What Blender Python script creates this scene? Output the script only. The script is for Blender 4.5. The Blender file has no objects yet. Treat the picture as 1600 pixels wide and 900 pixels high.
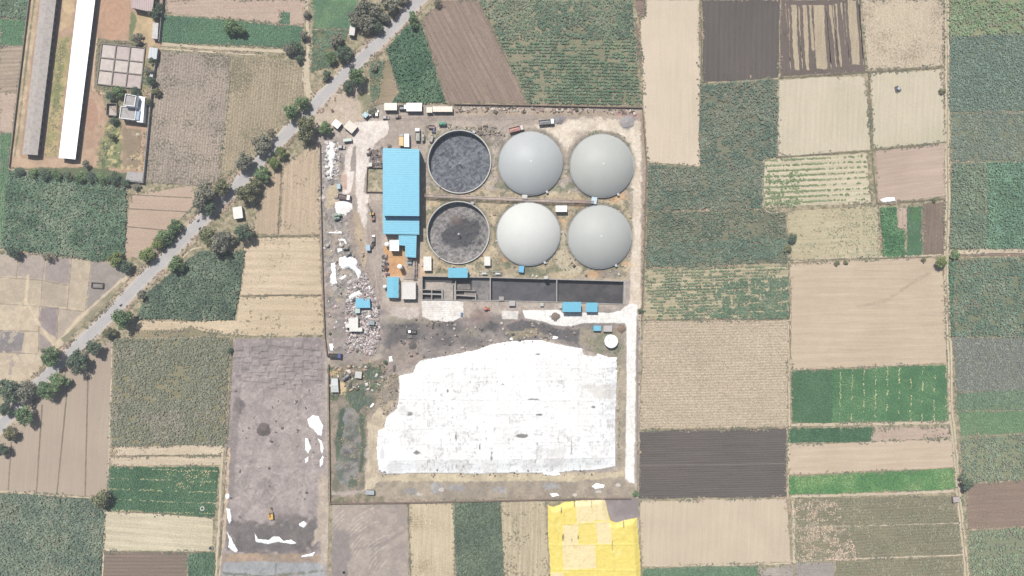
import bpy, bmesh, math, random
import numpy as np
from mathutils import Vector, Matrix

random.seed(7); RNG = np.random.default_rng(7)
S = bpy.context.scene
C = S.collection
PX = 0.36                    # metres on the ground for one photograph pixel
H = 384.0                    # drone height
KEXP = 1.9                   # a white horizontal surface renders this bright

def G(px, py, h=0.0):
    """photograph pixel -> world x, y of a point standing h metres above the ground"""
    k = PX*(H-h)/H
    return ((px-800)*k, (450-py)*k)

def lin(c):
    out = []
    for v in c:
        v = v/255.0
        out.append(v/12.92 if v <= 0.04045 else ((v+0.055)/1.055)**2.4)
    return out

def D(r, g, b, k=None):
    """surface colour (albedo) that photographs as r,g,b in full sun"""
    k = k or KEXP
    return tuple(min(0.85, v/k) for v in lin((r, g, b)))

# ------------------------------------------------------------------ noise in numpy
def _hash(ix, iy, seed):
    n = (ix.astype(np.int64)*374761393 + iy.astype(np.int64)*668265263 + seed*2147483647) & 0xffffffff
    n = ((n ^ (n >> 13))*1274126177) & 0xffffffff
    n = (n ^ (n >> 16)) & 0xffff
    return n/65535.0

def vnoise(X, Y, scale, seed=0):
    x = X/scale; y = Y/scale
    ix = np.floor(x); iy = np.floor(y)
    fx = x-ix; fy = y-iy
    fx = fx*fx*(3-2*fx); fy = fy*fy*(3-2*fy)
    a = _hash(ix, iy, seed); b = _hash(ix+1, iy, seed)
    c = _hash(ix, iy+1, seed); d = _hash(ix+1, iy+1, seed)
    return (a*(1-fx)+b*fx)*(1-fy)+(c*(1-fx)+d*fx)*fy

def fbm(X, Y, scale, seed=0, oct=4, gain=0.55):
    t = 0; a = 1; s = 0
    for i in range(oct):
        t = t + a*vnoise(X, Y, scale/(2**i), seed+i*17); s += a; a *= gain
    return t/s

def inpoly(X, Y, poly):
    r = np.zeros(X.shape, bool); n = len(poly)
    for i in range(n):
        x1, y1 = poly[i]; x2, y2 = poly[(i+1) % n]
        if y1 == y2: continue
        c = ((y1 > Y) != (y2 > Y)) & (X < (x2-x1)*(Y-y1)/(y2-y1)+x1)
        r ^= c
    return r

def segdist(X, Y, pts, closed=False):
    d = np.full(X.shape, 1e9); n = len(pts)
    for i in range(n if closed else n-1):
        x1, y1 = pts[i]; x2, y2 = pts[(i+1) % n]
        dx, dy = x2-x1, y2-y1; L = dx*dx+dy*dy+1e-9
        t = np.clip(((X-x1)*dx+(Y-y1)*dy)/L, 0, 1)
        d = np.minimum(d, np.hypot(X-x1-t*dx, Y-y1-t*dy))
    return d

def sdf(X, Y, poly):
    d = segdist(X, Y, poly, True)
    return np.where(inpoly(X, Y, poly), d, -d)

def sst(a, b, x):
    t = np.clip((x-a)/(b-a), 0, 1)
    return t*t*(3-2*t)

# ------------------------------------------------------------------ objects
def tag(o, label=None, cat=None, group=None, kind=None):
    if label: o['label'] = label
    if cat: o['category'] = cat
    if group: o['group'] = group
    if kind: o['kind'] = kind
    return o

def empty(name, loc, rz=0.0):
    o = bpy.data.objects.new(name, None); C.objects.link(o)
    o.location = loc; o.rotation_euler = (0, 0, rz); o.empty_display_size = 0.5
    return o

def thing(name, label, cat, loc, rz=0.0, group=None):
    return tag(empty(name, loc, rz), label, cat, group)

def link(name, me, m, parent=None):
    o = bpy.data.objects.new(name, me); C.objects.link(o)
    if m is not None and len(me.materials) == 0: me.materials.append(m)
    if parent is not None: o.parent = parent
    return o

def npmesh(name, V, Fq, col=None, smooth=False):
    """V (n,3) float, Fq (m,k) int (all faces have k corners), col (n,3) per vertex"""
    me = bpy.data.meshes.new(name)
    V = np.ascontiguousarray(V, dtype=np.float32); Fq = np.ascontiguousarray(Fq, dtype=np.int32)
    m, k = Fq.shape
    me.vertices.add(len(V)); me.vertices.foreach_set('co', V.ravel())
    me.loops.add(m*k); me.loops.foreach_set('vertex_index', Fq.ravel())
    me.polygons.add(m); me.polygons.foreach_set('loop_start', np.arange(0, m*k, k, dtype=np.int32))
    try: me.polygons.foreach_set('loop_total', np.full(m, k, dtype=np.int32))
    except Exception: pass
    if smooth: me.polygons.foreach_set('use_smooth', np.ones(m, dtype=bool))
    if col is not None:
        at = me.color_attributes.new('Col', 'FLOAT_COLOR', 'POINT')
        c4 = np.ones((len(V), 4), np.float32); c4[:, :3] = col
        at.data.foreach_set('color', c4.ravel())
    me.update(calc_edges=True)
    return me

class MB:
    def __init__(s): s.v = []; s.f = []; s.sm = []
    def add(s, vs, fs, smooth=False):
        b = len(s.v); s.v += [tuple(v) for v in vs]
        s.f += [tuple(b+i for i in f) for f in fs]; s.sm += [smooth]*len(fs); return s
    def box(s, cx, cy, z0, sx, sy, sz, rz=0.0, taper=1.0):
        c, n = math.cos(rz), math.sin(rz); vs = []
        for z, t in ((z0, 1.0), (z0+sz, taper)):
            for a, b in ((-1, -1), (1, -1), (1, 1), (-1, 1)):
                x, y = a*sx/2*t, b*sy/2*t
                vs.append((cx+x*c-y*n, cy+x*n+y*c, z))
        return s.add(vs, [(3, 2, 1, 0), (4, 5, 6, 7), (0, 1, 5, 4), (1, 2, 6, 5), (2, 3, 7, 6), (3, 0, 4, 7)])
    def prism(s, poly, z0, z1):
        if sum(poly[i][0]*poly[(i+1) % len(poly)][1]-poly[(i+1) % len(poly)][0]*poly[i][1] for i in range(len(poly))) < 0: poly = poly[::-1]
        n = len(poly)
        t0 = z0 if isinstance(z0, (list, tuple)) else [z0]*n
        t1 = z1 if isinstance(z1, (list, tuple)) else [z1]*n
        vs = [(p[0], p[1], t0[i]) for i, p in enumerate(poly)]+[(p[0], p[1], t1[i]) for i, p in enumerate(poly)]
        return s.add(vs, [tuple(range(n-1, -1, -1)), tuple(range(n, 2*n))]+[(i, (i+1) % n, n+(i+1) % n, n+i) for i in range(n)])
    def side(s, prof, y0, y1):
        """profile in x,z pulled along y"""
        n = len(prof)
        vs = [(x, y0, z) for x, z in prof]+[(x, y1, z) for x, z in prof]
        return s.add(vs, [tuple(range(n)), tuple(range(2*n-1, n-1, -1))]+[((i+1) % n, i, n+i, n+(i+1) % n) for i in range(n)])
    def cyl(s, x, y, z0, r, h, n=20, r2=None, smooth=True):
        r2 = r if r2 is None else r2
        vs = [(x+r*math.cos(2*math.pi*i/n), y+r*math.sin(2*math.pi*i/n), z0) for i in range(n)]
        vs += [(x+r2*math.cos(2*math.pi*i/n), y+r2*math.sin(2*math.pi*i/n), z0+h) for i in range(n)]
        s.add(vs, [(i, (i+1) % n, n+(i+1) % n, n+i) for i in range(n)], smooth)
        return s.add(vs, [tuple(range(n-1, -1, -1)), tuple(range(n, 2*n))])
    def ring(s, x, y, z0, r0, r1, h, n=64):
        vs = []
        for r, z in ((r0, z0), (r1, z0), (r1, z0+h), (r0, z0+h)):
            vs += [(x+r*math.cos(2*math.pi*i/n), y+r*math.sin(2*math.pi*i/n), z) for i in range(n)]
        fs = []
        for k in range(4):
            for i in range(n):
                j = (i+1) % n; a = k*n; b = ((k+1) % 4)*n
                fs.append((a+i, b+i, b+j, a+j) if False else (a+i, a+j, b+j, b+i))
        return s.add(vs, fs)
    def lathe(s, x, y, prof, n=48, smooth=True):
        """prof list of (r,z) from the rim to the top; r=0 at the end closes it"""
        vs = []; 
        for r, z in prof: vs += [(x+r*math.cos(2*math.pi*i/n), y+r*math.sin(2*math.pi*i/n), z) for i in range(n)]
        fs = [(k*n+i, k*n+(i+1) % n, (k+1)*n+(i+1) % n, (k+1)*n+i) for k in range(len(prof)-1) for i in range(n)]
        return s.add(vs, fs, smooth)
    def tube(s, pts, r, n=6):
        P = [Vector(p) for p in pts]; b = len(s.v); vs = []
        for i, p in enumerate(P):
            t = (P[min(i+1, len(P)-1)]-P[max(i-1, 0)]).normalized()
            u = t.cross(Vector((0, 0, 1)));
            if u.length < 1e-3: u = Vector((1, 0, 0))
            u.normalize(); w = u.cross(t)
            rr = r[i] if isinstance(r, (list, tuple)) else r
            vs += [p+u*rr*math.cos(2*math.pi*k/n)+w*rr*math.sin(2*math.pi*k/n) for k in range(n)]
        fs = [(i*n+k, i*n+(k+1) % n, (i+1)*n+(k+1) % n, (i+1)*n+k) for i in range(len(P)-1) for k in range(n)]
        fs += [tuple(range(n-1, -1, -1)), tuple(range((len(P)-1)*n, len(P)*n))]
        return s.add(vs, fs, True)
    def wheel(s, x, y, z, r, w, n=14):
        """wheel with its axle along y"""
        vs = []
        for yy, rr in ((y-w/2, r*.92), (y-w*.3, r), (y+w*.3, r), (y+w/2, r*.92)):
            vs += [(x+rr*math.cos(2*math.pi*i/n), yy, z+rr*math.sin(2*math.pi*i/n)) for i in range(n)]
        fs = [(k*n+(i+1) % n, k*n+i, (k+1)*n+i, (k+1)*n+(i+1) % n) for k in range(3) for i in range(n)]
        fs += [tuple(range(n)), tuple(range(4*n-1, 3*n-1, -1))]
        return s.add(vs, fs)
    def build(s, name, m, parent=None):
        me = bpy.data.meshes.new(name); me.from_pydata(s.v, [], s.f); me.update()
        me.polygons.foreach_set('use_smooth', np.array(s.sm, dtype=bool))
        return link(name, me, m, parent)

# ------------------------------------------------------------------ materials
MATS = {}
def newmat(name):
    m = bpy.data.materials.new(name); m.use_nodes = True
    nt = m.node_tree; nt.nodes.clear()
    o = nt.nodes.new('ShaderNodeOutputMaterial'); p = nt.nodes.new('ShaderNodeBsdfPrincipled')
    nt.links.new(p.outputs[0], o.inputs[0])
    return m, nt, p
def N(nt, t, **kw):
    n = nt.nodes.new(t)
    for k, v in kw.items():
        if k in n.inputs: n.inputs[k].default_value = v
        else: setattr(n, k, v)
    return n
def L(nt, a, b): nt.links.new(a, b)
def mapr(nt, fac, a, b, lo=0.0, hi=1.0):
    n = N(nt, 'ShaderNodeMapRange'); n.inputs[1].default_value = lo; n.inputs[2].default_value = hi
    n.inputs[3].default_value = a; n.inputs[4].default_value = b; L(nt, fac, n.inputs[0]); return n.outputs[0]
def math_(nt, op, a, b=None):
    n = N(nt, 'ShaderNodeMath', operation=op)
    for i, x in enumerate((a, b)):
        if x is None: continue
        if isinstance(x, (int, float)): n.inputs[i].default_value = x
        else: L(nt, x, n.inputs[i])
    return n.outputs[0]
def mixc(nt, fac, a, b, bt='MIX'):
    n = N(nt, 'ShaderNodeMix', data_type='RGBA', blend_type=bt)
    for i, x in ((0, fac), (6, a), (7, b)):
        if isinstance(x, (int, float)): n.inputs[i].default_value = x
        elif isinstance(x, tuple): n.inputs[i].default_value = (*x[:3], 1)
        else: L(nt, x, n.inputs[i])
    return n.outputs[2]
def scalec(nt, col, fac):
    n = N(nt, 'ShaderNodeVectorMath', operation='SCALE'); L(nt, col, n.inputs[0]); L(nt, fac, n.inputs[3]); return n.outputs[0]
def noise(nt, vec, scale, detail=3.0, rough=0.55, dist=0.0):
    n = N(nt, 'ShaderNodeTexNoise'); n.inputs['Scale'].default_value = scale; n.inputs['Detail'].default_value = detail
    n.inputs['Roughness'].default_value = rough; n.inputs['Distortion'].default_value = dist
    L(nt, vec, n.inputs['Vector']); return n.outputs[0]
def coords(nt, rz=0.0, scale=(1, 1, 1), src='Object'):
    t = N(nt, 'ShaderNodeTexCoord'); m = N(nt, 'ShaderNodeMapping')
    m.inputs['Rotation'].default_value = (0, 0, rz); m.inputs['Scale'].default_value = scale
    L(nt, t.outputs[src], m.inputs['Vector']); return m.outputs[0]

def mat(name, col, rough=0.6, metal=0.0, dirt=0.12, dirtcol=None, corr=0.0, corr_dir=0, spec=0.4, dscale=0.6, bump=0.0):
    """plain surface with stains, optional corrugation (pitch in metres)"""
    key = (name, col, rough, metal, dirt, dirtcol, corr, corr_dir, spec)
    if key in MATS: return MATS[key]
    m, nt, p = newmat(name)
    v = coords(nt)
    n1 = noise(nt, v, dscale, 5.0, 0.65); n2 = noise(nt, v, dscale*7, 3.0, 0.6)
    dc = dirtcol or tuple(c*0.55+0.02 for c in col)
    f = mapr(nt, n1, 0.0, dirt*3, 0.45, 0.75)
    c = mixc(nt, f, tuple(col), dc)
    c = scalec(nt, c, mapr(nt, n2, 1-dirt*0.8, 1+dirt*0.8, 0.25, 0.75))
    if corr:
        w = N(nt, 'ShaderNodeTexWave', wave_type='BANDS', bands_direction='XYZ'[corr_dir]); w.inputs['Scale'].default_value = 0.314/corr
        L(nt, v, w.inputs['Vector'])
        b = N(nt, 'ShaderNodeBump'); b.inputs['Strength'].default_value = 0.6; b.inputs['Distance'].default_value = 0.05
        L(nt, w.outputs['Fac'], b.inputs['Height']); L(nt, b.outputs[0], p.inputs['Normal'])
        c = scalec(nt, c, mapr(nt, w.outputs['Fac'], 0.96, 1.03))
    elif bump:
        b = N(nt, 'ShaderNodeBump'); b.inputs['Strength'].default_value = 0.7; b.inputs['Distance'].default_value = bump
        L(nt, n2, b.inputs['Height']); L(nt, b.outputs[0], p.inputs['Normal'])
    L(nt, c, p.inputs['Base Color'])
    p.inputs['Roughness'].default_value = rough; p.inputs['Metallic'].default_value = metal
    p.inputs['Specular IOR Level'].default_value = spec
    MATS[key] = m
    return m

def attrmat(name, fine=2.2, amt=0.18, bump=0.15, rough=0.95, fine2=7.0, amt2=0.1, spec=0.15):
    """colour from the mesh, broken up by procedural grain"""
    if name in MATS: return MATS[name]
    m, nt, p = newmat(name)
    a = N(nt, 'ShaderNodeVertexColor', layer_name='Col'); v = coords(nt)
    n1 = noise(nt, v, fine, 4.0, 0.65); n2 = noise(nt, v, fine2, 2.0, 0.6)
    f = math_(nt, 'MULTIPLY', mapr(nt, n1, 1-amt, 1+amt, 0.3, 0.7), mapr(nt, n2, 1-amt2, 1+amt2, 0.3, 0.7))
    L(nt, scalec(nt, a.outputs[0], f), p.inputs['Base Color'])
    if bump:
        b = N(nt, 'ShaderNodeBump'); b.inputs['Strength'].default_value = 0.8; b.inputs['Distance'].default_value = bump
        L(nt, n1, b.inputs['Height']); L(nt, b.outputs[0], p.inputs['Normal'])
    p.inputs['Roughness'].default_value = rough; p.inputs['Specular IOR Level'].default_value = spec
    MATS[name] = m
    return m

def leafmat(name, trans=0.15):
    if name in MATS: return MATS[name]
    m, nt, p = newmat(name)
    a = N(nt, 'ShaderNodeVertexColor', layer_name='Col')
    L(nt, a.outputs[0], p.inputs['Base Color']); p.inputs['Roughness'].default_value = 0.75
    p.inputs['Specular IOR Level'].default_value = 0.2
    MATS[name] = m
    return m

def fieldmat(name, A, B, ang=0.0, row=0.0, rowamt=0.0, streak=0.12, fine=1.2, fineamt=0.2, big=0.03,
             speck=None, spk=0.0, spks=0.8, strips=None, seed=0.0):
    """soil or stubble: two soils in large clouds, tillage streaks and rows along 'ang', grain and specks"""
    m, nt, p = newmat(name)
    a = math.radians(ang)
    if row >= 3 and rowamt <= .03: rowamt *= .35
    v0 = coords(nt); v = coords(nt, -a)
    off = N(nt, 'ShaderNodeVectorMath', operation='ADD'); off.inputs[1].default_value = (seed*13.7, seed*7.1, seed); L(nt, v0, off.inputs[0]); v0 = off.outputs[0]
    nb = noise(nt, v0, big, 5.0, 0.6, 0.4)
    c = mixc(nt, mapr(nt, nb, 0, 1, 0.36, 0.64), A, B)
    st = N(nt, 'ShaderNodeMapping'); st.inputs['Scale'].default_value = (0.035, 0.9, 1.0); st.inputs['Rotation'].default_value = (0, 0, -a)
    st.vector_type = 'TEXTURE' if False else 'POINT'
    rot = coords(nt, -a); st.inputs['Rotation'].default_value = (0, 0, 0); L(nt, rot, st.inputs['Vector'])
    ns = noise(nt, st.outputs[0], 1.0, 4.0, 0.65)
    f = mapr(nt, ns, 1-streak, 1+streak, 0.3, 0.7)
    nf = noise(nt, v0, fine, 4.0, 0.7)
    f = math_(nt, 'MULTIPLY', f, mapr(nt, nf, 1-fineamt, 1+fineamt, 0.3, 0.7))
    h = nf
    if row:
        w = N(nt, 'ShaderNodeTexWave', wave_type='BANDS', bands_direction='Y'); w.inputs['Scale'].default_value = 0.314/row
        w.inputs['Distortion'].default_value = 1.2; w.inputs['Detail'].default_value = 2.0; w.inputs['Detail Scale'].default_value = 0.6
        L(nt, rot, w.inputs['Vector'])
        f = math_(nt, 'MULTIPLY', f, mapr(nt, w.outputs['Fac'], 1-rowamt, 1+rowamt))
        h = math_(nt, 'ADD', nf, w.outputs['Fac'])
    c = scalec(nt, c, f)
    if speck:
        sn = noise(nt, v0, spks, 3.0, 0.65)
        mod = mapr(nt, noise(nt, v0, 0.05, 3.0, 0.6), 0.12, -0.12, 0.35, 0.65)
        sn = math_(nt, 'SUBTRACT', sn, mod)
        c = mixc(nt, mapr(nt, sn, 0, 1, 0.66-spk*0.3, 0.72-spk*0.3), c, speck)
    L(nt, c, p.inputs['Base Color'])
    b = N(nt, 'ShaderNodeBump'); b.inputs['Strength'].default_value = 0.6; b.inputs['Distance'].default_value = 0.12
    L(nt, h, b.inputs['Height']); L(nt, b.outputs[0], p.inputs['Normal'])
    p.inputs['Roughness'].default_value = 0.95; p.inputs['Specular IOR Level'].default_value = 0.1
    return m

# pits in the ground: two open tanks (photograph pixels, radius in metres) and the lagoon
HR_ = 1.2
PITS = [(*G(717.8, 252.5, HR_), 49.8*PX-.45), (*G(715.8, 363.2, HR_), 49.2*PX-.45)]
LPIT = [G(659.5, 431.5, .6), G(766, 433.5, .6), G(870, 436.5, .6), G(976.5, 439.5, .6), G(975.5, 475.5, .6), G(870, 472, .6), G(766, 469.5, .6), G(659.5, 468.5, .6)]
def firm(x, y):
    """true where a world point is on firm ground, not over a pit"""
    k = ~inpoly(x, y, LPIT)
    for a, b, r in PITS: k &= np.hypot(x-a, y-b) > r
    return k

# ------------------------------------------------------------------ camera, sun, sky
cam = bpy.data.cameras.new('camera'); co = bpy.data.objects.new('camera', cam); C.objects.link(co)
cam.lens = 24.0; cam.sensor_width = 36.0; cam.clip_start = 1.0; cam.clip_end = 20000.0
co.location = (0, 0, H); co.rotation_euler = (0, 0, 0); S.camera = co
EL = math.radians(58); AZ = math.radians(-22.3)           # sun north-north-west, high
sd = Vector((math.sin(AZ)*math.cos(EL), math.cos(AZ)*math.cos(EL), math.sin(EL)))
sl = bpy.data.lights.new('sun', 'SUN'); so = bpy.data.objects.new('sun', sl); C.objects.link(so)
sl.energy = 4.7; sl.angle = math.radians(0.55); sl.color = (1.0, 0.98, 0.945)
so.rotation_euler = sd.to_track_quat('Z', 'Y').to_euler(); so.location = (0, 0, 500)
w = bpy.data.worlds.new('World'); S.world = w; w.use_nodes = True
nt = w.node_tree; nt.nodes.clear()
wo = nt.nodes.new('ShaderNodeOutputWorld'); bg = nt.nodes.new('ShaderNodeBackground'); sk = nt.nodes.new('ShaderNodeTexSky')
sk.sky_type = 'NISHITA'; sk.sun_disc = False; sk.sun_elevation = EL; sk.sun_rotation = AZ % (2*math.pi)
sk.dust_density = 2.5; sk.air_density = 1.0
bg.inputs[1].default_value = 0.06
nt.links.new(sk.outputs[0], bg.inputs[0]); nt.links.new(bg.outputs[0], wo.inputs[0])
S.view_settings.view_transform = 'Standard'; S.view_settings.look = 'None'
S.view_settings.exposure = 0.57; S.view_settings.gamma = 1.0
S.render.engine = 'CYCLES'
S.cycles.transparent_max_bounces = 12
# ------------------------------------------------------------------ the ground and its fields
def edge_jitter(poly, step=1.6, amp=0.35, seed=0):
    out = []; r = random.Random(seed); n = len(poly)
    for i in range(n):
        a = poly[i]; b = poly[(i+1) % n]; l = math.hypot(b[0]-a[0], b[1]-a[1]); k = max(1, int(l/step))
        nx, ny = (-(b[1]-a[1])/(l+1e-6), (b[0]-a[0])/(l+1e-6)); ph = r.random()*100
        for j in range(k):
            t = j/k; d = 0 if j == 0 else amp*(math.sin(ph+j*0.21)*0.7+r.uniform(-1, 1)*0.6)
            out.append((a[0]+(b[0]-a[0])*t+nx*d, a[1]+(b[1]-a[1])*t+ny*d))
    return out

ZL = [0]
def sheet(name, polypx, m, z=None, amp=0.35):
    if z is None:
        ZL[0] = (ZL[0]+1) % 12; z = 0.03+0.004*ZL[0]
    poly = edge_jitter([G(*p) for p in polypx], 1.6, amp, int(abs(polypx[0][0])*7+abs(polypx[0][1])))
    me = bpy.data.meshes.new(name); me.from_pydata([(x, y, z) for x, y in poly], [], [tuple(range(len(poly)))]); me.update()
    if me.polygons[0].normal.z < 0: me.flip_normals()
    return tag(link(name, me, m), kind='structure')

RB = [0]
def ribbon(name, pts, wpx, m, z, amp=0.25):
    """a strip of ground along a line of photograph pixels"""
    P = []; RB[0] += 1; z = z+0.002*RB[0]
    for i in range(len(pts)-1):
        a, b = pts[i], pts[i+1]; l = math.hypot(b[0]-a[0], b[1]-a[1]); k = max(1, int(l/5))
        P += [(a[0]+(b[0]-a[0])*j/k, a[1]+(b[1]-a[1])*j/k) for j in range(k)]
    P.append(pts[-1]); W = [G(*p) for p in P]; vs = []; r = random.Random(int(pts[0][0]*3+pts[0][1]))
    for i, p in enumerate(W):
        q0, q1 = W[max(i-1, 0)], W[min(i+1, len(W)-1)]; tx, ty = q1[0]-q0[0], q1[1]-q0[1]; l = math.hypot(tx, ty)+1e-6
        hw = wpx*PX/2
        for s in (-1, 1):
            d = s*hw+r.uniform(-amp, amp)
            vs.append((p[0]-ty/l*d, p[1]+tx/l*d, z))
    fs = [(2*i, 2*i+2, 2*i+3, 2*i+1) for i in range(len(W)-1)]
    me = bpy.data.meshes.new(name); me.from_pydata(vs, [], fs); me.update()
    if me.polygons[0].normal.z < 0: me.flip_normals()
    return tag(link(name, me, m), kind='structure')

# the one ground sheet: grassy bund soil near the site, a patchwork of farmland beyond it
m, nt, p = newmat('ground')
v = coords(nt)
c1 = mixc(nt, mapr(nt, noise(nt, v, 0.35, 5, 0.65), 0, 1, 0.38, 0.62), D(196, 180, 152), D(132, 128, 100))
c1 = scalec(nt, c1, mapr(nt, noise(nt, v, 1.7, 4, 0.7), 0.75, 1.2, 0.3, 0.7))
vo = N(nt, 'ShaderNodeTexVoronoi', distance='CHEBYCHEV'); vo.inputs['Scale'].default_value = 1/62.0; vo.inputs['Randomness'].default_value = 0.75
L(nt, v, vo.inputs['Vector'])
sep = N(nt, 'ShaderNodeSeparateColor'); L(nt, vo.outputs['Color'], sep.inputs[0])
rp = N(nt, 'ShaderNodeValToRGB'); rp.color_ramp.interpolation = 'CONSTANT'
e = rp.color_ramp.elements; e[0].color = (*D(100, 120, 90), 1); e[1].position = 0.25; e[1].color = (*D(214, 198, 170), 1)
for pos, cc in ((0.42, D(85, 118, 92)), (0.58, D(186, 168, 146)), (0.74, D(112, 104, 98)), (0.84, D(124, 130, 104))):
    q = e.new(pos); q.color = (*cc, 1)
L(nt, sep.outputs[0], rp.inputs[0])
c2 = scalec(nt, rp.outputs[0], mapr(nt, noise(nt, v, 0.8, 4, 0.7), 0.8, 1.2, 0.3, 0.7))
sx = N(nt, 'ShaderNodeSeparateXYZ'); L(nt, v, sx.inputs[0])
ox = math_(nt, 'GREATER_THAN', math_(nt, 'ABSOLUTE', sx.outputs[0]), 296.0); oy = math_(nt, 'GREATER_THAN', math_(nt, 'ABSOLUTE', sx.outputs[1]), 170.0)
L(nt, mixc(nt, math_(nt, 'MAXIMUM', ox, oy), c1, c2), p.inputs['Base Color']); p.inputs['Roughness'].default_value = 0.95
p.inputs['Specular IOR Level'].default_value = 0.1
from mathutils.geometry import tessellate_polygon
loops = [[(-6000, -6000), (6000, -6000), (6000, 6000), (-6000, 6000)]]+[[(a+r*math.cos(t), b+r*math.sin(t)) for t in [-2*math.pi*i/64 for i in range(64)]] for a, b, r in PITS]+[LPIT]
flat = [q for l in loops for q in l]
tri = tessellate_polygon([[Vector((q[0], q[1], 0)) for q in l] for l in loops])
g = MB(); g.add([(q[0], q[1], 0) for q in flat], [t if (Vector(flat[t[1]])-Vector(flat[t[0]])).cross(Vector(flat[t[2]])-Vector(flat[t[0]])) > 0 else t[::-1] for t in tri])
tag(g.build('ground', m), kind='structure')

# crops: tufts of real leaves over the soil
CROP = leafmat('crop_leaf')
def crop(name, polypx, cols, sp=(1.0, 0.9), ang=0.0, size=0.7, h=0.9, gaps=0.0, gapscale=6.0, seed=1, jit=0.35, lv=4, keep=None, var=0.3, patch=9.0, dry=0.0, at=None):
    """rows of leafy tufts inside a polygon of photograph pixels; cols = greens that mix in clouds"""
    rg = np.random.default_rng(seed)
    poly = [G(*q) for q in polypx]; X = np.array([q[0] for q in poly]); Y = np.array([q[1] for q in poly])
    cx, cy = X.mean(), Y.mean(); R = max(np.hypot(X-cx, Y-cy))+2
    u = np.arange(-R, R, sp[0]); vv = np.arange(-R, R, sp[1]); U, V = np.meshgrid(u, vv)
    U = U+rg.uniform(-jit, jit, U.shape)*sp[0]*1.3; V = V+rg.uniform(-jit, jit, V.shape)*sp[1]
    a = math.radians(ang); x = (cx+U*math.cos(a)-V*math.sin(a)).ravel(); y = (cy+U*math.sin(a)+V*math.cos(a)).ravel()
    k = inpoly(x, y, edge_jitter(poly, 1.6, 0.55, seed)) & (np.abs(x) < 292) & (np.abs(y) < 168)
    k &= firm(x, y); x, y = x[k], y[k]
    if at is not None: x, y = at
    if gaps > 0:
        n = 0.34*fbm(x, y, gapscale*1.6, seed+5, 3)+0.66*fbm(x*0.6, y, 2.0, seed+6, 2); n2 = rg.uniform(-0.06, 0.06, x.shape)
        q = np.quantile(n, min(gaps, 0.98)); k = n+n2 > q; x, y = x[k], y[k]
    if keep is not None:
        k = keep(x/PX+800, 450-y/PX) > rg.uniform(0, 1, x.shape); x, y = x[k], y[k]
    n = len(x)
    if n == 0: return None
    ph = rg.uniform(0, 2*np.pi, n); sz = size*rg.uniform(0.65, 1.35, n); hh = h*rg.uniform(0.6, 1.3, n)*(0.7+0.6*fbm(x, y, 3.5, seed+3, 2))
    Vt = np.zeros((n, lv, 4, 3), np.float32)
    for l in range(lv):
        t = ph+2*np.pi*l/lv+rg.uniform(-0.5, 0.5, n); r = sz*rg.uniform(0.75, 1.2, n)
        c, s = np.cos(t), np.sin(t); wd = r*0.42; mid = r*0.5; hz = hh*rg.uniform(0.75, 1.1, n)
        Vt[:, l, 0] = np.stack([x, y, 0.06+hz*0.35], 1)
        Vt[:, l, 1] = np.stack([x+c*mid-s*wd, y+s*mid+c*wd, hz], 1)
        Vt[:, l, 2] = np.stack([x+c*r, y+s*r, 0.06+hz*0.45], 1)
        Vt[:, l, 3] = np.stack([x+c*mid+s*wd, y+s*mid-c*wd, hz*0.96], 1)
    cl = np.array(cols, np.float32); f = fbm(x, y, patch, seed+9, 3); f = np.clip((f-0.32)/0.36, 0, 0.999)*(len(cols)-1)
    i = np.floor(f).astype(int); fr = (f-i)[:, None]
    col = cl[i]*(1-fr)+cl[np.minimum(i+1, len(cols)-1)]*fr
    col = col*(1+rg.uniform(-var, var, (n, 1)))*np.array([1.66, 1.42, 1.8], np.float32)
    if dry > 0:
        f2 = fbm(x, y, 1.5, seed+21, 2)+fbm(x, y, 16, seed+22, 3)*0.35; dm = sst(np.quantile(f2, 1-dry), np.quantile(f2, 1-dry*0.35)+1e-4, f2)[:, None]
        col = col*(1-dm)+np.array(D(152, 154, 132), np.float32)*dm*rg.uniform(.75, 1.15, (n, 1))
    col = np.repeat(col, lv*4, axis=0)
    me = npmesh(name, Vt.reshape(-1, 3), np.arange(n*lv*4).reshape(-1, 4), col)
    return tag(link(name, me, CROP), kind='stuff')

# soils and stubbles (colours as they photograph in the sun)
SAND = (D(222, 205, 182), D(213, 197, 174)); TAN = (D(206, 186, 162), D(196, 176, 152)); PINK = (D(200, 178, 160), D(192, 170, 152))
CREAM = (D(220, 208, 182), D(208, 198, 170)); DARK = (D(108, 99, 93), D(101, 93, 88)); BROWN = (D(148, 128, 114), D(136, 118, 106))
STUB = (D(178, 160, 140), D(166, 150, 132)); OLIVE = (D(140, 138, 108), D(126, 128, 100)); SOILG = (D(150, 144, 118), D(136, 134, 108))
_fi = [0]; EDGES = []
def field(poly, cols, name='field', amp=0.35, **kw):
    _fi[0] += 1; EDGES.append(poly)
    return sheet(name, poly, fieldmat('field_soil', cols[0], cols[1], seed=_fi[0], **kw), amp=amp)

gA, gB, gC = D(74, 104, 72), D(92, 122, 88), D(112, 134, 100)          # cane greens
lA, lB, lC = D(70, 106, 74), D(84, 119, 84), D(104, 136, 92)           # lush greens
dA, dB = D(84, 104, 90), D(100, 118, 100)                              # bluish dull greens
yA, yB = D(176, 168, 124), D(150, 148, 108)                            # drying leaves

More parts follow.
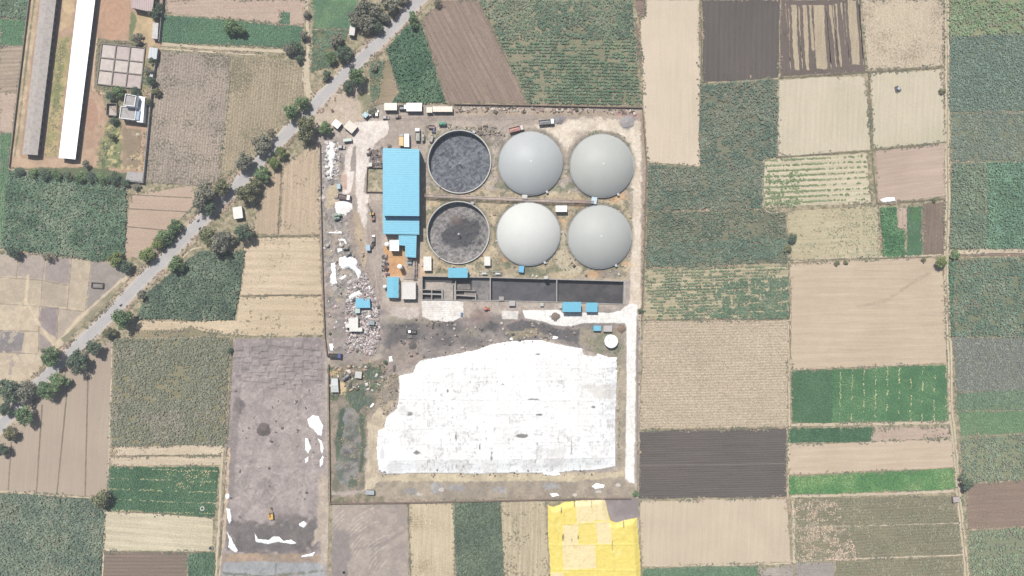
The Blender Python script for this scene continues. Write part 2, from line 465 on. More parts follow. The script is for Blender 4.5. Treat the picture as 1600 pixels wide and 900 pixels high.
# --- far left strips
field([(0, 0), (50, 0), (44, 29), (0, 27)], SOILG); crop('crop_plants', [(0, 0), (50, 0), (44, 29), (0, 27)], (gA, gB, gC), seed=11)
field([(0, 29), (43, 31), (35, 71), (0, 70)], (D(108, 150, 104), D(96, 140, 96)), streak=.06); crop('crop_plants', [(0, 29), (43, 31), (35, 71), (0, 70)], (lB, lC), (0.7, 0.7), size=.4, h=.4, seed=12)
field([(0, 72), (35, 73), (26, 145), (0, 144)], STUB, ang=3, row=2.2, rowamt=.08, streak=.2)
field([(0, 146), (26, 147), (19, 207), (0, 206)], PINK, ang=3, streak=.12)
field([(0, 209), (18, 209), (12, 262), (8, 300), (2, 380), (0, 385)], (D(100, 146, 96), D(86, 132, 86)), streak=.08); crop('crop_plants', [(0, 209), (18, 209), (12, 262), (8, 300), (2, 380), (0, 385)], (lB, lC), (0.7, 0.7), size=.45, h=.5, seed=13)
P58 = [(14, 266), (60, 270), (130, 282), (198, 292), (196, 400), (160, 407), (60, 396), (2, 388), (8, 310)]
field(P58, (D(84, 92, 76), D(74, 84, 68))); crop('crop_plants', P58, (gA, gB, gB, gC), (.85, .85), 78, .66, 1.4, seed=14, dry=.10)  # soil colour darkened to stand for shade between the cane
# --- top, left of the road
P = [(259, 0), (479, 0), (476, 37), (453, 39), (453, 20), (437, 20), (437, 37), (262, 20)]
field(P, PINK, ang=2, streak=.10)
field([(437, 20), (453, 20), (453, 38), (437, 37)], (lA, lB)); crop('crop_plants', [(437, 20), (453, 20), (453, 38), (437, 37)], (lA, lB), (.6, .6), size=.4, h=.3, seed=15)
P = [(257, 23), (437, 40), (475, 40), (471, 75), (253, 66)]
field(P, (D(88, 126, 88), D(78, 116, 80)), streak=.06); crop('crop_plants', P, (D(76, 112, 80), D(86, 124, 86)), (.75, .6), 2, .45, .35, seed=16, var=.15)
P = [(248, 80), (350, 86), (362, 88), (343, 288), (300, 290), (226, 284), (234, 200)]
field(P, (D(176, 161, 145), D(164, 150, 137)), ang=84, row=1.5, rowamt=.10, streak=.12, fine=1.0, fineamt=.42, speck=D(120, 114, 98), spk=.36, spks=.9)
P = [(363, 88), (466, 97), (474, 112), (474, 150), (452, 176), (410, 222), (380, 248), (345, 287)]
field(P, (D(178, 162, 136), D(166, 152, 128)), ang=84, row=1.5, rowamt=.10, streak=.15, fine=1.0, fineamt=.42, speck=D(134, 126, 104), spk=.36, spks=.9)
P = [(489, 0), (559, 0), (548, 45), (489, 45)]
field(P, (D(104, 148, 96), D(92, 136, 86)), streak=.05); crop('crop_plants', P, (lB, lC), (.7, .6), size=.45, h=.35, seed=17, var=.15)
P = [(488, 47), (546, 48), (537, 70), (515, 105), (487, 112)]
field(P, (D(110, 122, 92), D(140, 130, 104))); crop('crop_plants', P, (gA, gB), (.9, .8), size=.6, h=.5, gaps=.25, seed=18)
# --- between the road and the plant
P = [(604, 76), (634, 43), (657, 36), (696, 160), (612, 161), (623, 143), (610, 98)]
field(P, (D(84, 108, 80), D(74, 98, 72))); crop('crop_plants', P, (D(62, 98, 66), D(76, 110, 76), D(84, 116, 80)), (.95, .95), 70, .75, 1.5, seed=19)
field([(588, 104), (608, 92), (623, 143), (611, 161), (587, 163), (593, 140)], (D(168, 150, 126), D(140, 132, 104)))
P = [(577, 102), (600, 92), (594, 130), (592, 150), (580, 160)]
field(P, (D(124, 130, 98), D(108, 120, 88))); crop('crop_plants', P, (gA, gB), (.9, .9), size=.6, h=.6, gaps=.2, seed=20)
P = [(660, 31), (682, 10), (688, 0), (748, 0), (824, 162), (697, 161)]
field(P, (D(158, 138, 124), D(148, 130, 116)), ang=-62, row=3.2, rowamt=.06, streak=.22)
P = [(750, 0), (986, 0), (1000, 164), (827, 162)]
field(P, (D(160, 152, 126), D(132, 132, 106)))
P1 = [(750, 0), (986, 0), (992, 62), (780, 60)]; P2 = [(780, 61), (992, 63), (1000, 164), (827, 162)]
crop('crop_plants', P1, (D(80, 108, 80), D(96, 122, 88), D(112, 132, 96)), (.85, 1.0), -3, .66, 1.2, gaps=.1, seed=21, dry=.22)
crop('crop_plants', P2, (D(76, 106, 74), D(90, 120, 84), D(104, 128, 90)), (.7, 1.75), -1, .72, 1.1, gaps=.22, gapscale=9, seed=22, dry=.12, jit=.16)
field([(990, 0), (1008, 0), (1008, 23), (997, 26)], BROWN)
P = [(1009, 0), (1092, 0), (1093, 259), (1012, 254), (1007, 180), (1004, 110), (1000, 30), (1009, 25)]
field(P, SAND, ang=89, streak=.05, fineamt=.06)
field([(992, 27), (998, 45), (1002, 90), (1001, 108), (997, 90), (994, 50)], BROWN)
P = [(1097, 0), (1219, 0), (1216, 121), (1099, 129)]
field(P, DARK, ang=89, row=3.0, rowamt=.05, streak=.10, fineamt=.08)
PA = [(1094, 132), (1215, 124), (1213, 244), (1192, 249), (1191, 326), (1012, 329), (1013, 258), (1093, 262)]
field(PA, (D(136, 134, 112), D(116, 118, 98))); crop('crop_plants', PA, (D(80, 106, 82), D(96, 118, 90), D(110, 126, 98)), (.85, .95), -5, .66, 1.2, gaps=.12, seed=23, dry=.32)  # soil tone lowered to suggest shaded gaps in the crop
PB = [(1012, 331), (1191, 328), (1228, 331), (1230, 410), (1009, 420)]
field(PB, (D(140, 136, 114), D(120, 120, 98))); crop('crop_plants', PB, (D(78, 102, 76), D(94, 116, 86), D(108, 124, 92)), (.8, 1.1), 2, .62, 1.1, gaps=.2, gapscale=10, seed=25, dry=.4)  # shade of the gaps put into a darker soil colour
crop('crop_plants', [(1012, 382), (1230, 372), (1230, 400), (1012, 416)], (D(84, 112, 86), D(94, 120, 92)), (.8, .8), 3, .6, 1.0, gaps=.2, seed=250)
PC = [(1009, 422), (1230, 412), (1232, 497), (1006, 499)]
field(PC, (D(192, 180, 150), D(176, 166, 136)), ang=2, row=2.4, rowamt=.12, streak=.25); crop('crop_plants', PC, (D(76, 106, 72), D(92, 120, 82), D(108, 128, 90)), (.7, 1.6), 2, .62, .8, gaps=.32, gapscale=11, seed=27, jit=.14, dry=.25)
crop('crop_plants', [(1130, 440), (1231, 428), (1232, 497), (1060, 498), (1110, 470)], (D(80, 112, 80), D(94, 122, 88)), (.8, .9), 2, .6, .8, gaps=.35, gapscale=10, seed=270)
# --- right of it
P = [(1220, 0), (1344, 0), (1352, 111), (1219, 120)]
field(P, (D(122, 108, 100), D(112, 100, 92)), ang=86, streak=.12)
STRM = fieldmat('field_soil', D(196, 180, 152), D(180, 164, 140), ang=86, streak=.15, fineamt=.2, seed=50)
for (x0, x1, y0, y1, sl) in ((1226, 1228, 6, 60, 4), (1231, 1232.5, 14, 108, 4), (1247, 1248.5, 10, 108, 6), (1290, 1291.5, 10, 108, 8), (1301, 1302.5, 8, 104, 8), (1319, 1320.5, 6, 104, 8), (1328, 1329, 6, 90, 6), (1341, 1342, 0, 106, 8), (1235, 1244, 8, 110, 6), (1253, 1260, 8, 110, 6), (1263, 1268, 8, 80, 5), (1270, 1288, 8, 108, 5), (1295, 1299, 8, 105, 10), (1304, 1308, 6, 105, 8), (1313, 1316, 4, 70, 6), (1324, 1338, 0, 102, 6)):
    sheet('stubble_strip', [(x0, y0), (x1, y0), (x1+sl-1, y1), (x0+sl+1, y1-1)], STRM, 0.10+0.004*(int(x0) % 5), .4)
P = [(1347, 0), (1474, 0), (1475, 102), (1355, 109)]
field(P, (D(210, 194, 168), D(200, 184, 160)), ang=87, streak=.08, fineamt=.3, fine=1.3, speck=D(170, 154, 132), spk=.34, spks=1.2)
P = [(1217, 125), (1352, 118), (1360, 234), (1216, 244)]
field(P, (D(214, 201, 177), D(205, 194, 168)), ang=88, row=3, rowamt=.02, streak=.07, fineamt=.08)
P = [(1359, 115), (1474, 108), (1476, 221), (1366, 232)]
field(P, (D(214, 201, 177), D(202, 192, 166)), ang=88, row=3, rowamt=.02, streak=.08, fineamt=.1)
P = [(1196, 249), (1354, 239), (1361, 317), (1193, 324)]
field(P, (D(216, 204, 176), D(206, 195, 166)), ang=2, row=3.4, rowamt=.05)
crop('crop_plants', P, (D(104, 128, 80), D(120, 140, 92)), (.5, 3.0), 2.5, .6, .5, gaps=.08, gapscale=12, seed=28, jit=.09, keep=lambda a, b: np.where(a < 1290, 1.0, .45))
crop('crop_plants', [(1196, 270), (1262, 266), (1250, 322), (1194, 323)], (D(98, 124, 78), D(112, 136, 86)), (1.0, 1.1), 2.5, .6, .5, gaps=.35, seed=29)
P = [(1368, 236), (1476, 224), (1476, 307), (1373, 316)]
field(P, PINK, ang=7, row=8, rowamt=.03, streak=.12, fineamt=.07)
P = [(1230, 331), (1371, 321), (1375, 401), (1233, 407)]
field(P, (D(204, 190, 158), D(190, 178, 146)), ang=2, streak=.12, fineamt=.15)
crop('crop_plants', P, (D(124, 138, 100), D(140, 150, 112)), (1.0, 1.0), 2, .45, .35, gaps=.2, gapscale=9, seed=30, keep=lambda a, b: np.clip((a-1225)/150, .15, 1)*np.where((np.abs((a-1345)) < 2) | (np.abs(b-345) < 1.5) | (np.abs(b-374) < 1.5), .1, 1))
P = [(1375, 325), (1401, 324), (1401, 356), (1414, 361), (1413, 401), (1380, 402)]
field(P, (lA, lB)); crop('crop_plants', P, (D(66, 112, 66), D(86, 130, 80)), (.8, 1.0), 0, .66, .8, seed=31)
field([(1402, 325), (1417, 325), (1416, 357), (1402, 356)], PINK, ang=88, row=2, rowamt=.05)
P = [(1418, 324), (1440, 322), (1441, 399), (1416, 401)]
field(P, (D(92, 128, 84), D(82, 118, 76))); crop('crop_plants', P, (lA, lB), (.7, .7), size=.4, h=.35, seed=32, keep=lambda a, b: np.where((a > 1425) & (a < 1436) & (b < 346), 0, 1.0))
field([(1425, 329), (1435, 328), (1436, 345), (1425, 346)], PINK)
field([(1442, 318), (1475, 316), (1475, 397), (1442, 398)], (D(142, 124, 108), D(130, 114, 100)), ang=88, streak=.2)
P = [(1235, 413), (1330, 407), (1455, 403), (1473, 415), (1477, 480), (1479, 567), (1238, 578)]
field(P, (D(210, 191, 166), D(200, 180, 156)), ang=1, row=5, rowamt=.02, streak=.10, fineamt=.07)
sheet('track', [(1338, 477), (1380, 468), (1452, 424), (1456, 427), (1384, 473), (1340, 481)], fieldmat('field_soil', D(198, 178, 154), D(192, 172, 148), seed=77), .085, .5)
P = [(1237, 580), (1479, 570), (1481, 657), (1238, 661)]
field(P, (D(96, 136, 90), D(84, 124, 82)), ang=88, streak=.08)
crop('crop_plants', [(1237, 580), (1300, 577), (1300, 660), (1238, 661)], (D(66, 102, 66), D(74, 112, 72)), (.7, .6), 88, .45, .5, seed=33, var=.18)
crop('crop_plants', [(1301, 577), (1479, 570), (1481, 657), (1301, 660)], (D(70, 116, 70), D(80, 126, 76), D(92, 134, 82)), (.75, .65), 88, .42, .45, seed=34, var=.16)
crop('dry_grass', [(1301, 577), (1479, 570), (1481, 657), (1301, 660)], (D(170, 180, 120), D(186, 186, 132)), (.7, 6.6), 89, .4, .55, gaps=.45, gapscale=8, seed=35, jit=.06)
P = [(1232, 670), (1364, 668), (1360, 689), (1232, 692)]
field(P, (lA, lA)); crop('crop_plants', P, (D(62, 100, 64), D(74, 112, 72)), (.7, .65), 0, .5, .6, seed=36)
P = [(1367, 669), (1483, 667), (1485, 684), (1362, 689)]
field(P, PINK, ang=1, speck=D(120, 116, 92), spk=.2)
P = [(1230, 695), (1362, 691), (1487, 686), (1489, 730), (1232, 742)]
field(P, (D(214, 194, 170), D(204, 184, 160)), ang=2, row=4, rowamt=.02, streak=.08, fineamt=.06)
P = [(1232, 744), (1489, 732), (1493, 764), (1232, 773)]
field(P, (D(96, 142, 84), D(112, 150, 90)), ang=2); crop('crop_plants', P, (D(70, 122, 66), D(84, 134, 74), D(112, 150, 88)), (.75, .65), 2, .45, .5, seed=37, gaps=.05)
P = [(1235, 779), (1487, 774), (1498, 815), (1502, 866), (1242, 875)]
field(P, (D(150, 142, 114), D(136, 130, 106)), ang=3, row=1.6, rowamt=.06, fineamt=.22)
crop('crop_plants', P, (D(116, 124, 90), D(128, 134, 100)), (1.1, 1.1), 3, .55, .5, gaps=.3, seed=38)
crop('dry_grass', [(1236, 780), (1300, 778), (1320, 800), (1340, 874), (1244, 875)], (D(178, 170, 134), D(164, 158, 122)), (.8, .8), 3, .5, .5, gaps=.45, gapscale=5, seed=39)
P = [(1306, 877), (1502, 869), (1506, 900), (1506, 912), (1306, 912)]
field(P, (D(148, 140, 114), D(136, 130, 104)), ang=3, row=1.6, rowamt=.05); crop('crop_plants', P, (D(116, 126, 92), D(128, 134, 100)), (1.1, 1.1), 3, .55, .5, gaps=.3, seed=40)
field([(1186, 889), (1238, 882), (1240, 912), (1186, 912)], (D(182, 172, 160), D(166, 156, 146)), speck=D(104, 96, 86), spk=.3)
field([(1242, 880), (1304, 878), (1304, 912), (1242, 912)], (D(172, 162, 152), D(158, 150, 142)))
# --- the right margin
def mixed(P, soil, cols, seed, gaps=.15, sp=(.95, .95), ang=0, size=.7, h=1.2, dry=.0, **kw):
    soil = tuple(tuple(q*1.15 for q in c) for c in soil); cols = tuple(tuple(q*1.18 for q in c) for c in cols)
    field(P, soil); crop('crop_plants', P, cols, sp, ang, size*.9, h, gaps=gaps, seed=seed, dry=dry, **kw)
mixed([(1483, 0), (1612, 0), (1612, 53), (1483, 56)], (D(126, 136, 100), D(148, 146, 114)), (D(96, 128, 84), D(112, 140, 94)), 41, .2, dry=.4)
mixed([(1483, 57), (1612, 54), (1612, 174), (1483, 175)], (D(110, 120, 98), D(98, 112, 92)), (D(88, 112, 90), D(98, 120, 96)), 43, .05, h=.7)
mixed([(1485, 177), (1612, 176), (1612, 251), (1486, 253)], (D(128, 130, 106), D(116, 122, 100)), (D(96, 114, 90), D(106, 122, 96)), 44, .15, h=.6)
mixed([(1485, 255), (1540, 254), (1540, 388), (1485, 389)], (D(118, 124, 98), D(108, 118, 94)), (D(92, 116, 88), D(106, 128, 96)), 45, .12)
mixed([(1541, 254), (1612, 253), (1612, 388), (1541, 388)], (D(96, 118, 88), D(88, 112, 84)), (D(82, 116, 86), D(96, 132, 98)), 46, .05)
field([(1500, 394), (1612, 391), (1612, 400), (1500, 399)], BROWN, ang=0, row=1.2, rowamt=.1)
mixed([(1492, 405), (1612, 402), (1612, 525), (1492, 526)], (D(120, 124, 98), D(108, 118, 92)), (D(80, 108, 82), D(94, 120, 92), D(110, 130, 100)), 47, .18, dry=.25)
mixed([(1481, 408), (1491, 407), (1491, 526), (1484, 526)], (lA, lA), (D(78, 108, 78), D(88, 116, 84)), 48, 0)
mixed([(1489, 528), (1612, 527), (1612, 611), (1494, 612)], (D(122, 124, 108), D(112, 116, 102)), (D(104, 116, 98), D(112, 122, 102)), 49, .08, h=.5, size=.6)
mixed([(1495, 614), (1612, 607), (1612, 639), (1496, 642)], (D(112, 130, 100), D(104, 122, 92)), (D(84, 112, 80), D(96, 122, 88)), 50, .1, h=.5)
mixed([(1497, 644), (1612, 641), (1612, 676), (1502, 681)], (D(104, 132, 94), D(112, 132, 98)), (D(82, 118, 76), D(94, 126, 84)), 51, .1, h=.4, size=.5)
mixed([(1500, 684), (1612, 678), (1612, 749), (1506, 752)], (D(140, 142, 112), D(128, 132, 104)), (D(96, 120, 88), D(112, 132, 98)), 52, .3, dry=.4)
field([(1509, 757), (1612, 750), (1612, 822), (1513, 826)], (D(154, 132, 116), D(142, 122, 108)), ang=3, streak=.14)
mixed([(1513, 829), (1612, 824), (1612, 912), (1518, 912)], (D(134, 138, 110), D(122, 128, 102)), (D(104, 126, 90), D(116, 136, 98)), 53, .3, dry=.3)
# --- the middle right column, south
P = [(1006, 502), (1230, 500), (1231, 667), (1000, 670)]
field(P, (D(197, 180, 156), D(191, 174, 150)), ang=1, row=1.5, rowamt=.07, streak=.10, fine=1.3, fineamt=.42)
field([(999, 674), (1229, 670), (1228, 777), (999, 779)], (D(110, 101, 95), D(105, 97, 91)), ang=1, row=1.3, rowamt=.05, streak=.13, fineamt=.1)
field([(1001, 783), (1228, 779), (1236, 878), (1003, 885)], (D(214, 197, 172), D(206, 188, 164)), ang=88, row=4, rowamt=.015, streak=.05, fineamt=.05)
ribbon('furrow', [(1000, 727), (1120, 726), (1228, 724)], 1.0, fieldmat('field_soil', D(140, 130, 122), D(128, 118, 112), seed=81), .09, .05)
P = [(1003, 888), (1184, 884), (1186, 912), (1004, 912)]
field(P, (D(104, 128, 94), D(94, 120, 86))); crop('crop_plants', P, (D(88, 120, 84), D(98, 130, 92)), (.75, .7), 0, .5, .5, seed=54)
# --- bottom middle
P = [(641, 786), (707, 784), (711, 912), (643, 912)]
field(P, (D(214, 197, 166), D(204, 188, 158)), ang=89, row=3, rowamt=.03, streak=.12, fineamt=.16, speck=D(164, 148, 118), spk=.2, spks=1.5)
P = [(710, 785), (782, 783), (786, 912), (713, 912)]
field(P, (D(104, 114, 86), D(94, 108, 80))); crop('crop_plants', P, (D(82, 102, 76), D(96, 116, 86)), (.8, .8), 88, .65, 1.0, seed=55)
field([(784, 783), (852, 781), (857, 912), (788, 912)], (D(206, 190, 160), D(190, 176, 148)), ang=89, row=3, rowamt=.04, streak=.16, fineamt=.16, speck=D(140, 130, 106), spk=.25)
# --- lower left
P = [(58, 604), (90, 580), (130, 557), (176, 529), (172, 778), (60, 770), (0, 768), (-12, 768), (-12, 690), (20, 650)]
field(P, (D(188, 171, 152), D(180, 163, 146)), ang=85, streak=.06, fineamt=.05)
FUR = fieldmat('field_soil', D(140, 126, 110), D(150, 136, 118), seed=80)
for a, b in (((18, 690), (13, 766)), ((66, 632), (57, 769)), ((106, 600), (89, 772)), ((138, 570), (133, 775))): ribbon('furrow', [a, b], 2.2, FUR, .095, .12)
P = [(179, 530), (359, 527), (352, 694), (174, 696)]
field(P, (D(150, 142, 112), D(136, 132, 104))); crop('crop_plants', P, (D(118, 128, 98), D(110, 122, 92), D(128, 134, 106)), (.85, .85), 20, .62, 1.1, gaps=.12, seed=56, dry=.35)
field([(173, 698), (347, 696), (346, 711), (172, 713)], (D(222, 204, 178), D(208, 190, 164)), ang=0, speck=D(140, 126, 98), spk=.35, spks=.9)
field([(171, 715), (346, 713), (345, 726), (171, 728)], (D(216, 198, 172), D(206, 188, 162)))
P = [(171, 729), (342, 730), (335, 807), (166, 796)]
field(P, (D(80, 112, 74), D(94, 120, 80)), ang=-2); crop('crop_plants', P, (D(58, 96, 62), D(68, 106, 70), D(76, 112, 74)), (.7, .65), -2, .48, .5, seed=58, gaps=.06)
crop('dry_grass', P, (D(176, 182, 128), D(160, 170, 116)), (.7, 6.0), -2, .4, .6, gaps=.4, gapscale=9, seed=59, jit=.06)
crop('dry_grass', [(260, 734), (330, 734), (325, 764), (262, 762)], (D(172, 170, 124), D(156, 162, 112)), (1.0, 1.2), -2, .4, .6, gaps=.55, seed=60)
field([(164, 799), (333, 809), (331, 861), (161, 860)], (D(218, 206, 178), D(206, 194, 166)), ang=-4, row=4.5, rowamt=.05, streak=.14)
field([(160, 864), (293, 864), (292, 912), (158, 912)], (D(142, 124, 110), D(134, 118, 104)), ang=0, row=2, rowamt=.05, streak=.14)
P = [(295, 864), (335, 863), (336, 912), (294, 912)]
field(P, (gA, gB)); crop('crop_plants', P, (gA, gB), (.9, .9), 0, .66, .9, seed=61)
P = [(-12, 771), (60, 774), (164, 781), (158, 912), (-12, 912)]
field(P, (D(92, 104, 82), D(104, 114, 90))); crop('crop_plants', P, (D(92, 114, 88), D(104, 126, 96), D(116, 134, 102)), (.85, .85), 75, .66, 1.3, gaps=.03, seed=62, dry=.16)
# --- between the road and the plant's west wall
P = [(214, 498), (232, 456), (288, 410), (312, 392), (383, 392), (378, 440), (367, 499)]
field(P, (D(82, 90, 74), D(74, 84, 68))); crop('crop_plants', P, (D(76, 98, 74), D(86, 110, 80), D(98, 120, 90)), (.85, .85), 80, .66, 1.4, seed=63, dry=.08)  # darker soil paints in the shade between cane plants
field([(381, 371), (499, 371), (503, 461), (376, 461)], (D(216, 196, 168), D(204, 184, 156)), ang=-1, row=4.6, rowamt=.05, streak=.10, speck=D(170, 150, 122), spk=.12)
field([(374, 464), (503, 463), (506, 524), (368, 524)], (D(214, 194, 164), D(204, 184, 154)), ang=-1, row=5.5, rowamt=.04, streak=.08, speck=D(150, 132, 106), spk=.12, spks=.5)
field([(214, 502), (372, 502), (366, 524), (330, 520), (212, 516)], (D(218, 198, 168), D(208, 188, 158)))
field([(210, 517), (285, 516), (298, 508), (312, 516), (335, 521), (320, 525), (206, 527)], (D(150, 140, 112), D(168, 152, 124)))
P = [(444, 258), (480, 232), (499, 224), (500, 366), (436, 366)]
field(P, (D(204, 182, 156), D(194, 174, 148)), ang=88, row=4, rowamt=.04, streak=.12, speck=D(140, 126, 104), spk=.1)
field([(434, 262), (442, 258), (434, 366), (392, 364), (410, 310), (420, 285)], (D(198, 176, 150), D(186, 166, 142)), ang=88, streak=.12)
P = [(206, 304), (300, 291), (306, 318), (270, 356), (236, 384), (214, 404), (190, 402)]
field(P, (D(200, 176, 156), D(192, 168, 148)), ang=2, streak=.06)
for a, b in (((203, 304), (300, 309)), ((201, 326), (296, 331)), ((198, 354), (262, 360))): ribbon('furrow', [a, b], 1.6, FUR, .095, .1)

# ragged grass on the bunds between all the fields: ground cover
_ex, _ey = [], []; _r = np.random.default_rng(99)
for P_ in EDGES:
    W_ = [G(*q) for q in P_]
    for i in range(len(W_)):
        a, b = np.array(W_[i]), np.array(W_[(i+1) % len(W_)]); l = np.hypot(*(b-a)); n = int(l*1.5)
        if n < 2: continue
        t = _r.uniform(0, 1, n)[:, None]; q = a+(b-a)*t+_r.normal(0, .55, (n, 2)); _ex.append(q[:, 0]); _ey.append(q[:, 1])
_ex, _ey = np.concatenate(_ex), np.concatenate(_ey); _k = (np.abs(_ex) < 292) & (np.abs(_ey) < 168) & (fbm(_ex, _ey, 9, 98, 3)+_r.uniform(-.12, .12, _ex.shape) > .5); _ex, _ey = _ex[_k], _ey[_k]
crop('bund_grass', [(0, 0), (9, 0), (9, 9)], (D(98, 108, 82), D(122, 124, 94), D(154, 144, 112)), size=.5, h=.45, at=(_ex, _ey), seed=97)
# ------------------------------------------------------------------ worked ground: soils laid out per metre, grain by nodes
class Paint:
    def __init__(s, region, res=0.3, z=0.10):
        s.region = region; xs = [p[0] for p in region]; ys = [p[1] for p in region]; st = res/PX
        s.z = z; s.x = np.arange(min(xs), max(xs)+st, st); s.y = np.arange(min(ys), max(ys)+st, st)
        s.X, s.Y = np.meshgrid(s.x, s.y); s.c = np.zeros(s.X.shape+(3,)); s.h = np.zeros(s.X.shape); s.n = 0
    def mix(s, mask, col):
        if isinstance(col, tuple) and len(col) == 3 and not isinstance(col[0], tuple): tgt = np.array(D(*col))
        else:
            s.n += 1; f = sst(.35, .65, fbm(s.X, s.Y, 14, 100+s.n, 4))[..., None]
            tgt = np.array(D(*col[0]))*(1-f)+np.array(D(*col[1]))*f
        m = np.clip(mask, 0, 1)[..., None]; s.c[...] = s.c*(1-m)+tgt*m
    def win(s, x0, x1, y0, y1):
        xs = s.X[0]; ys = s.Y[:, 0]; i0, i1 = np.searchsorted(xs, (x0, x1)); j0, j1 = np.searchsorted(ys, (y0, y1))
        v = Paint.__new__(Paint); k = (slice(j0, j1), slice(i0, i1)); v.X, v.Y, v.c, v.h, v.n = s.X[k], s.Y[k], s.c[k], s.h[k], s.n
        return v
    def fill(s, col): s.mix(np.ones(s.X.shape), col)
    def poly(s, pts, col, soft=2.0, jag=3.0, js=8.0, a=1.0, dh=0.0):
        s.n += 1; s0 = s; e = soft+jag+2; s = s.win(min(p[0] for p in pts)-e, max(p[0] for p in pts)+e, min(p[1] for p in pts)-e, max(p[1] for p in pts)+e)
        if s.X.size == 0: return s0
        d = sdf(s.X, s.Y, pts)+jag*(fbm(s.X, s.Y, js, s.n*31, 4)-0.5)*2
        m = sst(-soft/2, soft/2, d); s.mix(m*a, col); s.h[...] += dh*m; return s0
    def blob(s, x, y, rx, ry, col, soft=.5, jag=.5, a=1.0, dh=0.0, js=None):
        s.n += 1; s0 = s; e = 1+soft+jag; s = s.win(x-rx*e, x+rx*e, y-ry*e, y+ry*e)
        if s.X.size == 0: return s0
        d = 1-np.hypot((s.X-x)/rx, (s.Y-y)/ry)+jag*(fbm(s.X, s.Y, js or max(rx, ry)*.7, s.n*31, 4)-0.5)*2
        m = sst(-soft/2, soft/2, d); s.mix(m*a, col); s.h[...] += dh*np.clip(d, 0, 1); return s0
    def line(s, pts, w, col, a=1.0, soft=1.0, jag=.6):
        s.n += 1; s0 = s; e = w/2+soft+jag+2; s = s.win(min(p[0] for p in pts)-e, max(p[0] for p in pts)+e, min(p[1] for p in pts)-e, max(p[1] for p in pts)+e)
        if s.X.size == 0: return s0
        d = w/2-segdist(s.X, s.Y, pts)+jag*(fbm(s.X, s.Y, 6, s.n*31, 3)-0.5)*2
        s.mix(sst(-soft/2, soft/2, d)*a, col); return s0
    def grain(s, amt, scale, seed=0, oct=4): s.c *= (1+amt*2*(fbm(s.X, s.Y, scale, seed, oct)-.5))[..., None]
    def speckle(s, pts, col, thr=.62, scale=3.0, a=1.0, soft=8):
        s.n += 1; n = fbm(s.X, s.Y, scale, s.n*31, 3); d = sst(-soft, soft, sdf(s.X, s.Y, pts))
        s.mix(sst(thr, thr+.06, n)*d*a, col)
    def build(s, name, m, lumps=0.06):
        keep = inpoly(s.X, s.Y, s.region) & firm((s.X-800)*PX, (450-s.Y)*PX); ny, nx = s.X.shape
        Z = s.z+s.h+lumps*(fbm(s.X, s.Y, 5, 77, 4))
        V = np.stack([(s.X-800)*PX, (450-s.Y)*PX, Z], -1).reshape(-1, 3)
        i = np.arange(nx*ny).reshape(ny, nx)
        q = np.stack([i[1:, :-1], i[1:, 1:], i[:-1, 1:], i[:-1, :-1]], -1)
        kk = keep[1:, :-1] & keep[1:, 1:] & keep[:-1, 1:] & keep[:-1, :-1]
        q = q[kk]; used = np.unique(q); re = np.zeros(nx*ny, np.int32); re[used] = np.arange(len(used))
        me = npmesh(name, V[used], re[q], np.clip(s.c.reshape(-1, 3)[used], 0.01, .85), smooth=True)
        return tag(link(name, me, m), kind='structure')

SOIL = attrmat('worked_soil')
# ---- plant yard
YARD = [(497, 226), (478, 214), (500, 160), (540, 125), (560, 108), (586, 165), (600, 163), (700, 164), (826, 165), (1002, 168), (1009, 254), (1004, 420), (1001, 560), (998, 782), (999, 830), (940, 830), (940, 782), (858, 781), (640, 784), (516, 787), (513, 600), (507, 525), (500, 370)]
y = Paint(YARD, .28, .06)
y.fill(((198, 183, 168), (178, 165, 154)))
y.poly([(480, 210), (500, 160), (545, 122), (575, 180), (553, 195), (535, 195), (512, 200)], ((208, 190, 172), (200, 182, 162)), 4, 4)
y.poly([(560, 150), (572, 135), (590, 165), (580, 178), (566, 178)], ((186, 176, 146), (150, 146, 116)), 4, 6)
y.poly([(600, 180), (1000, 178), (1000, 200), (840, 192), (760, 198), (700, 196), (655, 230), (600, 230)], ((188, 172, 158), (176, 162, 150)), 6, 6)
for o in (0, 5, 11): y.line([(610, 186+o*.3), (700, 183+o*.4), (780, 182+o*.5), (870, 178+o*.5), (960, 176+o)], 1.3, (150, 138, 128), .55)
y.line([(770, 225), (785, 200), (810, 190), (840, 186)], 1.5, (150, 138, 128), .6); y.line([(775, 232), (792, 204), (815, 194)], 1.2, (150, 138, 128), .6)
y.blob(768, 215, 16, 14, (140, 132, 128), .8, .6, .6); y.blob(748, 205, 20, 9, (150, 138, 124), .8, .8, .6)
y.poly([(690, 172), (1000, 174), (1000, 181), (690, 180)], ((190, 172, 150), (176, 158, 140)), 4, 5); y.poly([(960, 176), (1004, 177), (1004, 183), (960, 181)], (186, 152, 142), 3, 3)
# pale chalky ground
CH = ((242, 230, 220), (232, 219, 208))
y.poly([(552, 192), (606, 187), (607, 210), (596, 216), (586, 226), (576, 252), (570, 276), (568, 300), (576, 306), (575, 345), (569, 356), (560, 338), (556, 300), (556, 262), (549, 300), (534, 305), (533, 272), (542, 235), (552, 216)], CH, 1.5, 3)
y.poly([(551, 230), (556, 228), (556, 268), (547, 268)], (170, 158, 150), 1.5, 2)
y.poly([(836, 196), (862, 198), (905, 184), (985, 186), (999, 210), (1000, 300), (985, 300), (992, 240), (975, 212), (940, 204), (905, 208), (886, 235), (872, 218), (856, 206)], ((238, 223, 204), (224, 208, 188)), 5, 7)
y.blob(980, 192, 12, 10, (160, 152, 148), .6, .6, .8); y.blob(874, 186, 10, 4, (150, 144, 142), .6, .6, .8)
y.poly([(984, 190), (1001, 190), (1001, 480), (983, 480), (990, 300)], ((234, 219, 200), (224, 207, 186)), 3, 3)
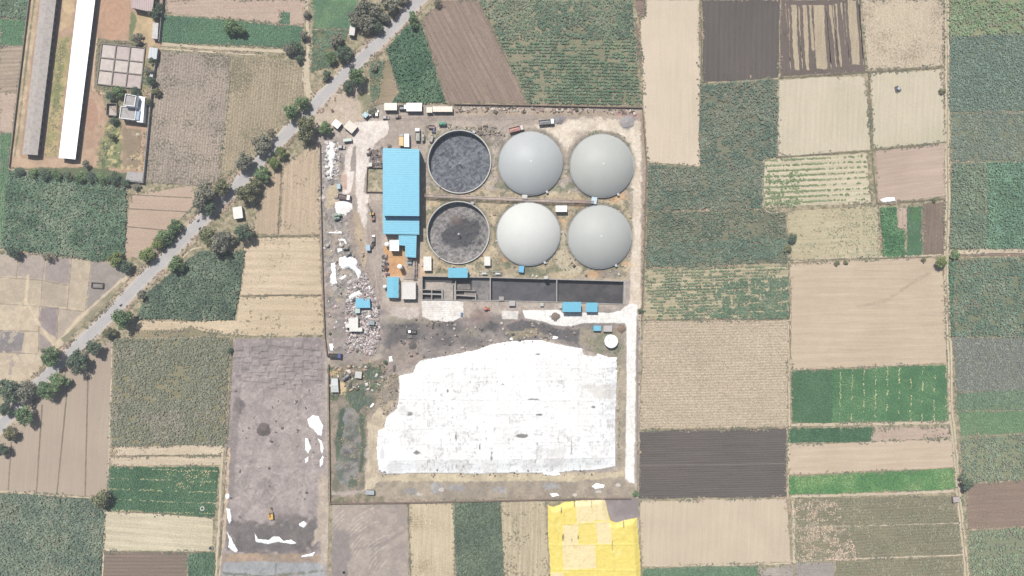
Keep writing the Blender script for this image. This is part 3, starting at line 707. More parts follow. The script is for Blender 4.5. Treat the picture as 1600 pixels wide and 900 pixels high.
y.line([(1002, 175), (1006, 250), (1003, 470)], 4, (172, 150, 132), .8, 2, 2)
# ground round the tanks: ochre soil and weeds
TK = [(660, 200), (665, 300), (660, 428), (975, 436), (985, 300), (985, 215), (930, 200), (880, 240), (830, 198), (780, 215), (760, 195)]
y.poly([(658, 296), (985, 300), (983, 436), (660, 430)], ((196, 178, 148), (178, 164, 138)), 6, 6)
y.speckle(TK, (128, 128, 104), .60, 9, .75); y.speckle(TK, (216, 198, 168), .63, 7, .7); y.speckle(TK, (110, 106, 92), .68, 3, .7)
for k in range(90):
    a, b = random.uniform(662, 985), random.choice((random.uniform(296, 330), random.uniform(405, 432), random.uniform(296, 432)))
    y.blob(a, b, random.uniform(3, 10), random.uniform(2, 6), random.choice(((222, 196, 160), (134, 128, 106), (206, 188, 158), (120, 122, 98), (216, 204, 178), (150, 138, 118))), .9, .9, .6)
for (a, b, r) in ((690, 425, 9), (866, 420, 12), (840, 425, 16), (905, 400, 6), (960, 412, 14), (966, 290, 9), (870, 296, 10), (780, 290, 10), (890, 290, 8), (786, 410, 14), (700, 310, 6)): y.blob(a, b, r, r*.5, (112, 122, 96), .8, .8, .6)
for (a, b, r) in ((880, 345, 6), (905, 318, 10), (915, 330, 7), (790, 405, 7), (660, 412, 6), (960, 308, 16), (930, 428, 10), (976, 412, 5)): y.blob(a, b, r, r*.6, ((222, 178, 134), (206, 166, 130)), .8, .7, .8)
y.poly([(876, 360), (886, 360), (890, 395), (912, 425), (880, 428), (862, 400)], ((206, 192, 166), (196, 182, 156)), 5, 4); y.blob(955, 428, 25, 6, (140, 132, 126), .8, .6, .6)
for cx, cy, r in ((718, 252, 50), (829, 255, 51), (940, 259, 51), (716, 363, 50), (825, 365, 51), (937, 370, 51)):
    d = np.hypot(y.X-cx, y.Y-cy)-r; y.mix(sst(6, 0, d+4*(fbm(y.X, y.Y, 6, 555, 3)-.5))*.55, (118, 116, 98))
# west strip
WS = [(502, 225), (512, 215), (535, 225), (540, 245), (532, 300), (555, 330), (570, 400), (595, 460), (598, 520), (585, 555), (520, 560), (512, 520), (503, 370)]
y.poly(WS, ((176, 166, 158), (152, 144, 138)), 6, 6)
y.speckle(WS, (204, 194, 184), .60, 4, .7); y.speckle(WS, (190, 172, 152), .58, 12, .7); y.speckle(WS, (126, 120, 115), .62, 5, .7)
y.poly([(512, 222), (524, 225), (520, 258), (526, 275), (516, 276), (511, 250)], ((242, 236, 232), (224, 218, 212)), 2, 3, 5)
y.speckle([(508, 218), (530, 222), (528, 280), (508, 280)], (235, 230, 226), .58, 4, .9, 4)
y.poly([(513, 288), (528, 286), (530, 310), (520, 326), (508, 322)], ((208, 190, 160), (190, 174, 150)), 3, 5)
y.poly([(533, 272), (542, 272), (542, 296), (533, 296)], (206, 178, 162), 1.5, 1)
y.poly([(540, 330), (556, 330), (575, 400), (592, 450), (598, 520), (592, 548), (560, 572), (516, 572), (516, 556), (566, 556), (586, 535), (588, 500), (575, 440), (556, 400), (548, 370)], ((178, 162, 150), (166, 152, 142)), 3, 3)
y.poly([(550, 325), (560, 335), (568, 358), (574, 400), (568, 420), (556, 385)], ((202, 182, 156), (186, 168, 146)), 4, 4)
y.poly([(573, 320), (597, 310), (597, 470), (590, 470), (575, 400)], ((182, 168, 156), (170, 156, 146)), 4, 4)
y.line([(577, 345), (580, 380), (588, 440), (596, 500)], 1.3, (206, 190, 176), .6); y.line([(590, 340), (588, 372), (592, 440)], 1.2, (200, 186, 172), .6)
y.poly([(520, 480), (548, 470), (552, 550), (520, 555)], ((168, 156, 150), (150, 140, 136)), 5, 6)
DB = [(545, 440), (572, 430), (592, 475), (594, 530), (580, 552), (545, 555), (540, 500)]
y.poly(DB, ((196, 180, 174), (160, 150, 144)), 3, 5); y.speckle(DB, (238, 222, 218), .55, 3, .8, 3); y.speckle(DB, (116, 108, 104), .60, 3, .8, 3)
# small yards at the main building
y.poly([(600, 382), (640, 382), (640, 432), (601, 432)], ((216, 170, 122), (206, 160, 116)), 2, 2); y.poly([(632, 402), (658, 400), (658, 436), (632, 436)], ((200, 176, 150), (176, 160, 146)), 2, 3)
y.poly([(575, 262), (598, 262), (598, 300), (575, 300)], ((198, 184, 156), (164, 156, 132)), 2, 3); y.speckle([(575, 262), (598, 262), (598, 300), (575, 300)], (134, 132, 106), .55, 4, .8, 3); y.poly([(578, 235), (598, 232), (598, 260), (576, 262)], ((150, 132, 126), (126, 116, 112)), 2, 4)
y.speckle([(576, 228), (598, 226), (598, 262), (574, 262)], (206, 196, 188), .62, 4, .8, 3)
y.poly([(655, 405), (668, 405), (668, 432), (655, 432)], (214, 182, 150), 3, 4)
# south of the lagoon
SO = [(598, 500), (980, 486), (980, 520), (970, 560), (915, 548), (850, 530), (760, 540), (660, 566), (610, 590), (596, 560)]
y.poly(SO, ((166, 154, 146), (146, 137, 131)), 5, 6)
for k in range(150):
    a, b = random.uniform(505, 985), random.uniform(480, 600)
    if b > 520 and a > 600 and b > 610-(a-600)*.3: continue
    y.blob(a, b, random.uniform(4, 18), random.uniform(2, 8), random.choice(((190, 174, 160), (118, 113, 110), (150, 142, 124), (172, 160, 152), (140, 132, 130), (160, 140, 130))), .9, .9, .45)
for (a, b, rx, ry, k) in ((632, 520, 26, 16, .8), (615, 540, 12, 22, .7), (700, 508, 30, 10, .6), (768, 510, 26, 10, .9), (690, 530, 28, 10, .55), (730, 535, 30, 8, .5), (810, 522, 20, 10, .6), (640, 508, 14, 6, .8)): y.blob(a, b, rx, ry, ((90, 88, 90), (116, 111, 110)), .9, .9, k)
y.poly([(790, 508), (815, 500), (850, 506), (880, 516), (905, 514), (915, 525), (905, 538), (870, 528), (830, 516), (800, 522)], ((114, 109, 108), (104, 100, 100)), 4, 5)
y.poly([(908, 512), (948, 512), (975, 515), (972, 560), (930, 552), (905, 535)], ((168, 156, 140), (140, 138, 116)), 4, 6)
y.poly([(792, 518), (838, 514), (848, 522), (800, 532)], ((168, 158, 134), (150, 144, 122)), 4, 5)
y.blob(645, 500, 40, 6, (170, 160, 140), .8, .8, .5); y.blob(750, 495, 14, 12, (150, 128, 120), .8, .7, .6)
y.poly([(658, 470), (700, 469), (724, 471), (724, 494), (705, 503), (672, 500), (660, 494)], ((248, 242, 234), (238, 230, 221)), 1, 1.6)
for i in range(7): y.line([(661+i, 474+i*3.4), (700, 473+i*3.4), (722, 474+i*3)], .7, (196, 186, 176), .5, .8)
y.poly([(612, 480), (655, 480), (654, 496), (640, 498), (614, 494)], ((218, 204, 194), (204, 190, 180)), 2, 3)
y.poly([(784, 486), (810, 486), (809, 499), (785, 498)], (228, 222, 214), 1, 1.2)
y.poly([(817, 485), (874, 484), (880, 489), (912, 489), (950, 489), (969, 485), (982, 476), (995, 475), (993, 570), (991, 755), (976, 755), (979, 600), (979, 511), (976, 505), (927, 504), (908, 506), (893, 509.5), (878, 509.5), (861, 507.6), (850, 502), (820, 497)], ((255, 252, 245), (248, 243, 236)), 1.2, 1.4)
y.blob(868, 495, 9, 3.4, (150, 138, 124), .5, .5, .9)
y.poly([(966, 560), (978, 520), (977, 755), (965, 740)], ((186, 172, 150), (166, 156, 138)), 3, 3); y.line([(996, 500), (996, 770)], 3, (150, 140, 128), .8, 1.5, 1)
y.blob(984, 765, 8, 8, (152, 144, 138), .6, .5)
# south and south-west margins
y.poly([(575, 742), (970, 742), (990, 756), (996, 782), (515, 786), (575, 765)], ((182, 168, 148), (162, 150, 134)), 4, 4)
y.poly([(590, 741), (960, 738), (972, 735), (975, 744), (900, 752), (700, 752), (590, 752)], ((214, 198, 168), (196, 182, 154)), 2.5, 3)
for (a, b, rx, ry) in ((682, 762, 9, 9), (715, 762, 16, 5), (780, 765, 10, 6), (860, 760, 12, 5), (640, 768, 10, 5)): y.blob(a, b, rx, ry, ((184, 182, 182), (160, 158, 158)), .7, .8, .8)
for (a, b) in ((655, 772), (690, 765), (930, 760), (935, 768), (965, 758), (866, 774), (898, 773)): y.blob(a, b, 4, 2.5, (216, 206, 194), .6, .6)
y.poly([(598, 560), (625, 585), (622, 615), (605, 650), (590, 690), (575, 680), (575, 640), (590, 610)], ((178, 162, 142), (158, 146, 132)), 4, 5)
y.poly([(600, 590), (660, 562), (640, 530), (600, 545)], ((158, 146, 138), (172, 156, 144)), 6, 6)
y.poly([(578, 655), (598, 632), (614, 628), (606, 650), (592, 690), (590, 740), (600, 745), (575, 770), (568, 765), (576, 700), (570, 660)], ((216, 200, 174), (196, 180, 156)), 2.5, 5)
y.line([(584, 672), (581, 740)], 1, (176, 160, 130), .7)
y.poly([(514, 575), (600, 562), (600, 600), (575, 650), (570, 765), (516, 770)], ((158, 144, 128), (126, 122, 104)), 4, 5)
y.poly([(516, 632), (528, 632), (530, 690), (518, 760)], ((178, 160, 144), (166, 150, 134)), 3, 3)
y.poly([(538, 632), (552, 640), (560, 660), (562, 700), (556, 760), (540, 762), (524, 745), (530, 700), (534, 660)], ((152, 148, 144), (112, 118, 106)), 2, 6, 6)
for (a, b, r) in ((546, 652, 6), (544, 670, 6), (548, 687, 6), (552, 702, 5), (541, 706, 6), (556, 718, 5), (543, 732, 9)): y.blob(a, b, r, r*.8, (108, 104, 104), .8, .7, .75)
GR = ((84, 100, 84), (104, 112, 92))
y.poly([(571, 576), (596, 572), (596, 592), (572, 594)], GR, 2, 4); y.poly([(542, 606), (568, 600), (572, 630), (560, 645), (548, 636), (540, 620)], GR, 2, 4); y.blob(585, 604, 8, 6, (106, 126, 86), .6, .6)
y.poly([(531, 640), (539, 640), (536, 690), (526, 720), (524, 690)], GR, 2, 4); y.poly([(562, 645), (570, 650), (570, 720), (562, 740), (564, 690)], GR, 3, 4); y.blob(552, 754, 7, 9, GR, .5, .6); y.blob(520, 620, 8, 7, (104, 118, 86), .7, .7); y.blob(517, 578, 6, 5, (96, 112, 84), .7, .7); y.blob(528, 690, 6, 30, GR, .9, .9, .6)
y.blob(522, 583, 10, 4, (220, 190, 140), .7, .6); y.blob(535, 605, 6, 10, (222, 196, 152), .7, .7)
y.poly([(514, 774), (570, 772), (600, 776), (600, 785), (514, 786)], ((168, 150, 132), (122, 122, 96)), 3, 4)
y.grain(.2, 3, 901); y.grain(.2, 1.3, 902); y.grain(.14, 24, 903)
y.poly([(943, 777), (1002, 778), (999, 812), (976, 814), (952, 818)], ((166, 154, 150), (150, 139, 136)), 2, 2)
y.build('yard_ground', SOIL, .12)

# ---- sludge field
SLP = [(366, 529), (505, 526), (512, 560), (513, 700), (514, 800), (512, 912), (343, 912), (346, 860), (352, 700)]
s = Paint(SLP, .3, .05)
s.fill(((182, 169, 163), (168, 156, 151)))
s.poly([(366, 528), (505, 526), (508, 600), (470, 600), (440, 560), (400, 580), (362, 600)], ((162, 150, 147), (150, 139, 137)), 10, 10)
for i in range(10):
    for j in range(8):
        a, b = 371+i*13.5+random.uniform(-2, 2)+(j % 2)*3, 535+j*9.5+random.uniform(-3, 3)+i*.8
        if b < 608-(abs(a-440)*.25): s.poly([(a-6, b-4), (a+6, b-4.4), (a+6.4, b+4), (a-6, b+4.4)], ((176, 165, 160), (164, 153, 149)), 1.5, 1.6, a=.5, dh=.3); s.line([(a-6, b+4.6), (a+6, b+4.8), (a+6.8, b-4)], 1.1, (134, 125, 122), .4, 1.2, 1.2)  # paler pads, each with a shade edge painted on its lower and right sides
for i in range(70):
    a, b = random.uniform(370, 500), random.uniform(605, 800); t = random.uniform(0, 6.28); k = random.uniform(-.25, .25); P = [(a, b)]
    for q in range(8): t += k; P.append((P[-1][0]+5*math.cos(t), P[-1][1]+5*math.sin(t)))
    s.line(P, random.uniform(.8, 1.8), random.choice(((200, 188, 180), (142, 132, 128), (194, 180, 170))), .6, 1.5)
for o in (0, 4, 9): s.line([(508, 570+o), (480, 580+o), (462, 610), (458+o*.6, 660), (452+o*.5, 760)], 1.4, (184, 172, 162), .6)
for o in (0, 5): s.line([(440+o, 640), (400+o*2, 690), (380+o, 770)], 1.4, (144, 134, 130), .45)
s.blob(412, 670, 11, 11, (120, 112, 108), .6, .6, .85); s.blob(415, 757, 12, 9, (140, 130, 126), .7, .6, .6); s.blob(373, 636, 9, 12, (112, 104, 102), .5, .7, .85)
s.poly([(368, 610), (378, 600), (366, 760), (356, 800), (354, 700)], (142, 132, 128), 6, 5, a=.7)
s.poly([(356, 812), (400, 818), (440, 814), (480, 812), (502, 800), (498, 830), (490, 862), (400, 868), (358, 858), (354, 830)], ((132, 124, 120), (120, 113, 110)), 14, 18)
s.blob(455, 812, 20, 9, (122, 115, 112), .8, .7, .7)
s.poly([(354, 700), (360, 700), (352, 850), (346, 860)], ((214, 192, 164), (204, 184, 158)), 2, 2)
s.poly([(500, 740), (514, 740), (513, 880), (498, 880), (504, 840), (488, 852), (495, 820)], ((200, 184, 166), (188, 172, 156)), 5, 5); s.line([(510, 540), (511, 740)], 5, (188, 174, 162), .8, 3)
s.poly([(346, 864), (500, 866), (500, 878), (346, 878)], ((184, 160, 136), (166, 148, 132)), 3, 3)
s.poly([(350, 879), (400, 877), (500, 880), (508, 895), (500, 912), (346, 912)], ((178, 178, 178), (166, 166, 166)), 2, 2); s.line([(432, 880), (430, 898)], 2, (120, 122, 116), .7)
s.line([(350, 896), (420, 900), (505, 892)], 3, (110, 116, 98), .7, 2, 3)
s.grain(.2, 7, 911); s.grain(.2, 2.2, 912); s.grain(.1, 1.1, 914); s.grain(.10, 30, 913)
s.build('sludge_ground', SOIL, .25)
B = Paint([(519, 789), (636, 787), (639, 912), (517, 912)], .3, .05)
B.fill(((184, 170, 158), (168, 155, 146)))
for i in range(26):
    r = 30+i*5.2; a0 = random.uniform(.2, .9); pts = [(625-r*math.cos(a), 905-r*math.sin(a)) for a in np.linspace(a0, a0+random.uniform(.25, .6), 8)]
    B.line(pts, 1.6, (212, 198, 180), .55, 1.5, 1.5)
B.poly([(520, 825), (545, 830), (548, 870), (540, 912), (518, 912)], (148, 138, 134), 10, 8, a=.8); B.line([(545, 860), (600, 850), (630, 830)], 5, (150, 139, 134), .5, 4)
B.grain(.14, 4, 921); B.grain(.12, 1.6, 922)
B.build('field', SOIL, .1)

# ---- poultry farm yard
f = Paint([(50, -12), (256, -12), (252, 72), (248, 84), (226, 287), (14, 263)], .3, .05)
f.fill(((198, 168, 142), (184, 154, 130)))
f.poly([(50, -12), (62, -12), (30, 250), (14, 262)], ((214, 190, 160), (190, 168, 138)), 2, 3); f.line([(54, 0), (40, 110), (30, 200), (20, 262)], 2.5, (118, 124, 96), .8, 2, 2)
f.poly([(92, 60), (112, 55), (104, 110), (88, 244), (70, 244), (82, 130)], ((164, 158, 110), (196, 176, 130)), 4, 5); f.poly([(94, 70), (104, 66), (90, 170), (82, 180)], (128, 136, 92), 4, 5, a=.8); f.poly([(98, -12), (119, -12), (112, 40), (96, 46)], ((216, 188, 150), (204, 176, 140)), 3, 4)
f.blob(178, 28, 24, 34, (196, 158, 130), .25, .2); 
for k in range(4): f.line([(178+(8+4*k)*math.cos(t), 26+(12+5*k)*math.sin(t)) for t in np.linspace(0, 6.2, 18)], 1.0, (206, 174, 148) if k % 2 else (180, 146, 122), .6)
f.blob(143, 180, 11, 27, (188, 152, 128), .25, .2); f.line([(143+12*math.cos(t), 180+28*math.sin(t)) for t in np.linspace(0, 6.28, 24)], 1.4, (206, 174, 148), .7)
f.poly([(208, 22), (245, 20), (244, 70), (225, 72), (206, 66)], ((210, 182, 144), (190, 170, 134)), 3, 4)
f.poly([(205, 20), (214, 24), (208, 66), (200, 64)], (128, 134, 96), 3, 4); f.poly([(152, 60), (230, 68), (224, 145), (148, 138)], ((140, 134, 108), (124, 124, 98)), 2, 3)
f.poly([(224, 75), (246, 75), (236, 150), (226, 200), (218, 150)], ((150, 146, 110), (190, 164, 128)), 3, 5)
f.poly([(158, 136), (200, 138), (190, 196), (168, 180)], ((132, 134, 104), (152, 148, 116)), 3, 5)
f.poly([(168, 192), (190, 192), (190, 262), (152, 264), (156, 225)], ((136, 142, 100), (158, 152, 110)), 4, 5); f.speckle([(165, 195), (192, 195), (192, 262), (155, 262)], (212, 196, 144), .6, 5, .8); f.speckle([(155, 190), (195, 190), (195, 265), (150, 265)], (98, 108, 80), .6, 6, .8)
f.poly([(192, 200), (222, 202), (220, 262), (192, 262)], ((168, 148, 124), (154, 136, 114)), 2, 3); f.speckle([(192, 240), (222, 240), (222, 270), (188, 270)], (216, 196, 148), .58, 4, .8, 3)
f.poly([(20, 246), (130, 250), (140, 262), (14, 262)], ((206, 176, 148), (190, 162, 136)), 2, 3); f.poly([(14, 262), (150, 262), (225, 275), (225, 287), (14, 266)], (110, 118, 90), 3, 3)
f.line([(152, 60), (147, 100), (145, 140), (158, 146), (168, 147)], 1.3, (232, 208, 176), .9, .8, .4)
for k in range(3): f.line([(150+k*3, 195), (140+k*3, 255)], 1, (206, 176, 148), .6)
f.grain(.12, 4, 931); f.grain(.10, 1.4, 932); f.grain(.1, 30, 933)
f.build('farmyard_ground', SOIL, .08)

# ---- threshing plots
t = Paint([(-12, 398), (30, 395), (140, 407), (192, 412), (206, 430), (170, 470), (92, 545), (60, 580), (40, 600), (-12, 602)], .3, .05)
t.fill(((212, 194, 168), (200, 182, 158)))
for P, c in (([(30, 396), (70, 399), (68, 437), (27, 432)], (184, 170, 158)), ([(72, 400), (111, 403), (107, 444), (70, 438)], (176, 162, 154)), ([(113, 404), (142, 408), (134, 484), (106, 480)], (202, 186, 162)), ([(144, 408), (186, 412), (196, 430), (165, 470), (135, 488)], (168, 157, 148)), ([(-12, 396), (28, 398), (25, 432), (-12, 432)], (192, 176, 160)), ([(66, 440), (105, 445), (104, 480), (66, 478)], (190, 174, 154)), ([(-12, 436), (40, 436), (64, 440), (62, 478), (-12, 474)], (200, 184, 160)), ([(64, 480), (90, 481), (88, 528), (62, 512)], (164, 150, 146)), ([(92, 482), (130, 488), (95, 528), (90, 528)], (192, 176, 158)), ([(-12, 516), (38, 520), (34, 549), (-12, 550)], (150, 142, 140)), ([(62, 520), (84, 540), (70, 560), (60, 545)], (170, 156, 148))):
    t.poly(P, (c, tuple(int(q*.95) for q in c)), 1.5, 2)
for l in ([(29, 396), (26, 434)], [(71, 400), (66, 440), (64, 478)], [(112, 404), (105, 482)], [(143, 408), (134, 486)], [(-12, 432), (66, 438), (106, 446)], [(-12, 474), (64, 479), (132, 487)], [(91, 481), (89, 530)], [(-12, 516), (60, 518)], [(62, 480), (60, 550)], [(-12, 550), (60, 553)]): t.line(l, 1.3, (136, 126, 112), .8, 1, .8)
for l in ([(40, 470), (60, 505), (78, 530), (88, 545)], [(44, 430), (40, 475)], [(90, 536), (120, 500), (190, 438)]): t.line(l, 4, (226, 206, 176), .8, 3, 2)
t.poly([(95, 530), (190, 440), (198, 446), (105, 540)], ((176, 162, 136), (150, 144, 118)), 2, 3)
t.speckle([(-12, 470), (60, 475), (60, 595), (-12, 600)], (222, 206, 178), .6, 6, .5); t.speckle([(20, 470), (34, 540), (30, 590), (10, 595)], (160, 150, 144), .6, 8, .7)
t.grain(.12, 4, 941); t.grain(.1, 1.5, 942)
t.build('threshing_ground', SOIL, .08)

# ---- the road and the farm tracks
def spline(P, k=6):
    out = []
    for i in range(len(P)-1):
        p0, p1, p2, p3 = P[max(i-1, 0)], P[i], P[i+1], P[min(i+2, len(P)-1)]
        for j in range(k):
            u = j/k
            out.append(tuple(.5*(2*p1[q]+(p2[q]-p0[q])*u+(2*p0[q]-5*p1[q]+4*p2[q]-p3[q])*u*u+(3*p1[q]-p0[q]-3*p2[q]+p3[q])*u**3) for q in (0, 1)))
    return out+[P[-1]]
ROAD = spline([(676, -22), (652, 3), (628, 29), (600, 57), (563, 93), (530, 125), (500, 156), (457, 199), (418, 240), (370, 290), (330, 330), (307, 353), (260, 402), (213, 448), (167, 497), (110, 552), (62, 598), (18, 645), (-20, 690)])
VERGE = fieldmat('verge_soil', D(206, 188, 164), D(178, 162, 136), streak=.05, fine=.8, fineamt=.2, big=.12, speck=D(130, 122, 96), spk=.35)
ribbon('road_verge', ROAD, 31, VERGE, .085, .6)
ribbon('road_shoulder', ROAD, 21.5, fieldmat('shoulder_soil', D(214, 200, 184), D(202, 188, 172), streak=.05, fine=.9, fineamt=.1), .10, .35)
m, nt, p = newmat('asphalt'); v = coords(nt)
c = mixc(nt, mapr(nt, noise(nt, v, .12, 5, .65), 0, 1, .35, .65), D(194, 189, 186), D(184, 179, 176))
c = scalec(nt, c, mapr(nt, noise(nt, v, 1.5, 5, .7), .9, 1.1, .3, .7)); L(nt, c, p.inputs['Base Color']); p.inputs['Roughness'].default_value = .85
ribbon('road', ROAD, 16.5, m, .115, .12)
PAINT = mat('road_paint', D(226, 220, 212), .7, dirt=.25, dscale=1.5)
def offset(pts, d):
    out = []
    for i, q in enumerate(pts):
        a, b = pts[max(i-1, 0)], pts[min(i+1, len(pts)-1)]; tx, ty = b[0]-a[0], b[1]-a[1]; l = math.hypot(tx, ty)+1e-6
        out.append((q[0]-ty/l*d, q[1]+tx/l*d))
    return out
ribbon('road_marking', offset(ROAD, 7.3), .6, PAINT, .12, .03); ribbon('road_marking', offset(ROAD, -7.3), .5, PAINT, .12, .03)
TR = fieldmat('track_soil', D(216, 200, 174), D(202, 186, 160), streak=.05, fine=.9, fineamt=.14)
RUT = fieldmat('track_soil', D(150, 144, 112), D(176, 166, 134), streak=.05, fine=.8, fineamt=.2)
EASTTRACK = spline([(1479, -12), (1480, 100), (1480, 230), (1481, 330), (1478, 400), (1480, 470), (1484, 560), (1486, 640), (1492, 700), (1498, 775), (1504, 830), (1512, 912)])
ribbon('track', EASTTRACK, 7.5, TR, .10, .3); ribbon('track', EASTTRACK, 1.6, RUT, .105, .2)
for pts, wd in (([(479, -12), (481, 70), (480, 140)], 5), ([(482, 80), (478, 120), (484, 150), (494, 166)], 11), ([(252, 69), (350, 76), (476, 82)], 4.5), ([(250, 76), (400, 86)], 2.5), ([(1234, 408), (1330, 403), (1470, 399)], 3.5), ([(1484, 395), (1540, 393), (1612, 392)], 6), ([(1236, 664), (1370, 662), (1484, 660)], 4), ([(1236, 776), (1400, 771), (1490, 767)], 4), ([(1239, 780), (1241, 880)], 4), ([(1232, 500), (1233, 670), (1231, 778)], 2.2), ([(1003, 884), (1120, 883), (1236, 880)], 2.5), ([(348, 700), (344, 780), (340, 860), (336, 912)], 3.5), ([(356, 690), (352, 760), (348, 850), (342, 912)], 3), ([(284, 405), (300, 390), (318, 386)], 2), ([(1232, 410), (1236, 580)], 2.0), ([(1192, 250), (1194, 326), (1229, 330)], 2), ([(641, 786), (640, 912)], 1.6), ([(176, 530), (171, 700), (167, 780)], 2.2), ([(164, 797), (160, 912)], 2.2), ([(0, 768), (90, 774), (165, 780)], 2.4), ([(1235, 877), (1310, 874), (1504, 867)], 1.6), ([(1244, 825), (1400, 820), (1500, 817)], 1.2)):
    ribbon('track', spline(pts), wd, TR, .10, .3)
DRK = fieldmat('ditch_soil', D(120, 112, 96), D(140, 132, 106), streak=.05, fine=.8, fineamt=.2)
for pts, wd in (([(1218, 122), (1353, 113), (1475, 105)], 2.6), ([(1357, 112), (1362, 235), (1370, 318)], 2.4), ([(1214, 246), (1364, 235), (1476, 222)], 1.8), ([(1094, -5), (1097, 130)], 2.2), ([(1001, 672), (1230, 669)], 1.4), ([(1232, 410), (1235, 560)], 1.5), ([(378, 370), (500, 368)], 2.2), ([(378, 462), (504, 461)], 2), ([(1372, 319), (1476, 311)], 2.6), ([(1233, 407), (1376, 403), (1455, 401)], 1.3), ([(363, 530), (355, 700), (344, 870)], 2.6), ([(166, 796), (335, 808)], 1.6), ([(160, 862), (334, 863)], 1.6), ([(173, 712), (346, 711)], 1.4), ([(638, 786), (641, 912)], 1.6), ([(1006, 500), (1231, 498)], 1.4), ([(827, 166), (1002, 168)], 3), ([(698, 163), (826, 164)], 2.2), ([(747, 0), (826, 164)], 1.6), ([(660, 35), (697, 162)], 1.6), ([(580, 95), (583, 165)], 1.8), ([(440, 258), (434, 366)], 1.2)):
    ribbon('ditch', spline(pts), wd, DRK, .105, .25)

# weeds along bunds, ditches and verges: ground cover
def weeds(pts, wpx, cols, dens=1.0, size=.5, h=.5, gaps=.4, seed=1, name='weeds'):
    P = spline(pts, 4); A = offset(P, wpx/2)+offset(P, -wpx/2)[::-1]
    return crop(name, A, cols, (1/dens, 1/dens), 0, size, h, gaps=gaps, gapscale=7, seed=seed, jit=.5)
WG = (D(96, 112, 80), D(118, 124, 90), D(152, 142, 108)); WD = (D(150, 138, 112), D(126, 122, 94), D(106, 112, 84))
weeds(offset(ROAD[::6], 13)[1:-1], 9, WD, 1.0, .6, .6, .45, 301); weeds(offset(ROAD[::6], -13)[1:-1], 9, WD, 1.0, .6, .6, .45, 302)
for i, (pts, wd, g) in enumerate((([(1474, 10), (1476, 200), (1477, 390)], 3, .5), ([(1484, 10), (1485, 250), (1484, 390)], 3, .5), ([(1476, 420), (1480, 570), (1484, 660)], 3, .5), ([(1488, 420), (1491, 600), (1503, 780), (1515, 900)], 4, .5), ([(1218, 122), (1353, 113), (1475, 105)], 3, .3), ([(1357, 112), (1362, 235), (1370, 318)], 4, .4), ([(1470, 112), (1475, 150)], 6, .3), ([(1000, 10), (998, 80), (1004, 165)], 4, .5), ([(363, 530), (355, 700), (344, 870)], 5, .35), ([(516, 600), (516, 780)], 3, .5), ([(515, 784), (700, 781), (990, 778)], 5, .5), ([(1003, 180), (1010, 255), (1006, 420), (1002, 500)], 5, .45), ([(998, 500), (998, 780)], 4, .5), ([(966, 560), (967, 730)], 5, .5), ([(700, 165), (1000, 168)], 5, .4), ([(1235, 410), (1470, 400)], 4, .5), ([(1372, 319), (1476, 311)], 4, .4), ([(378, 370), (500, 368)], 3, .3), ([(502, 300), (504, 460), (508, 525)], 4, .45), ([(212, 516), (250, 520), (300, 512), (360, 522)], 6, .4), ([(174, 698), (346, 697)], 3, .4), ([(172, 713), (346, 712)], 2.5, .5), ([(485, 5), (484, 110)], 4, .4), ([(473, 0), (476, 70)], 3, .5), ([(1233, 500), (1234, 570)], 3, .5), ([(1232, 664), (1480, 659)], 4, .5), ([(572, 170), (585, 160), (580, 110)], 8, .4), ([(0, 394), (60, 396), (190, 408)], 4, .3), ([(344, 898), (420, 901), (508, 892)], 4, .4), ([(530, 560), (600, 566)], 5, .6), ([(248, 75), (470, 86)], 3, .5), ([(1183, 886), (1240, 882)], 2, .5), ([(1190, 250), (1190, 328)], 2, .5))):
    weeds(pts, wd, WG if i % 2 else WD, 1.1, .5, .5, g, 320+i)
# weed patches inside the plant
for i, (P, g) in enumerate((([(660, 200), (700, 196), (672, 240), (664, 300), (664, 420), (700, 412), (750, 418), (790, 412), (980, 432), (985, 300), (985, 215), (930, 200), (880, 240), (830, 198), (780, 215)], .8), ([(905, 512), (975, 515), (972, 560), (915, 545)], .55), ([(515, 575), (600, 565), (600, 600), (575, 650), (570, 765), (518, 770)], .6), ([(800, 514), (845, 512), (850, 524), (800, 534)], .5), ([(600, 590), (625, 590), (605, 650), (592, 640)], .6))):
    crop('weeds', P, WG, (1.1, 1.1), 0, .5, .4, gaps=g, gapscale=8, seed=380+i)
crop('weeds', [(540, 606), (568, 600), (590, 574), (597, 592), (572, 640), (548, 640)], (D(76, 100, 78), D(88, 108, 86)), (.8, .8), 0, .5, .3, gaps=.35, seed=390)
crop('weeds', [(152, 60), (230, 68), (224, 145), (205, 150), (200, 190), (150, 262), (170, 180), (148, 138)], WG, (1.0, 1.0), 0, .55, .7, gaps=.45, seed=391, keep=lambda a, b: np.where(inpoly(a, b, [(157, 66), (230, 73), (223, 142), (150, 134)]), 0, 1.0))
crop('weeds', [(92, 60), (112, 55), (104, 110), (88, 244), (70, 244), (82, 130)], (D(120, 132, 86), D(160, 154, 108)), (1.0, 1.0), 0, .5, .4, gaps=.5, seed=392)
crop('weeds', [(222, 100), (244, 90), (228, 260), (222, 268), (222, 200)], WG, (1.0, 1.0), 0, .6, .7, gaps=.4, seed=393)
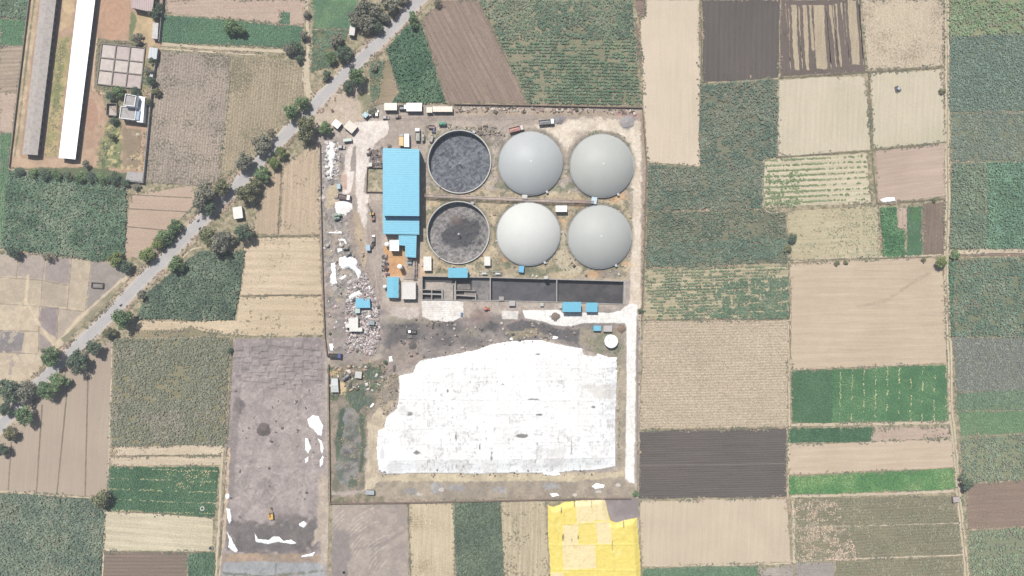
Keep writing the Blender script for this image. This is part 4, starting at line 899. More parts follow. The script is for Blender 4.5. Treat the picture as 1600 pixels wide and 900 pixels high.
# ------------------------------------------------------------------ trees
LEAF = leafmat('tree_leaf'); BARK = mat('bark', (0.11, 0.085, 0.065), .9, dirt=.3)
def tree_proto(seed, cols, lobes=7, n=2200, leaf=.075, dens=1.0, bare=False):
    r = np.random.default_rng(seed); rr = random.Random(seed)
    L_ = [(0, 0, 1.0, .5)]
    for i in range(lobes):
        a = 6.283*i/lobes+rr.uniform(-.5, .5); d = rr.uniform(.36, .82); L_.append((d*math.cos(a), d*math.sin(a), rr.uniform(.55, 1.05), rr.uniform(.2, .44)))
    tot = sum(q[3]**2 for q in L_); V = []; Cc = []
    cols = np.array(cols)
    for (x, y_, z, R) in L_:
        k = int(n*dens*R*R/tot); u = r.normal(size=(k, 3)); u /= np.linalg.norm(u, axis=1)[:, None]; u[:, 2] = np.where(u[:, 2] < -.45, -u[:, 2]*.6, u[:, 2])
        rad = R*(r.uniform(.45, 1, k)**.45)*(1+.5*(vnoise(np.arctan2(u[:, 1], u[:, 0])*1.8+9, u[:, 2]*2+9, .55, seed+int(R*100))-.5)*2)
        c = np.array([x, y_, z])+u*rad[:, None]*np.array([1, 1, .82])
        w = (r.normal(size=(k, 3))*.75+u*.9+np.array([0, 0, .5])); w /= np.linalg.norm(w, axis=1)[:, None]
        t = np.cross(w, r.normal(size=(k, 3))); t /= np.linalg.norm(t, axis=1)[:, None]; b = np.cross(w, t)
        s = (leaf*r.uniform(.6, 1.4, k))[:, None]
        V.append(np.stack([c-t*s*1.1, c-b*s*.55, c+t*s*1.1, c+b*s*.55], 1))
        tint = cols[r.integers(0, len(cols))]*rr.uniform(.85, 1.15)
        Cc.append(np.repeat(tint[None]*r.uniform(.7, 1.35, (k, 1)), 4, 0))
    V = np.concatenate(V).reshape(-1, 3); crown = npmesh('crown', V, np.arange(len(V)).reshape(-1, 4), np.concatenate(Cc)); crown.materials.append(LEAF)
    m = MB(); m.tube([(0, 0, 0), (.02, .01, .35), (0, 0, .75)], [.075, .06, .045], 8)
    for (x, y_, z, R) in L_[1:]: m.tube([(.02, .01, .32), (x*.5, y_*.5, z*.6), (x*.9, y_*.9, z*.95)], [.04, .025, .01], 5)
    t = bpy.data.meshes.new('trunk'); t.from_pydata(m.v, [], m.f); t.update(); t.materials.append(BARK)
    return t, crown
TC = {'green': ((0.092, 0.142, 0.064), (0.122, 0.174, 0.079)), 'lime': ((0.154, 0.192, 0.068), (0.185, 0.215, 0.081)), 'grey': ((0.176, 0.174, 0.130), (0.212, 0.201, 0.147)), 'olive': ((0.138, 0.147, 0.076), (0.166, 0.160, 0.089)), 'dark': ((0.080, 0.111, 0.074), (0.101, 0.130, 0.081)), 'thin': ((0.169, 0.156, 0.117), (0.199, 0.176, 0.123))}
PROTO = {k: [tree_proto(40+7*i+len(k), c, lobes=8+i*3, n=2300 if k != 'thin' else 900, dens=1.0) for i in range(3)] for k, c in TC.items()}
_tn = [0]
def tree(px, py, rpx, kind, label, group='trees along the road', hr=1.0, name='tree', cat='tree'):
    i = _tn[0]; _tn[0] += 1; r = rpx*PX*1.06; h = r*1.75*hr
    x, y_ = G(px, py, h*.6); o = thing(name, label, cat, (x, y_, 0), (i*2.399) % 6.28, group); o.scale = (r*random.uniform(.88, 1.14), r*random.uniform(.82, 1.14), h/1.45)
    t, c = PROTO[kind][i % 3]; link('trunk', t, None, o); link('crown', c, None, o)
    return o
T1 = 'trees along the road'
for a in (
 (360, 41, 11, 'green', 'round green tree, larger of the two touching trees in the top green field', 'trees in the fields'), (375, 47, 8.5, 'green', 'smaller green tree on the right side of the pair in the top green field', 'trees in the fields'),
 (451, 76, 9, 'grey', 'greyish tree at the head of the stubble field beside the white gate hut', 'trees by the farm lane'), (463, 74, 9, 'dark', 'dark tree touching the narrow lane beside a greyish tree', 'trees by the farm lane'), (479, 23, 5, 'grey', 'small grey tree on the lane beside the top green field, the upper one', 'trees by the farm lane'), (475, 55, 7.5, 'grey', 'thin grey tree on the lane at the corner of the green field', 'trees by the farm lane'), (468, 92, 6, 'dark', 'small dark tree below the pair at the lane bend', 'trees by the farm lane'),
 (556, 30, 12, 'grey', 'wide grey-leaved tree above the small white roadside building', T1), (568, 10, 14, 'grey', 'large dusty grey tree at the top edge left of the road', T1), (588, 16, 12, 'grey', 'dusty tree between the large grey tree and the road', T1), (575, 36, 12, 'grey', 'grey tree in the roadside clump just right of the white building', T1), (590, 42, 9, 'dark', 'dark tree of the roadside clump leaning over the asphalt', T1), (610, 4, 13, 'grey', 'grey tree at the top edge beside the road', T1), (630, -6, 10, 'grey', 'grey tree half cut by the top edge where the road leaves', T1), (600, 26, 9, 'grey', 'small grey tree at the road edge under the top-edge trees', T1),
 (526, 61, 11, 'grey', 'pale grey-green tree in the grass corner left of the road', T1), (538, 82, 11, 'dark', 'dark tree overhanging the left side of the road below the white building', T1), (517, 90, 8, 'green', 'green shrubby tree in the grass corner, away from the asphalt', T1), (510, 117, 7, 'dark', 'small dark tree on the dry bank left of the road', T1),  # the second, dark tree is added in place of a cast shadow
 (556, 118, 15, 'green', 'big round green tree on the right side of the road at the site turning', T1), (544, 135, 9, 'dark', 'small dark tree below the big round green one at the turning', T1), (645, 27, 9, 'green', 'bright green tree at the corner of the dark crop and the ploughed field', T1), (647, 40, 7, 'green', 'bushy low green tree at the tip of the dark crop field', T1), (684, 3, 7, 'thin', 'thin leafless-looking tree on the ploughed field at the top edge', 'trees in the fields'),
 (472, 160, 12, 'green', 'green tree on the left of the road across from the dirt apron, the upper one', T1), (455, 176, 12, 'green', 'green tree on the left road edge, the lower of a pair by the stubble field', T1), (478, 200, 17, 'olive', 'broad olive tree between the road and the dirt apron', T1), (507, 200, 11, 'green', 'compact green tree at the plant entrance beside the shacks', T1),
 (410, 228, 14, 'grey', 'dusty dark tree on the left of the road by the stubble corner', T1), (381, 252, 14, 'grey', 'grey-green tree standing at the stubble field corner', T1), (424, 208, 8, 'thin', 'thin grey tree between the road and the stubble field', T1), (440, 238, 9.5, 'lime', 'bright lime tree at the upper end of the short row right of the road', T1), (427, 254, 9.5, 'lime', 'bright lime tree in the middle of the short row right of the road', T1), (409, 272, 12, 'green', 'leafy green tree at the lower end of the short row right of the road', T1), (386, 300, 17, 'olive', 'broad olive tree overhanging the white roadside hut', T1), (397, 290, 11, 'olive', 'olive tree crowding the broad one behind the roadside hut', T1),
 (320, 300, 18, 'grey', 'huge grey-green tree over the left edge of the road', T1), (347, 290, 13, 'olive', 'tree joining the huge grey one on its right side', T1), (312, 318, 12, 'grey', 'lower lobe tree beneath the huge grey-green tree', T1), (328, 325, 11, 'dark', 'dark tree whose shadow falls over the asphalt below the huge grey one', T1),
 (324, 368, 15, 'olive', 'wide olive tree right of the road above the cane field', T1), (342, 380, 17, 'grey', 'grey wide tree growing into the top of the cane field', T1), (356, 372, 11, 'grey', 'grey tree between the wide one and the round dark tree', T1), (379, 364, 14, 'dark', 'round dark tree below the white roadside hut', T1),
 (273, 354, 10, 'green', 'uppermost of four green trees in a row left of the road', T1), (257, 369, 12, 'green', 'second tree down of the four in a row left of the road', T1), (247, 381, 9.5, 'lime', 'yellowish third tree of the four in a row left of the road', T1), (229, 398, 11.5, 'lime', 'lowest and widest of four trees in a row left of the road', T1),
 (274, 413, 14, 'green', 'round green tree at the upper tip of the cane field by the road', T1), (181, 407, 11, 'lime', 'pale yellow-green tree at the corner of the threshing plots', T1), (197, 417, 9, 'dark', 'dark low tree shape standing for the shadow right of the pale yellow-green tree', T1), (221, 461, 8, 'grey', 'grey roadside bush at the edge of the cane field', T1), (193, 498, 17, 'green', 'big green tree at the lower corner of the cane field on the road edge', T1), (170, 520, 9, 'olive', 'low bushy tree next to the sandy field corner below the cane', T1), (146, 543, 13, 'dark', 'dark tree right of the road at the corner of the furrowed tan field', T1), (122, 564, 15, 'dark', 'dark tree with two lobes hanging over the road by the furrowed field', T1), (78, 558, 15.5, 'green', 'round tree left of the road where a footpath meets it', T1),  # dark tree beside the yellow-green one is added to stand for a shadow
 (90, 597, 13, 'green', 'green tree on the right road edge, upper of the cluster at the left frame edge', T1), (72, 607, 15, 'green', 'large green tree overhanging the upper part of the furrowed tan field', T1), (38, 612, 15, 'grey', 'grey tree in the left-edge cluster over the road', T1), (14, 610, 18, 'dark', 'big dark tree at the left frame edge beside the road', T1), (35, 648, 15, 'green', 'green tree below the road inside the left-edge cluster', T1), (8, 640, 11, 'dark', 'dark tree under the big one at the left frame edge', T1), (14, 678, 12, 'olive', 'tree on the field margin near the left frame edge, below the cluster', T1), (1, 703, 11, 'dark', 'lowest tree of the cluster, cut by the left frame edge', T1),
 (20, 394, 10.5, 'dark', 'dark round tree on the bund above the threshing plots at the left edge', 'trees in the fields'), (75, 402, 8, 'thin', 'thin bare tree on the bund above the threshing plots', 'trees in the fields'), (157, 782, 13, 'olive', 'round olive tree at the meeting of four fields in the lower left', 'trees in the fields'), (1472, 410, 9, 'lime', 'bright rounded tree at the crossing of the long right-hand track', 'trees in the fields'), (1493, 398, 7.5, 'green', 'low green bush right of the long track at the crossing', 'trees in the fields', .7), (1232, 389, 6, 'olive', 'small round bush on the bund of the dull green field', 'trees in the fields', .8), (1239, 372, 7, 'dark', 'dark shrub just above the small round bush on the bund', 'trees in the fields', .8), (1511, 754, 11, 'dark', 'dark rounded tree right of the long track by the brown field', 'trees in the fields'), (1444, 406, 4, 'olive', 'tiny shrub on the upper edge of the large tan field', 'trees in the fields', .7), (1308, 411, 4, 'olive', 'left of two tiny shrubs on the top bund of the large tan field', 'trees in the fields', .7), (1322, 410, 4, 'olive', 'right of two tiny shrubs on the top bund of the large tan field', 'trees in the fields', .7), (994, 771, 5.5, 'green', 'small green shrub at the south end of the white lane', 'shrubs in the plant', .7), (1001, 486, 4, 'dark', 'small shrub on the east bank beside the white lane junction', 'shrubs in the plant', .8), (1473, 142, 5, 'olive', 'shrub at the right edge of the cream field next to the track', 'trees in the fields', .7), (1460, 312, 4, 'olive', 'tiny shrub at the foot of the pink field', 'trees in the fields', .7), (359, 548, 5, 'dark', 'narrow shrub at the corner of the sludge ground and the mottled crop', 'trees in the fields', .9),
 (184, 143, 9, 'green', 'green tree between the drying beds and the flat-roofed house', 'trees in the farm yard'), (172, 150, 7, 'dark', 'small dark tree left of the flat-roofed house', 'trees in the farm yard'), (211, 145, 8, 'dark', 'dark tree touching the lower right corner of the drying beds', 'trees in the farm yard'), (238, 96, 6, 'dark', 'dark tree under the pale hut by the farm wall', 'trees in the farm yard'), (231, 112, 6.5, 'grey', 'grey tree right of the drying beds', 'trees in the farm yard'), (236, 126, 8, 'dark', 'dark tree at the bend of the farm wall', 'trees in the farm yard'), (243, 143, 7, 'olive', 'olive shrub outside the farm wall beside the flat-roofed house', 'trees in the farm yard'), (232, 160, 6, 'olive', 'shrub between the house and the farm wall', 'trees in the farm yard'), (178, 188, 6, 'dark', 'low tree under the small walled pen by the house', 'trees in the farm yard'), (214, 60, 8, 'grey', 'bushy tree above the drying beds', 'trees in the farm yard'), (243, 22, 8, 'dark', 'dark tree right of the brown-roofed building at the top', 'trees in the farm yard'), (248, 10, 6, 'dark', 'upper dark tree right of the brown-roofed building', 'trees in the farm yard'), (134, 256, 6, 'grey', 'grey shrub at the end of the white shed', 'trees in the farm yard'), (176, 214, 6, 'olive', 'olive shrub in the vegetable plot below the house', 'trees in the farm yard'), (602, 566, 3.6, 'dark', 'small shrub at the west edge of the tarp ground', 'shrubs in the plant', .8), (585, 106, 6, 'grey', 'grey shrub at the tip of the brown triangle plot', 'trees in the fields', .8), (582, 172, 6, 'grey', 'dry grey shrub behind the parked cars at the entrance', 'shrubs in the plant', .8)):
    tree(*a)
for i, (px, py, r, k) in enumerate(((30, 268, 7, 'dark'), (52, 270, 8, 'green'), (70, 272, 8, 'dark'), (88, 273, 8.5, 'green'), (106, 275, 8, 'dark'), (124, 277, 9, 'green'), (142, 277, 9, 'dark'), (160, 278, 9.5, 'green'), (178, 279, 9, 'dark'), (195, 285, 7, 'dark'), (213, 292, 6, 'grey'))):
    tree(px, py, r, k, ('dark dense hedge tree in the row below the poultry sheds' if k == 'dark' else 'green hedge tree in the row below the poultry sheds' if k == 'green' else 'grey bare hedge tree at the right end of the row'), 'hedge trees below the sheds', .75, 'hedge_tree')

# ------------------------------------------------------------------ buildings
GLASS = mat('window_glass', (.03, .04, .05), .15, dirt=.05); DOORM = mat('door_paint', (.16, .12, .09), .6); CONC = mat('concrete', D(206, 198, 188), .85, dirt=.25, bump=.02)
WHITE = (.78, .77, .74); BLUE = D(122, 202, 228); BLUE2 = D(124, 202, 228)
def oriented(m, a, b, t, w, z0, h, out, depth=.06):
    """a panel on the wall from a to b (a,b local x,y), centred at t, standing proud of the wall"""
    dx, dy = b[0]-a[0], b[1]-a[1]; l = math.hypot(dx, dy); cx, cy = a[0]+dx*t, a[1]+dy*t
    m.box(cx+out[0]*depth*.5, cy+out[1]*depth*.5, z0, w, depth+.04, h, math.atan2(dy, dx))
def inset(poly, d):
    c = (sum(p[0] for p in poly)/len(poly), sum(p[1] for p in poly)/len(poly))
    out = []; n = len(poly)
    sg = 1 if sum(poly[i][0]*poly[(i+1) % n][1]-poly[(i+1) % n][0]*poly[i][1] for i in range(n)) > 0 else -1
    for i in range(n):
        p0, p, p1 = Vector(poly[i-1]), Vector(poly[i]), Vector(poly[(i+1) % n]); e0 = (p-p0).normalized(); e1 = (p1-p).normalized()
        n0 = Vector((-e0.y, e0.x))*sg; n1 = Vector((-e1.y, e1.x))*sg; k = (n0+n1); k = k/max(.3, k.dot(n0)); out.append((p.x+k.x*d, p.y+k.y*d))
    return out
def bld(name, label, cat, corners, h, roofcol, wallcol=WHITE, style='flat', rise=.5, over=.25, corr=.9, cdir=0, wins=(), doors=(), group=None, dirt=.12, parapet=0.0, rough=.45):
    W = [G(q[0], q[1], h) for q in corners]; cx, cy = sum(p[0] for p in W)/len(W), sum(p[1] for p in W)/len(W)
    o = thing(name, label, cat, (cx, cy, 0), 0, group); R = [(p[0]-cx, p[1]-cy) for p in W]; I = inset(R, over)
    rm = mat('roof_sheet', tuple(roofcol), rough, dirt=dirt, corr=corr, corr_dir=cdir) if corr else mat('roof_slab', tuple(roofcol), .85, dirt=dirt, bump=.02)
    wm = mat('wall_paint', tuple(wallcol), .8, dirt=.2)
    wall = MB(); th = .14
    if style == 'flat':
        wall.prism(I, 0, h-th); r = MB(); r.prism(R, h-th, h)
        if parapet:
            n = len(R); J = inset(R, .22)
            for i in range(n): r.prism([R[i], R[(i+1) % n], J[(i+1) % n], J[i]], h, h+parapet)
    else:
        n0 = ((R[0][0]+R[3][0])/2, (R[0][1]+R[3][1])/2); n1 = ((R[1][0]+R[2][0])/2, (R[1][1]+R[2][1])/2)
        i0 = ((I[0][0]+I[3][0])/2, (I[0][1]+I[3][1])/2); i1 = ((I[1][0]+I[2][0])/2, (I[1][1]+I[2][1])/2); e = h-rise
        if style == 'gable':
            wall.add([(*I[0], 0), (*I[1], 0), (*I[2], 0), (*I[3], 0), (*I[0], e-th), (*I[1], e-th), (*I[2], e-th), (*I[3], e-th), (*i0, h-th-.05), (*i1, h-th-.05)],
                     [(3, 2, 1, 0), (0, 1, 5, 4), (1, 2, 6, 9, 5), (2, 3, 7, 6), (3, 0, 4, 8, 7), (4, 5, 9, 8), (6, 7, 8, 9)])
            r = MB()
            r.add([(*R[0], e), (*R[1], e), (*n1, h), (*n0, h), (*R[0], e-th), (*R[1], e-th), (*n1, h-th), (*n0, h-th)], [(0, 1, 2, 3), (7, 6, 5, 4), (4, 5, 1, 0), (1, 5, 6, 2), (3, 7, 4, 0)])
            r.add([(*R[3], e), (*R[2], e), (*n1, h), (*n0, h), (*R[3], e-th), (*R[2], e-th), (*n1, h-th), (*n0, h-th)], [(3, 2, 1, 0), (4, 5, 6, 7), (0, 1, 5, 4), (2, 6, 5, 1), (0, 4, 7, 3)])
        else:      # mono pitch, falling from the first edge to the third
            wall.prism(I, 0, [h-th-.02, h-th-.02, e-th-.02, e-th-.02]) if False else wall.add([(*I[0], 0), (*I[1], 0), (*I[2], 0), (*I[3], 0), (*I[0], h-th-.03), (*I[1], h-th-.03), (*I[2], e-th-.03), (*I[3], e-th-.03)], [(3, 2, 1, 0), (4, 5, 6, 7), (0, 1, 5, 4), (1, 2, 6, 5), (2, 3, 7, 6), (3, 0, 4, 7)])
            r = MB(); r.add([(*R[0], h-th), (*R[1], h-th), (*R[2], e-th), (*R[3], e-th), (*R[0], h), (*R[1], h), (*R[2], e), (*R[3], e)], [(3, 2, 1, 0), (4, 5, 6, 7), (0, 1, 5, 4), (1, 2, 6, 5), (2, 3, 7, 6), (3, 0, 4, 7)])
    wall.build('wall', wm, o); r.build('roof', rm, o)
    n = len(I); sg = 1 if sum(I[i][0]*I[(i+1) % n][1]-I[(i+1) % n][0]*I[i][1] for i in range(n)) > 0 else -1
    for kind, lst in (('window', wins), ('door', doors)):
        for (side, t, w_, z0, hh) in lst:
            a, b = I[side], I[(side+1) % n]; l = math.hypot(b[0]-a[0], b[1]-a[1]); out = ((b[1]-a[1])/l*sg, -(b[0]-a[0])/l*sg)
            m = MB(); oriented(m, a, b, t, w_, z0, hh, out); m.build(kind, GLASS if kind == 'window' else DOORM, o)
    return o
def rect(x0, y0, x1, y1, rot=0):
    c, s_ = math.cos(math.radians(rot)), math.sin(math.radians(rot)); cx, cy = (x0+x1)/2, (y0+y1)/2
    return [(cx+dx*c-dy*s_, cy+dx*s_+dy*c) for dx, dy in ((x0-cx, y1-cy), (x1-cx, y1-cy), (x1-cx, y0-cy), (x0-cx, y0-cy))]    # sides: 0 south, 1 east, 2 north, 3 west
GB = 'blue roofed plant buildings'
hall = bld('process_hall', 'largest blue-roofed hall, tall and plain, beside the two open slurry tanks', 'hall', [(598, 337), (598, 231), (655, 233), (655, 337.5)], 10.5, BLUE, D(112, 128, 142), 'gable', .2, .25, 1.0, 1, wins=[(2, .2, 2, 7, 1), (2, .5, 2, 7, 1), (2, .8, 2, 7, 1)], doors=[(0, .3, 4, 0, 4.5), (0, .7, 4, 0, 4.5), (1, .5, 4.5, 0, 5)], group=GB, dirt=.11, rough=.5)  # wall colour darkened towards navy to deepen the shaded side
bld('process_annex', 'lower blue-roofed annex directly below the tall hall, split by a centre seam', 'annex', [(598.5, 365.5), (598.5, 336), (655, 336), (655, 366.5)], 6.6, BLUE2, D(112, 128, 142), 'gable', .15, .2, 1.0, 1, wins=[(2, .5, 2, 4, 1)], doors=[(0, .5, 4, 0, 4)], group=GB, dirt=.11, rough=.5)  # same darkened wall colour, shade of the sides put into it
bld('process_wing', 'L-shaped blue roof below the annex with a square notch for the white block', 'wing', [(623, 383), (633, 384), (633, 401.5), (650, 402.5), (651, 367.2), (623, 366.8)], 5.6, BLUE2, D(112, 128, 142), 'flat', 0, .2, 1.0, 1, group=GB, dirt=.11, doors=[(0, .5, 1.2, 0, 2.2), (2, .5, 3, 0, 3)])  # walls share the hall's colour, darkened to deepen the shade
bld('control_block', 'small white cube building tucked between the white tank and the L-shaped blue roof', 'building', rect(608.8, 375, 623.4, 392), 4.6, (.75, .74, .73), WHITE, 'flat', 0, .12, 0, parapet=.3, wins=[(0, .3, 1, 1, 1.2), (0, .7, 1, 1, 1.2)])
bld('pump_shed', 'blue gabled shed standing left of the flat white store near the orange floor', 'shed', [(604.5, 465), (604.5, 433), (622.5, 433), (622.5, 465.5)], 4.2, BLUE2, WHITE, 'gable', .5, .2, .9, 1, doors=[(0, .5, 1.2, 0, 2.2)], wins=[(2, .3, 1.2, 1, 1.2), (2, .7, 1.2, 1, 1.2)], group=GB, dirt=.1)
bld('flat_store', 'flat cream-white store right of the blue gabled shed', 'store', rect(627.8, 440.5, 649.5, 467.5), 3.6, D(238, 232, 224), WHITE, 'flat', 0, .15, 0, parapet=.15, doors=[(0, .5, 1.6, 0, 2.2)])
bld('white_cabin', 'white rectangular cabin standing upright between the hall and the lower open tank', 'cabin', rect(661.6, 400.8, 674, 423), 2.8, D(246, 242, 232), WHITE, 'flat', 0, .05, 1.2, 0, wins=[(1, .3, .9, 1, 1), (1, .7, .9, 1, 1)], doors=[(0, .5, 1, 0, 2)], group='white site cabins')
bld('white_cabin', 'small white cabin at the right foot of the lower open tank', 'cabin', rect(756.6, 400.8, 766.2, 415), 2.8, D(246, 242, 232), WHITE, 'flat', 0, .05, 1.2, 0, wins=[(0, .5, 1, 1, 1)], group='white site cabins')
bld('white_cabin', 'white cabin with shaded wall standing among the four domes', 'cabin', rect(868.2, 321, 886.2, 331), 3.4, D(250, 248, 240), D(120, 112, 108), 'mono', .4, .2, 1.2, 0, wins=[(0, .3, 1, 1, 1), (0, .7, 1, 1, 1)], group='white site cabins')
GC = 'blue canopies round the lagoon'
def canopy(label, c, h, col, legs=True, wall=False):
    W = [G(q[0], q[1], h) for q in c]; cx, cy = sum(p[0] for p in W)/4, sum(p[1] for p in W)/4; o = thing('canopy', label, 'canopy', (cx, cy, 0), 0, GC); R = [(p[0]-cx, p[1]-cy) for p in W]
    r = MB(); r.add([(*R[0], h-.3), (*R[1], h-.3), (*R[2], h), (*R[3], h), (*R[0], h-.4), (*R[1], h-.4), (*R[2], h-.1), (*R[3], h-.1)], [(0, 1, 2, 3), (7, 6, 5, 4), (4, 5, 1, 0), (5, 6, 2, 1), (6, 7, 3, 2), (7, 4, 0, 3)])
    r.build('roof', mat('roof_sheet', col, .45, dirt=.08, corr=1.1, corr_dir=0), o)
    for p in inset(R, .3):
        l = MB(); l.box(p[0], p[1], 0, .16, .16, h-.42); l.build('post', mat('steel', (.25, .26, .28), .5), o)
    b = MB(); q = inset(R, .9); b.prism(q, 0, h*.55); b.build('machine_housing', mat('machine_paint', (.22, .3, .36), .5), o)
    return o
canopy('blue canopy straddling the top wall of the lagoon under the lower open tank', rect(700.2, 418.5, 730.6, 434), 4.6, BLUE2)
canopy('long blue canopy over the lagoon’s lower wall, larger of two neighbours', rect(879, 471.8, 908, 487.6), 5.0, BLUE2)
canopy('squarish ribbed blue canopy right of the long one on the lagoon’s lower wall', rect(916, 472.8, 933.8, 487.6), 3.6, BLUE2)
bld('kiosk', 'small flat blue kiosk left of the grey kiosk above the round white tank', 'kiosk', rect(927.3, 509, 939, 517), 2.4, BLUE2, D(120, 180, 210), 'flat', 0, .05, .8, 0, doors=[(0, .5, .9, 0, 2)], group='kiosks by the white tank')
bld('kiosk', 'pale grey kiosk right of the small blue one above the round white tank', 'kiosk', rect(943, 508.8, 956.5, 518.2), 2.4, D(202, 196, 192), D(190, 186, 182), 'flat', 0, .05, .8, 0, doors=[(0, .5, .9, 0, 2)], group='kiosks by the white tank')
bld('kiosk', 'narrow blue box at the foot of the white dome', 'kiosk', rect(810.6, 415.4, 818.6, 425.6, 6), 2.4, D(112, 190, 228), D(100, 170, 205), 'flat', 0, .05, .8, 1, group='dome plant boxes')
bld('kiosk', 'pale blue tilted box between the two right-hand domes', 'kiosk', rect(924, 308, 932.6, 318.6, 8), 2.6, D(206, 224, 232), D(190, 205, 214), 'flat', 0, .05, .8, 1, group='dome plant boxes')
bld('kiosk', 'tiny grey-white box at the foot of the upper middle dome', 'kiosk', rect(815.5, 304.5, 824, 309.5), 2.2, D(214, 210, 204), D(190, 186, 180), 'flat', 0, .05, .8, 1, group='dome plant boxes')
bld('kiosk', 'small pale box on the lagoon’s top wall near its middle', 'kiosk', rect(850, 431.5, 856, 436), 3.4, D(220, 216, 210), D(200, 196, 190), 'flat', 0, .05, 0, group='boxes on the lagoon walls')
bld('kiosk', 'grey square box below the lagoon’s lower wall above the pale pad', 'kiosk', rect(795, 470.5, 805, 478), 2.2, D(196, 192, 188), D(170, 166, 160), 'flat', 0, .05, 0, group='boxes on the lagoon walls')
bld('kiosk', 'little grey box below the lagoon’s lower wall at its centre', 'kiosk', rect(844, 473, 849.5, 478.5), 1.6, D(206, 200, 194), D(176, 170, 166), 'flat', 0, .03, 0, group='boxes on the lagoon walls')
GE = 'cream buildings in a row at the top of the plant'
bld('gate_office', 'squarish cream-roofed building first from the left in the top row', 'office', rect(600.3, 160.6, 620.2, 172.2), 3.0, D(226, 216, 202), D(150, 146, 146), 'mono', .3, .15, 1.1, 0, wins=[(0, .3, 1.1, 1, 1.2), (0, .7, 1.1, 1, 1.2)], doors=[(0, .5, 1, 0, 2.1)], group=GE)
bld('gate_office', 'brightest white-roofed building in the top row, right of the parked lorry cab', 'office', rect(635, 160.4, 659, 173.8), 3.0, D(250, 244, 236), D(150, 146, 146), 'mono', .3, .15, 1.1, 0, wins=[(0, .25, 1.1, 1, 1.2), (0, .75, 1.1, 1, 1.2)], doors=[(0, .5, 1, 0, 2.1)], group=GE)
bld('gate_office', 'smallest tan-roofed hut in the top row', 'office', rect(666.2, 167, 675.4, 176), 2.6, D(222, 204, 180), D(150, 142, 136), 'mono', .25, .1, 1.1, 0, doors=[(0, .5, .9, 0, 2)], group=GE)
bld('gate_office', 'long narrow peach-roofed building at the right end of the top row', 'office', rect(676.2, 166, 707, 174.6), 2.8, D(232, 206, 186), D(150, 142, 136), 'mono', .25, .1, 1.1, 0, wins=[(0, .2, 1, 1, 1.1), (0, .5, 1, 1, 1.1), (0, .8, 1, 1, 1.1)], group=GE)
GS = 'shacks at the plant entrance'
bld('shack', 'tilted white-roofed shack at the entrance, left of its larger neighbour', 'shack', rect(519.5, 188, 532, 199, 38), 2.8, D(236, 236, 228), D(120, 116, 110), 'mono', .3, .1, .8, 0, doors=[(0, .5, .9, 0, 2)], group=GS)
bld('shack', 'larger tilted shack with dusty pale roof beside the chalky entrance road', 'shack', rect(539, 191, 556, 205, 40), 2.8, D(222, 210, 196), D(120, 114, 108), 'mono', .3, .1, .8, 0, doors=[(0, .5, .9, 0, 2)], group=GS)
bld('shack', 'little blue-roofed booth beside the parked cars at the entrance', 'shack', rect(567, 175.5, 574.5, 183, 40), 2.6, D(160, 196, 206), D(110, 116, 118), 'mono', .25, .1, .8, 0, group=GS)
bld('shack', 'long grey-green lean-to under the tilted shacks', 'shack', rect(536, 216.2, 549.4, 220.8, -6), 2.2, D(176, 188, 180), D(110, 110, 106), 'mono', .25, .1, .8, 0, group=GS)
bld('shack', 'tiny white hut on the rubble strip left of the tall hall', 'shack', rect(575.3, 254.2, 581.3, 260), 2.2, D(240, 234, 226), D(170, 164, 158), 'flat', 0, .05, 0, group=GS)
bld('shack', 'tiny pale blue hut on the scrap ground left of the brick-coloured strip', 'shack', rect(526.3, 287, 531.8, 295), 2.4, D(178, 206, 216), D(120, 140, 148), 'flat', 0, .05, .8, 0, group=GS)
bld('shack', 'small pale blue cabin on the haul lane left of the white cube building', 'shack', rect(571.6, 382.5, 578.4, 391.5), 2.6, D(180, 204, 224), D(90, 104, 116), 'flat', 0, .05, .8, 0, group=GS)
bld('scrap_shed', 'blue-roofed shed with a bitten-out corner amid the debris', 'shed', [(556, 481), (578.5, 481), (577.5, 466.5), (573.5, 467.5), (570.5, 470.5), (566.5, 466), (555.5, 466.5)], 3.0, D(128, 204, 232), D(110, 130, 140), 'flat', 0, .08, .9, 0, group='sheds in the debris')
bld('scrap_shed', 'small mint-roofed hut below the blue debris shed', 'shed', rect(554.8, 482, 562.4, 489.2), 2.4, D(196, 218, 212), D(120, 120, 116), 'flat', 0, .05, .8, 0, group='sheds in the debris')
bld('scrap_shed', 'large white-roofed shed with side wings in the middle of the debris', 'shed', [(546, 518), (566, 518), (566, 512), (559.5, 512), (559.5, 496), (545, 497), (545, 505), (539.5, 507), (540, 512), (546, 512)], 2.8, D(244, 240, 232), D(120, 114, 110), 'flat', 0, .05, .9, 0, group='sheds in the debris')
bld('scrap_shed', 'grey little shed right of the white debris shed', 'shed', rect(575.6, 501, 585, 507.5, 4), 2.2, D(160, 170, 172), D(110, 110, 108), 'flat', 0, .05, .8, 0, group='sheds in the debris')
bld('worker_hut', 'narrow white-grey hut by the west wall beside the green pond', 'hut', [(516.8, 613), (529, 613), (527.5, 591.5), (517.5, 591.5)], 2.8, D(214, 218, 214), D(120, 116, 110), 'gable', .3, .1, .8, 1, doors=[(1, .3, .9, 0, 2)], group='huts south of the debris')
bld('worker_hut', 'ramshackle pale hut by the bushes in the south west corner of the plant', 'hut', rect(554.5, 580.5, 565, 591, 6), 2.4, D(206, 206, 196), D(120, 116, 110), 'mono', .3, .1, .8, 0, group='huts south of the debris')
bld('worker_hut', 'lone grey hut on the south wall below the tarp’s left corner', 'hut', rect(571.5, 766.5, 584.5, 773, 3), 2.2, D(176, 182, 186), D(90, 90, 90), 'mono', .3, .1, .8, 0, group='huts south of the debris')
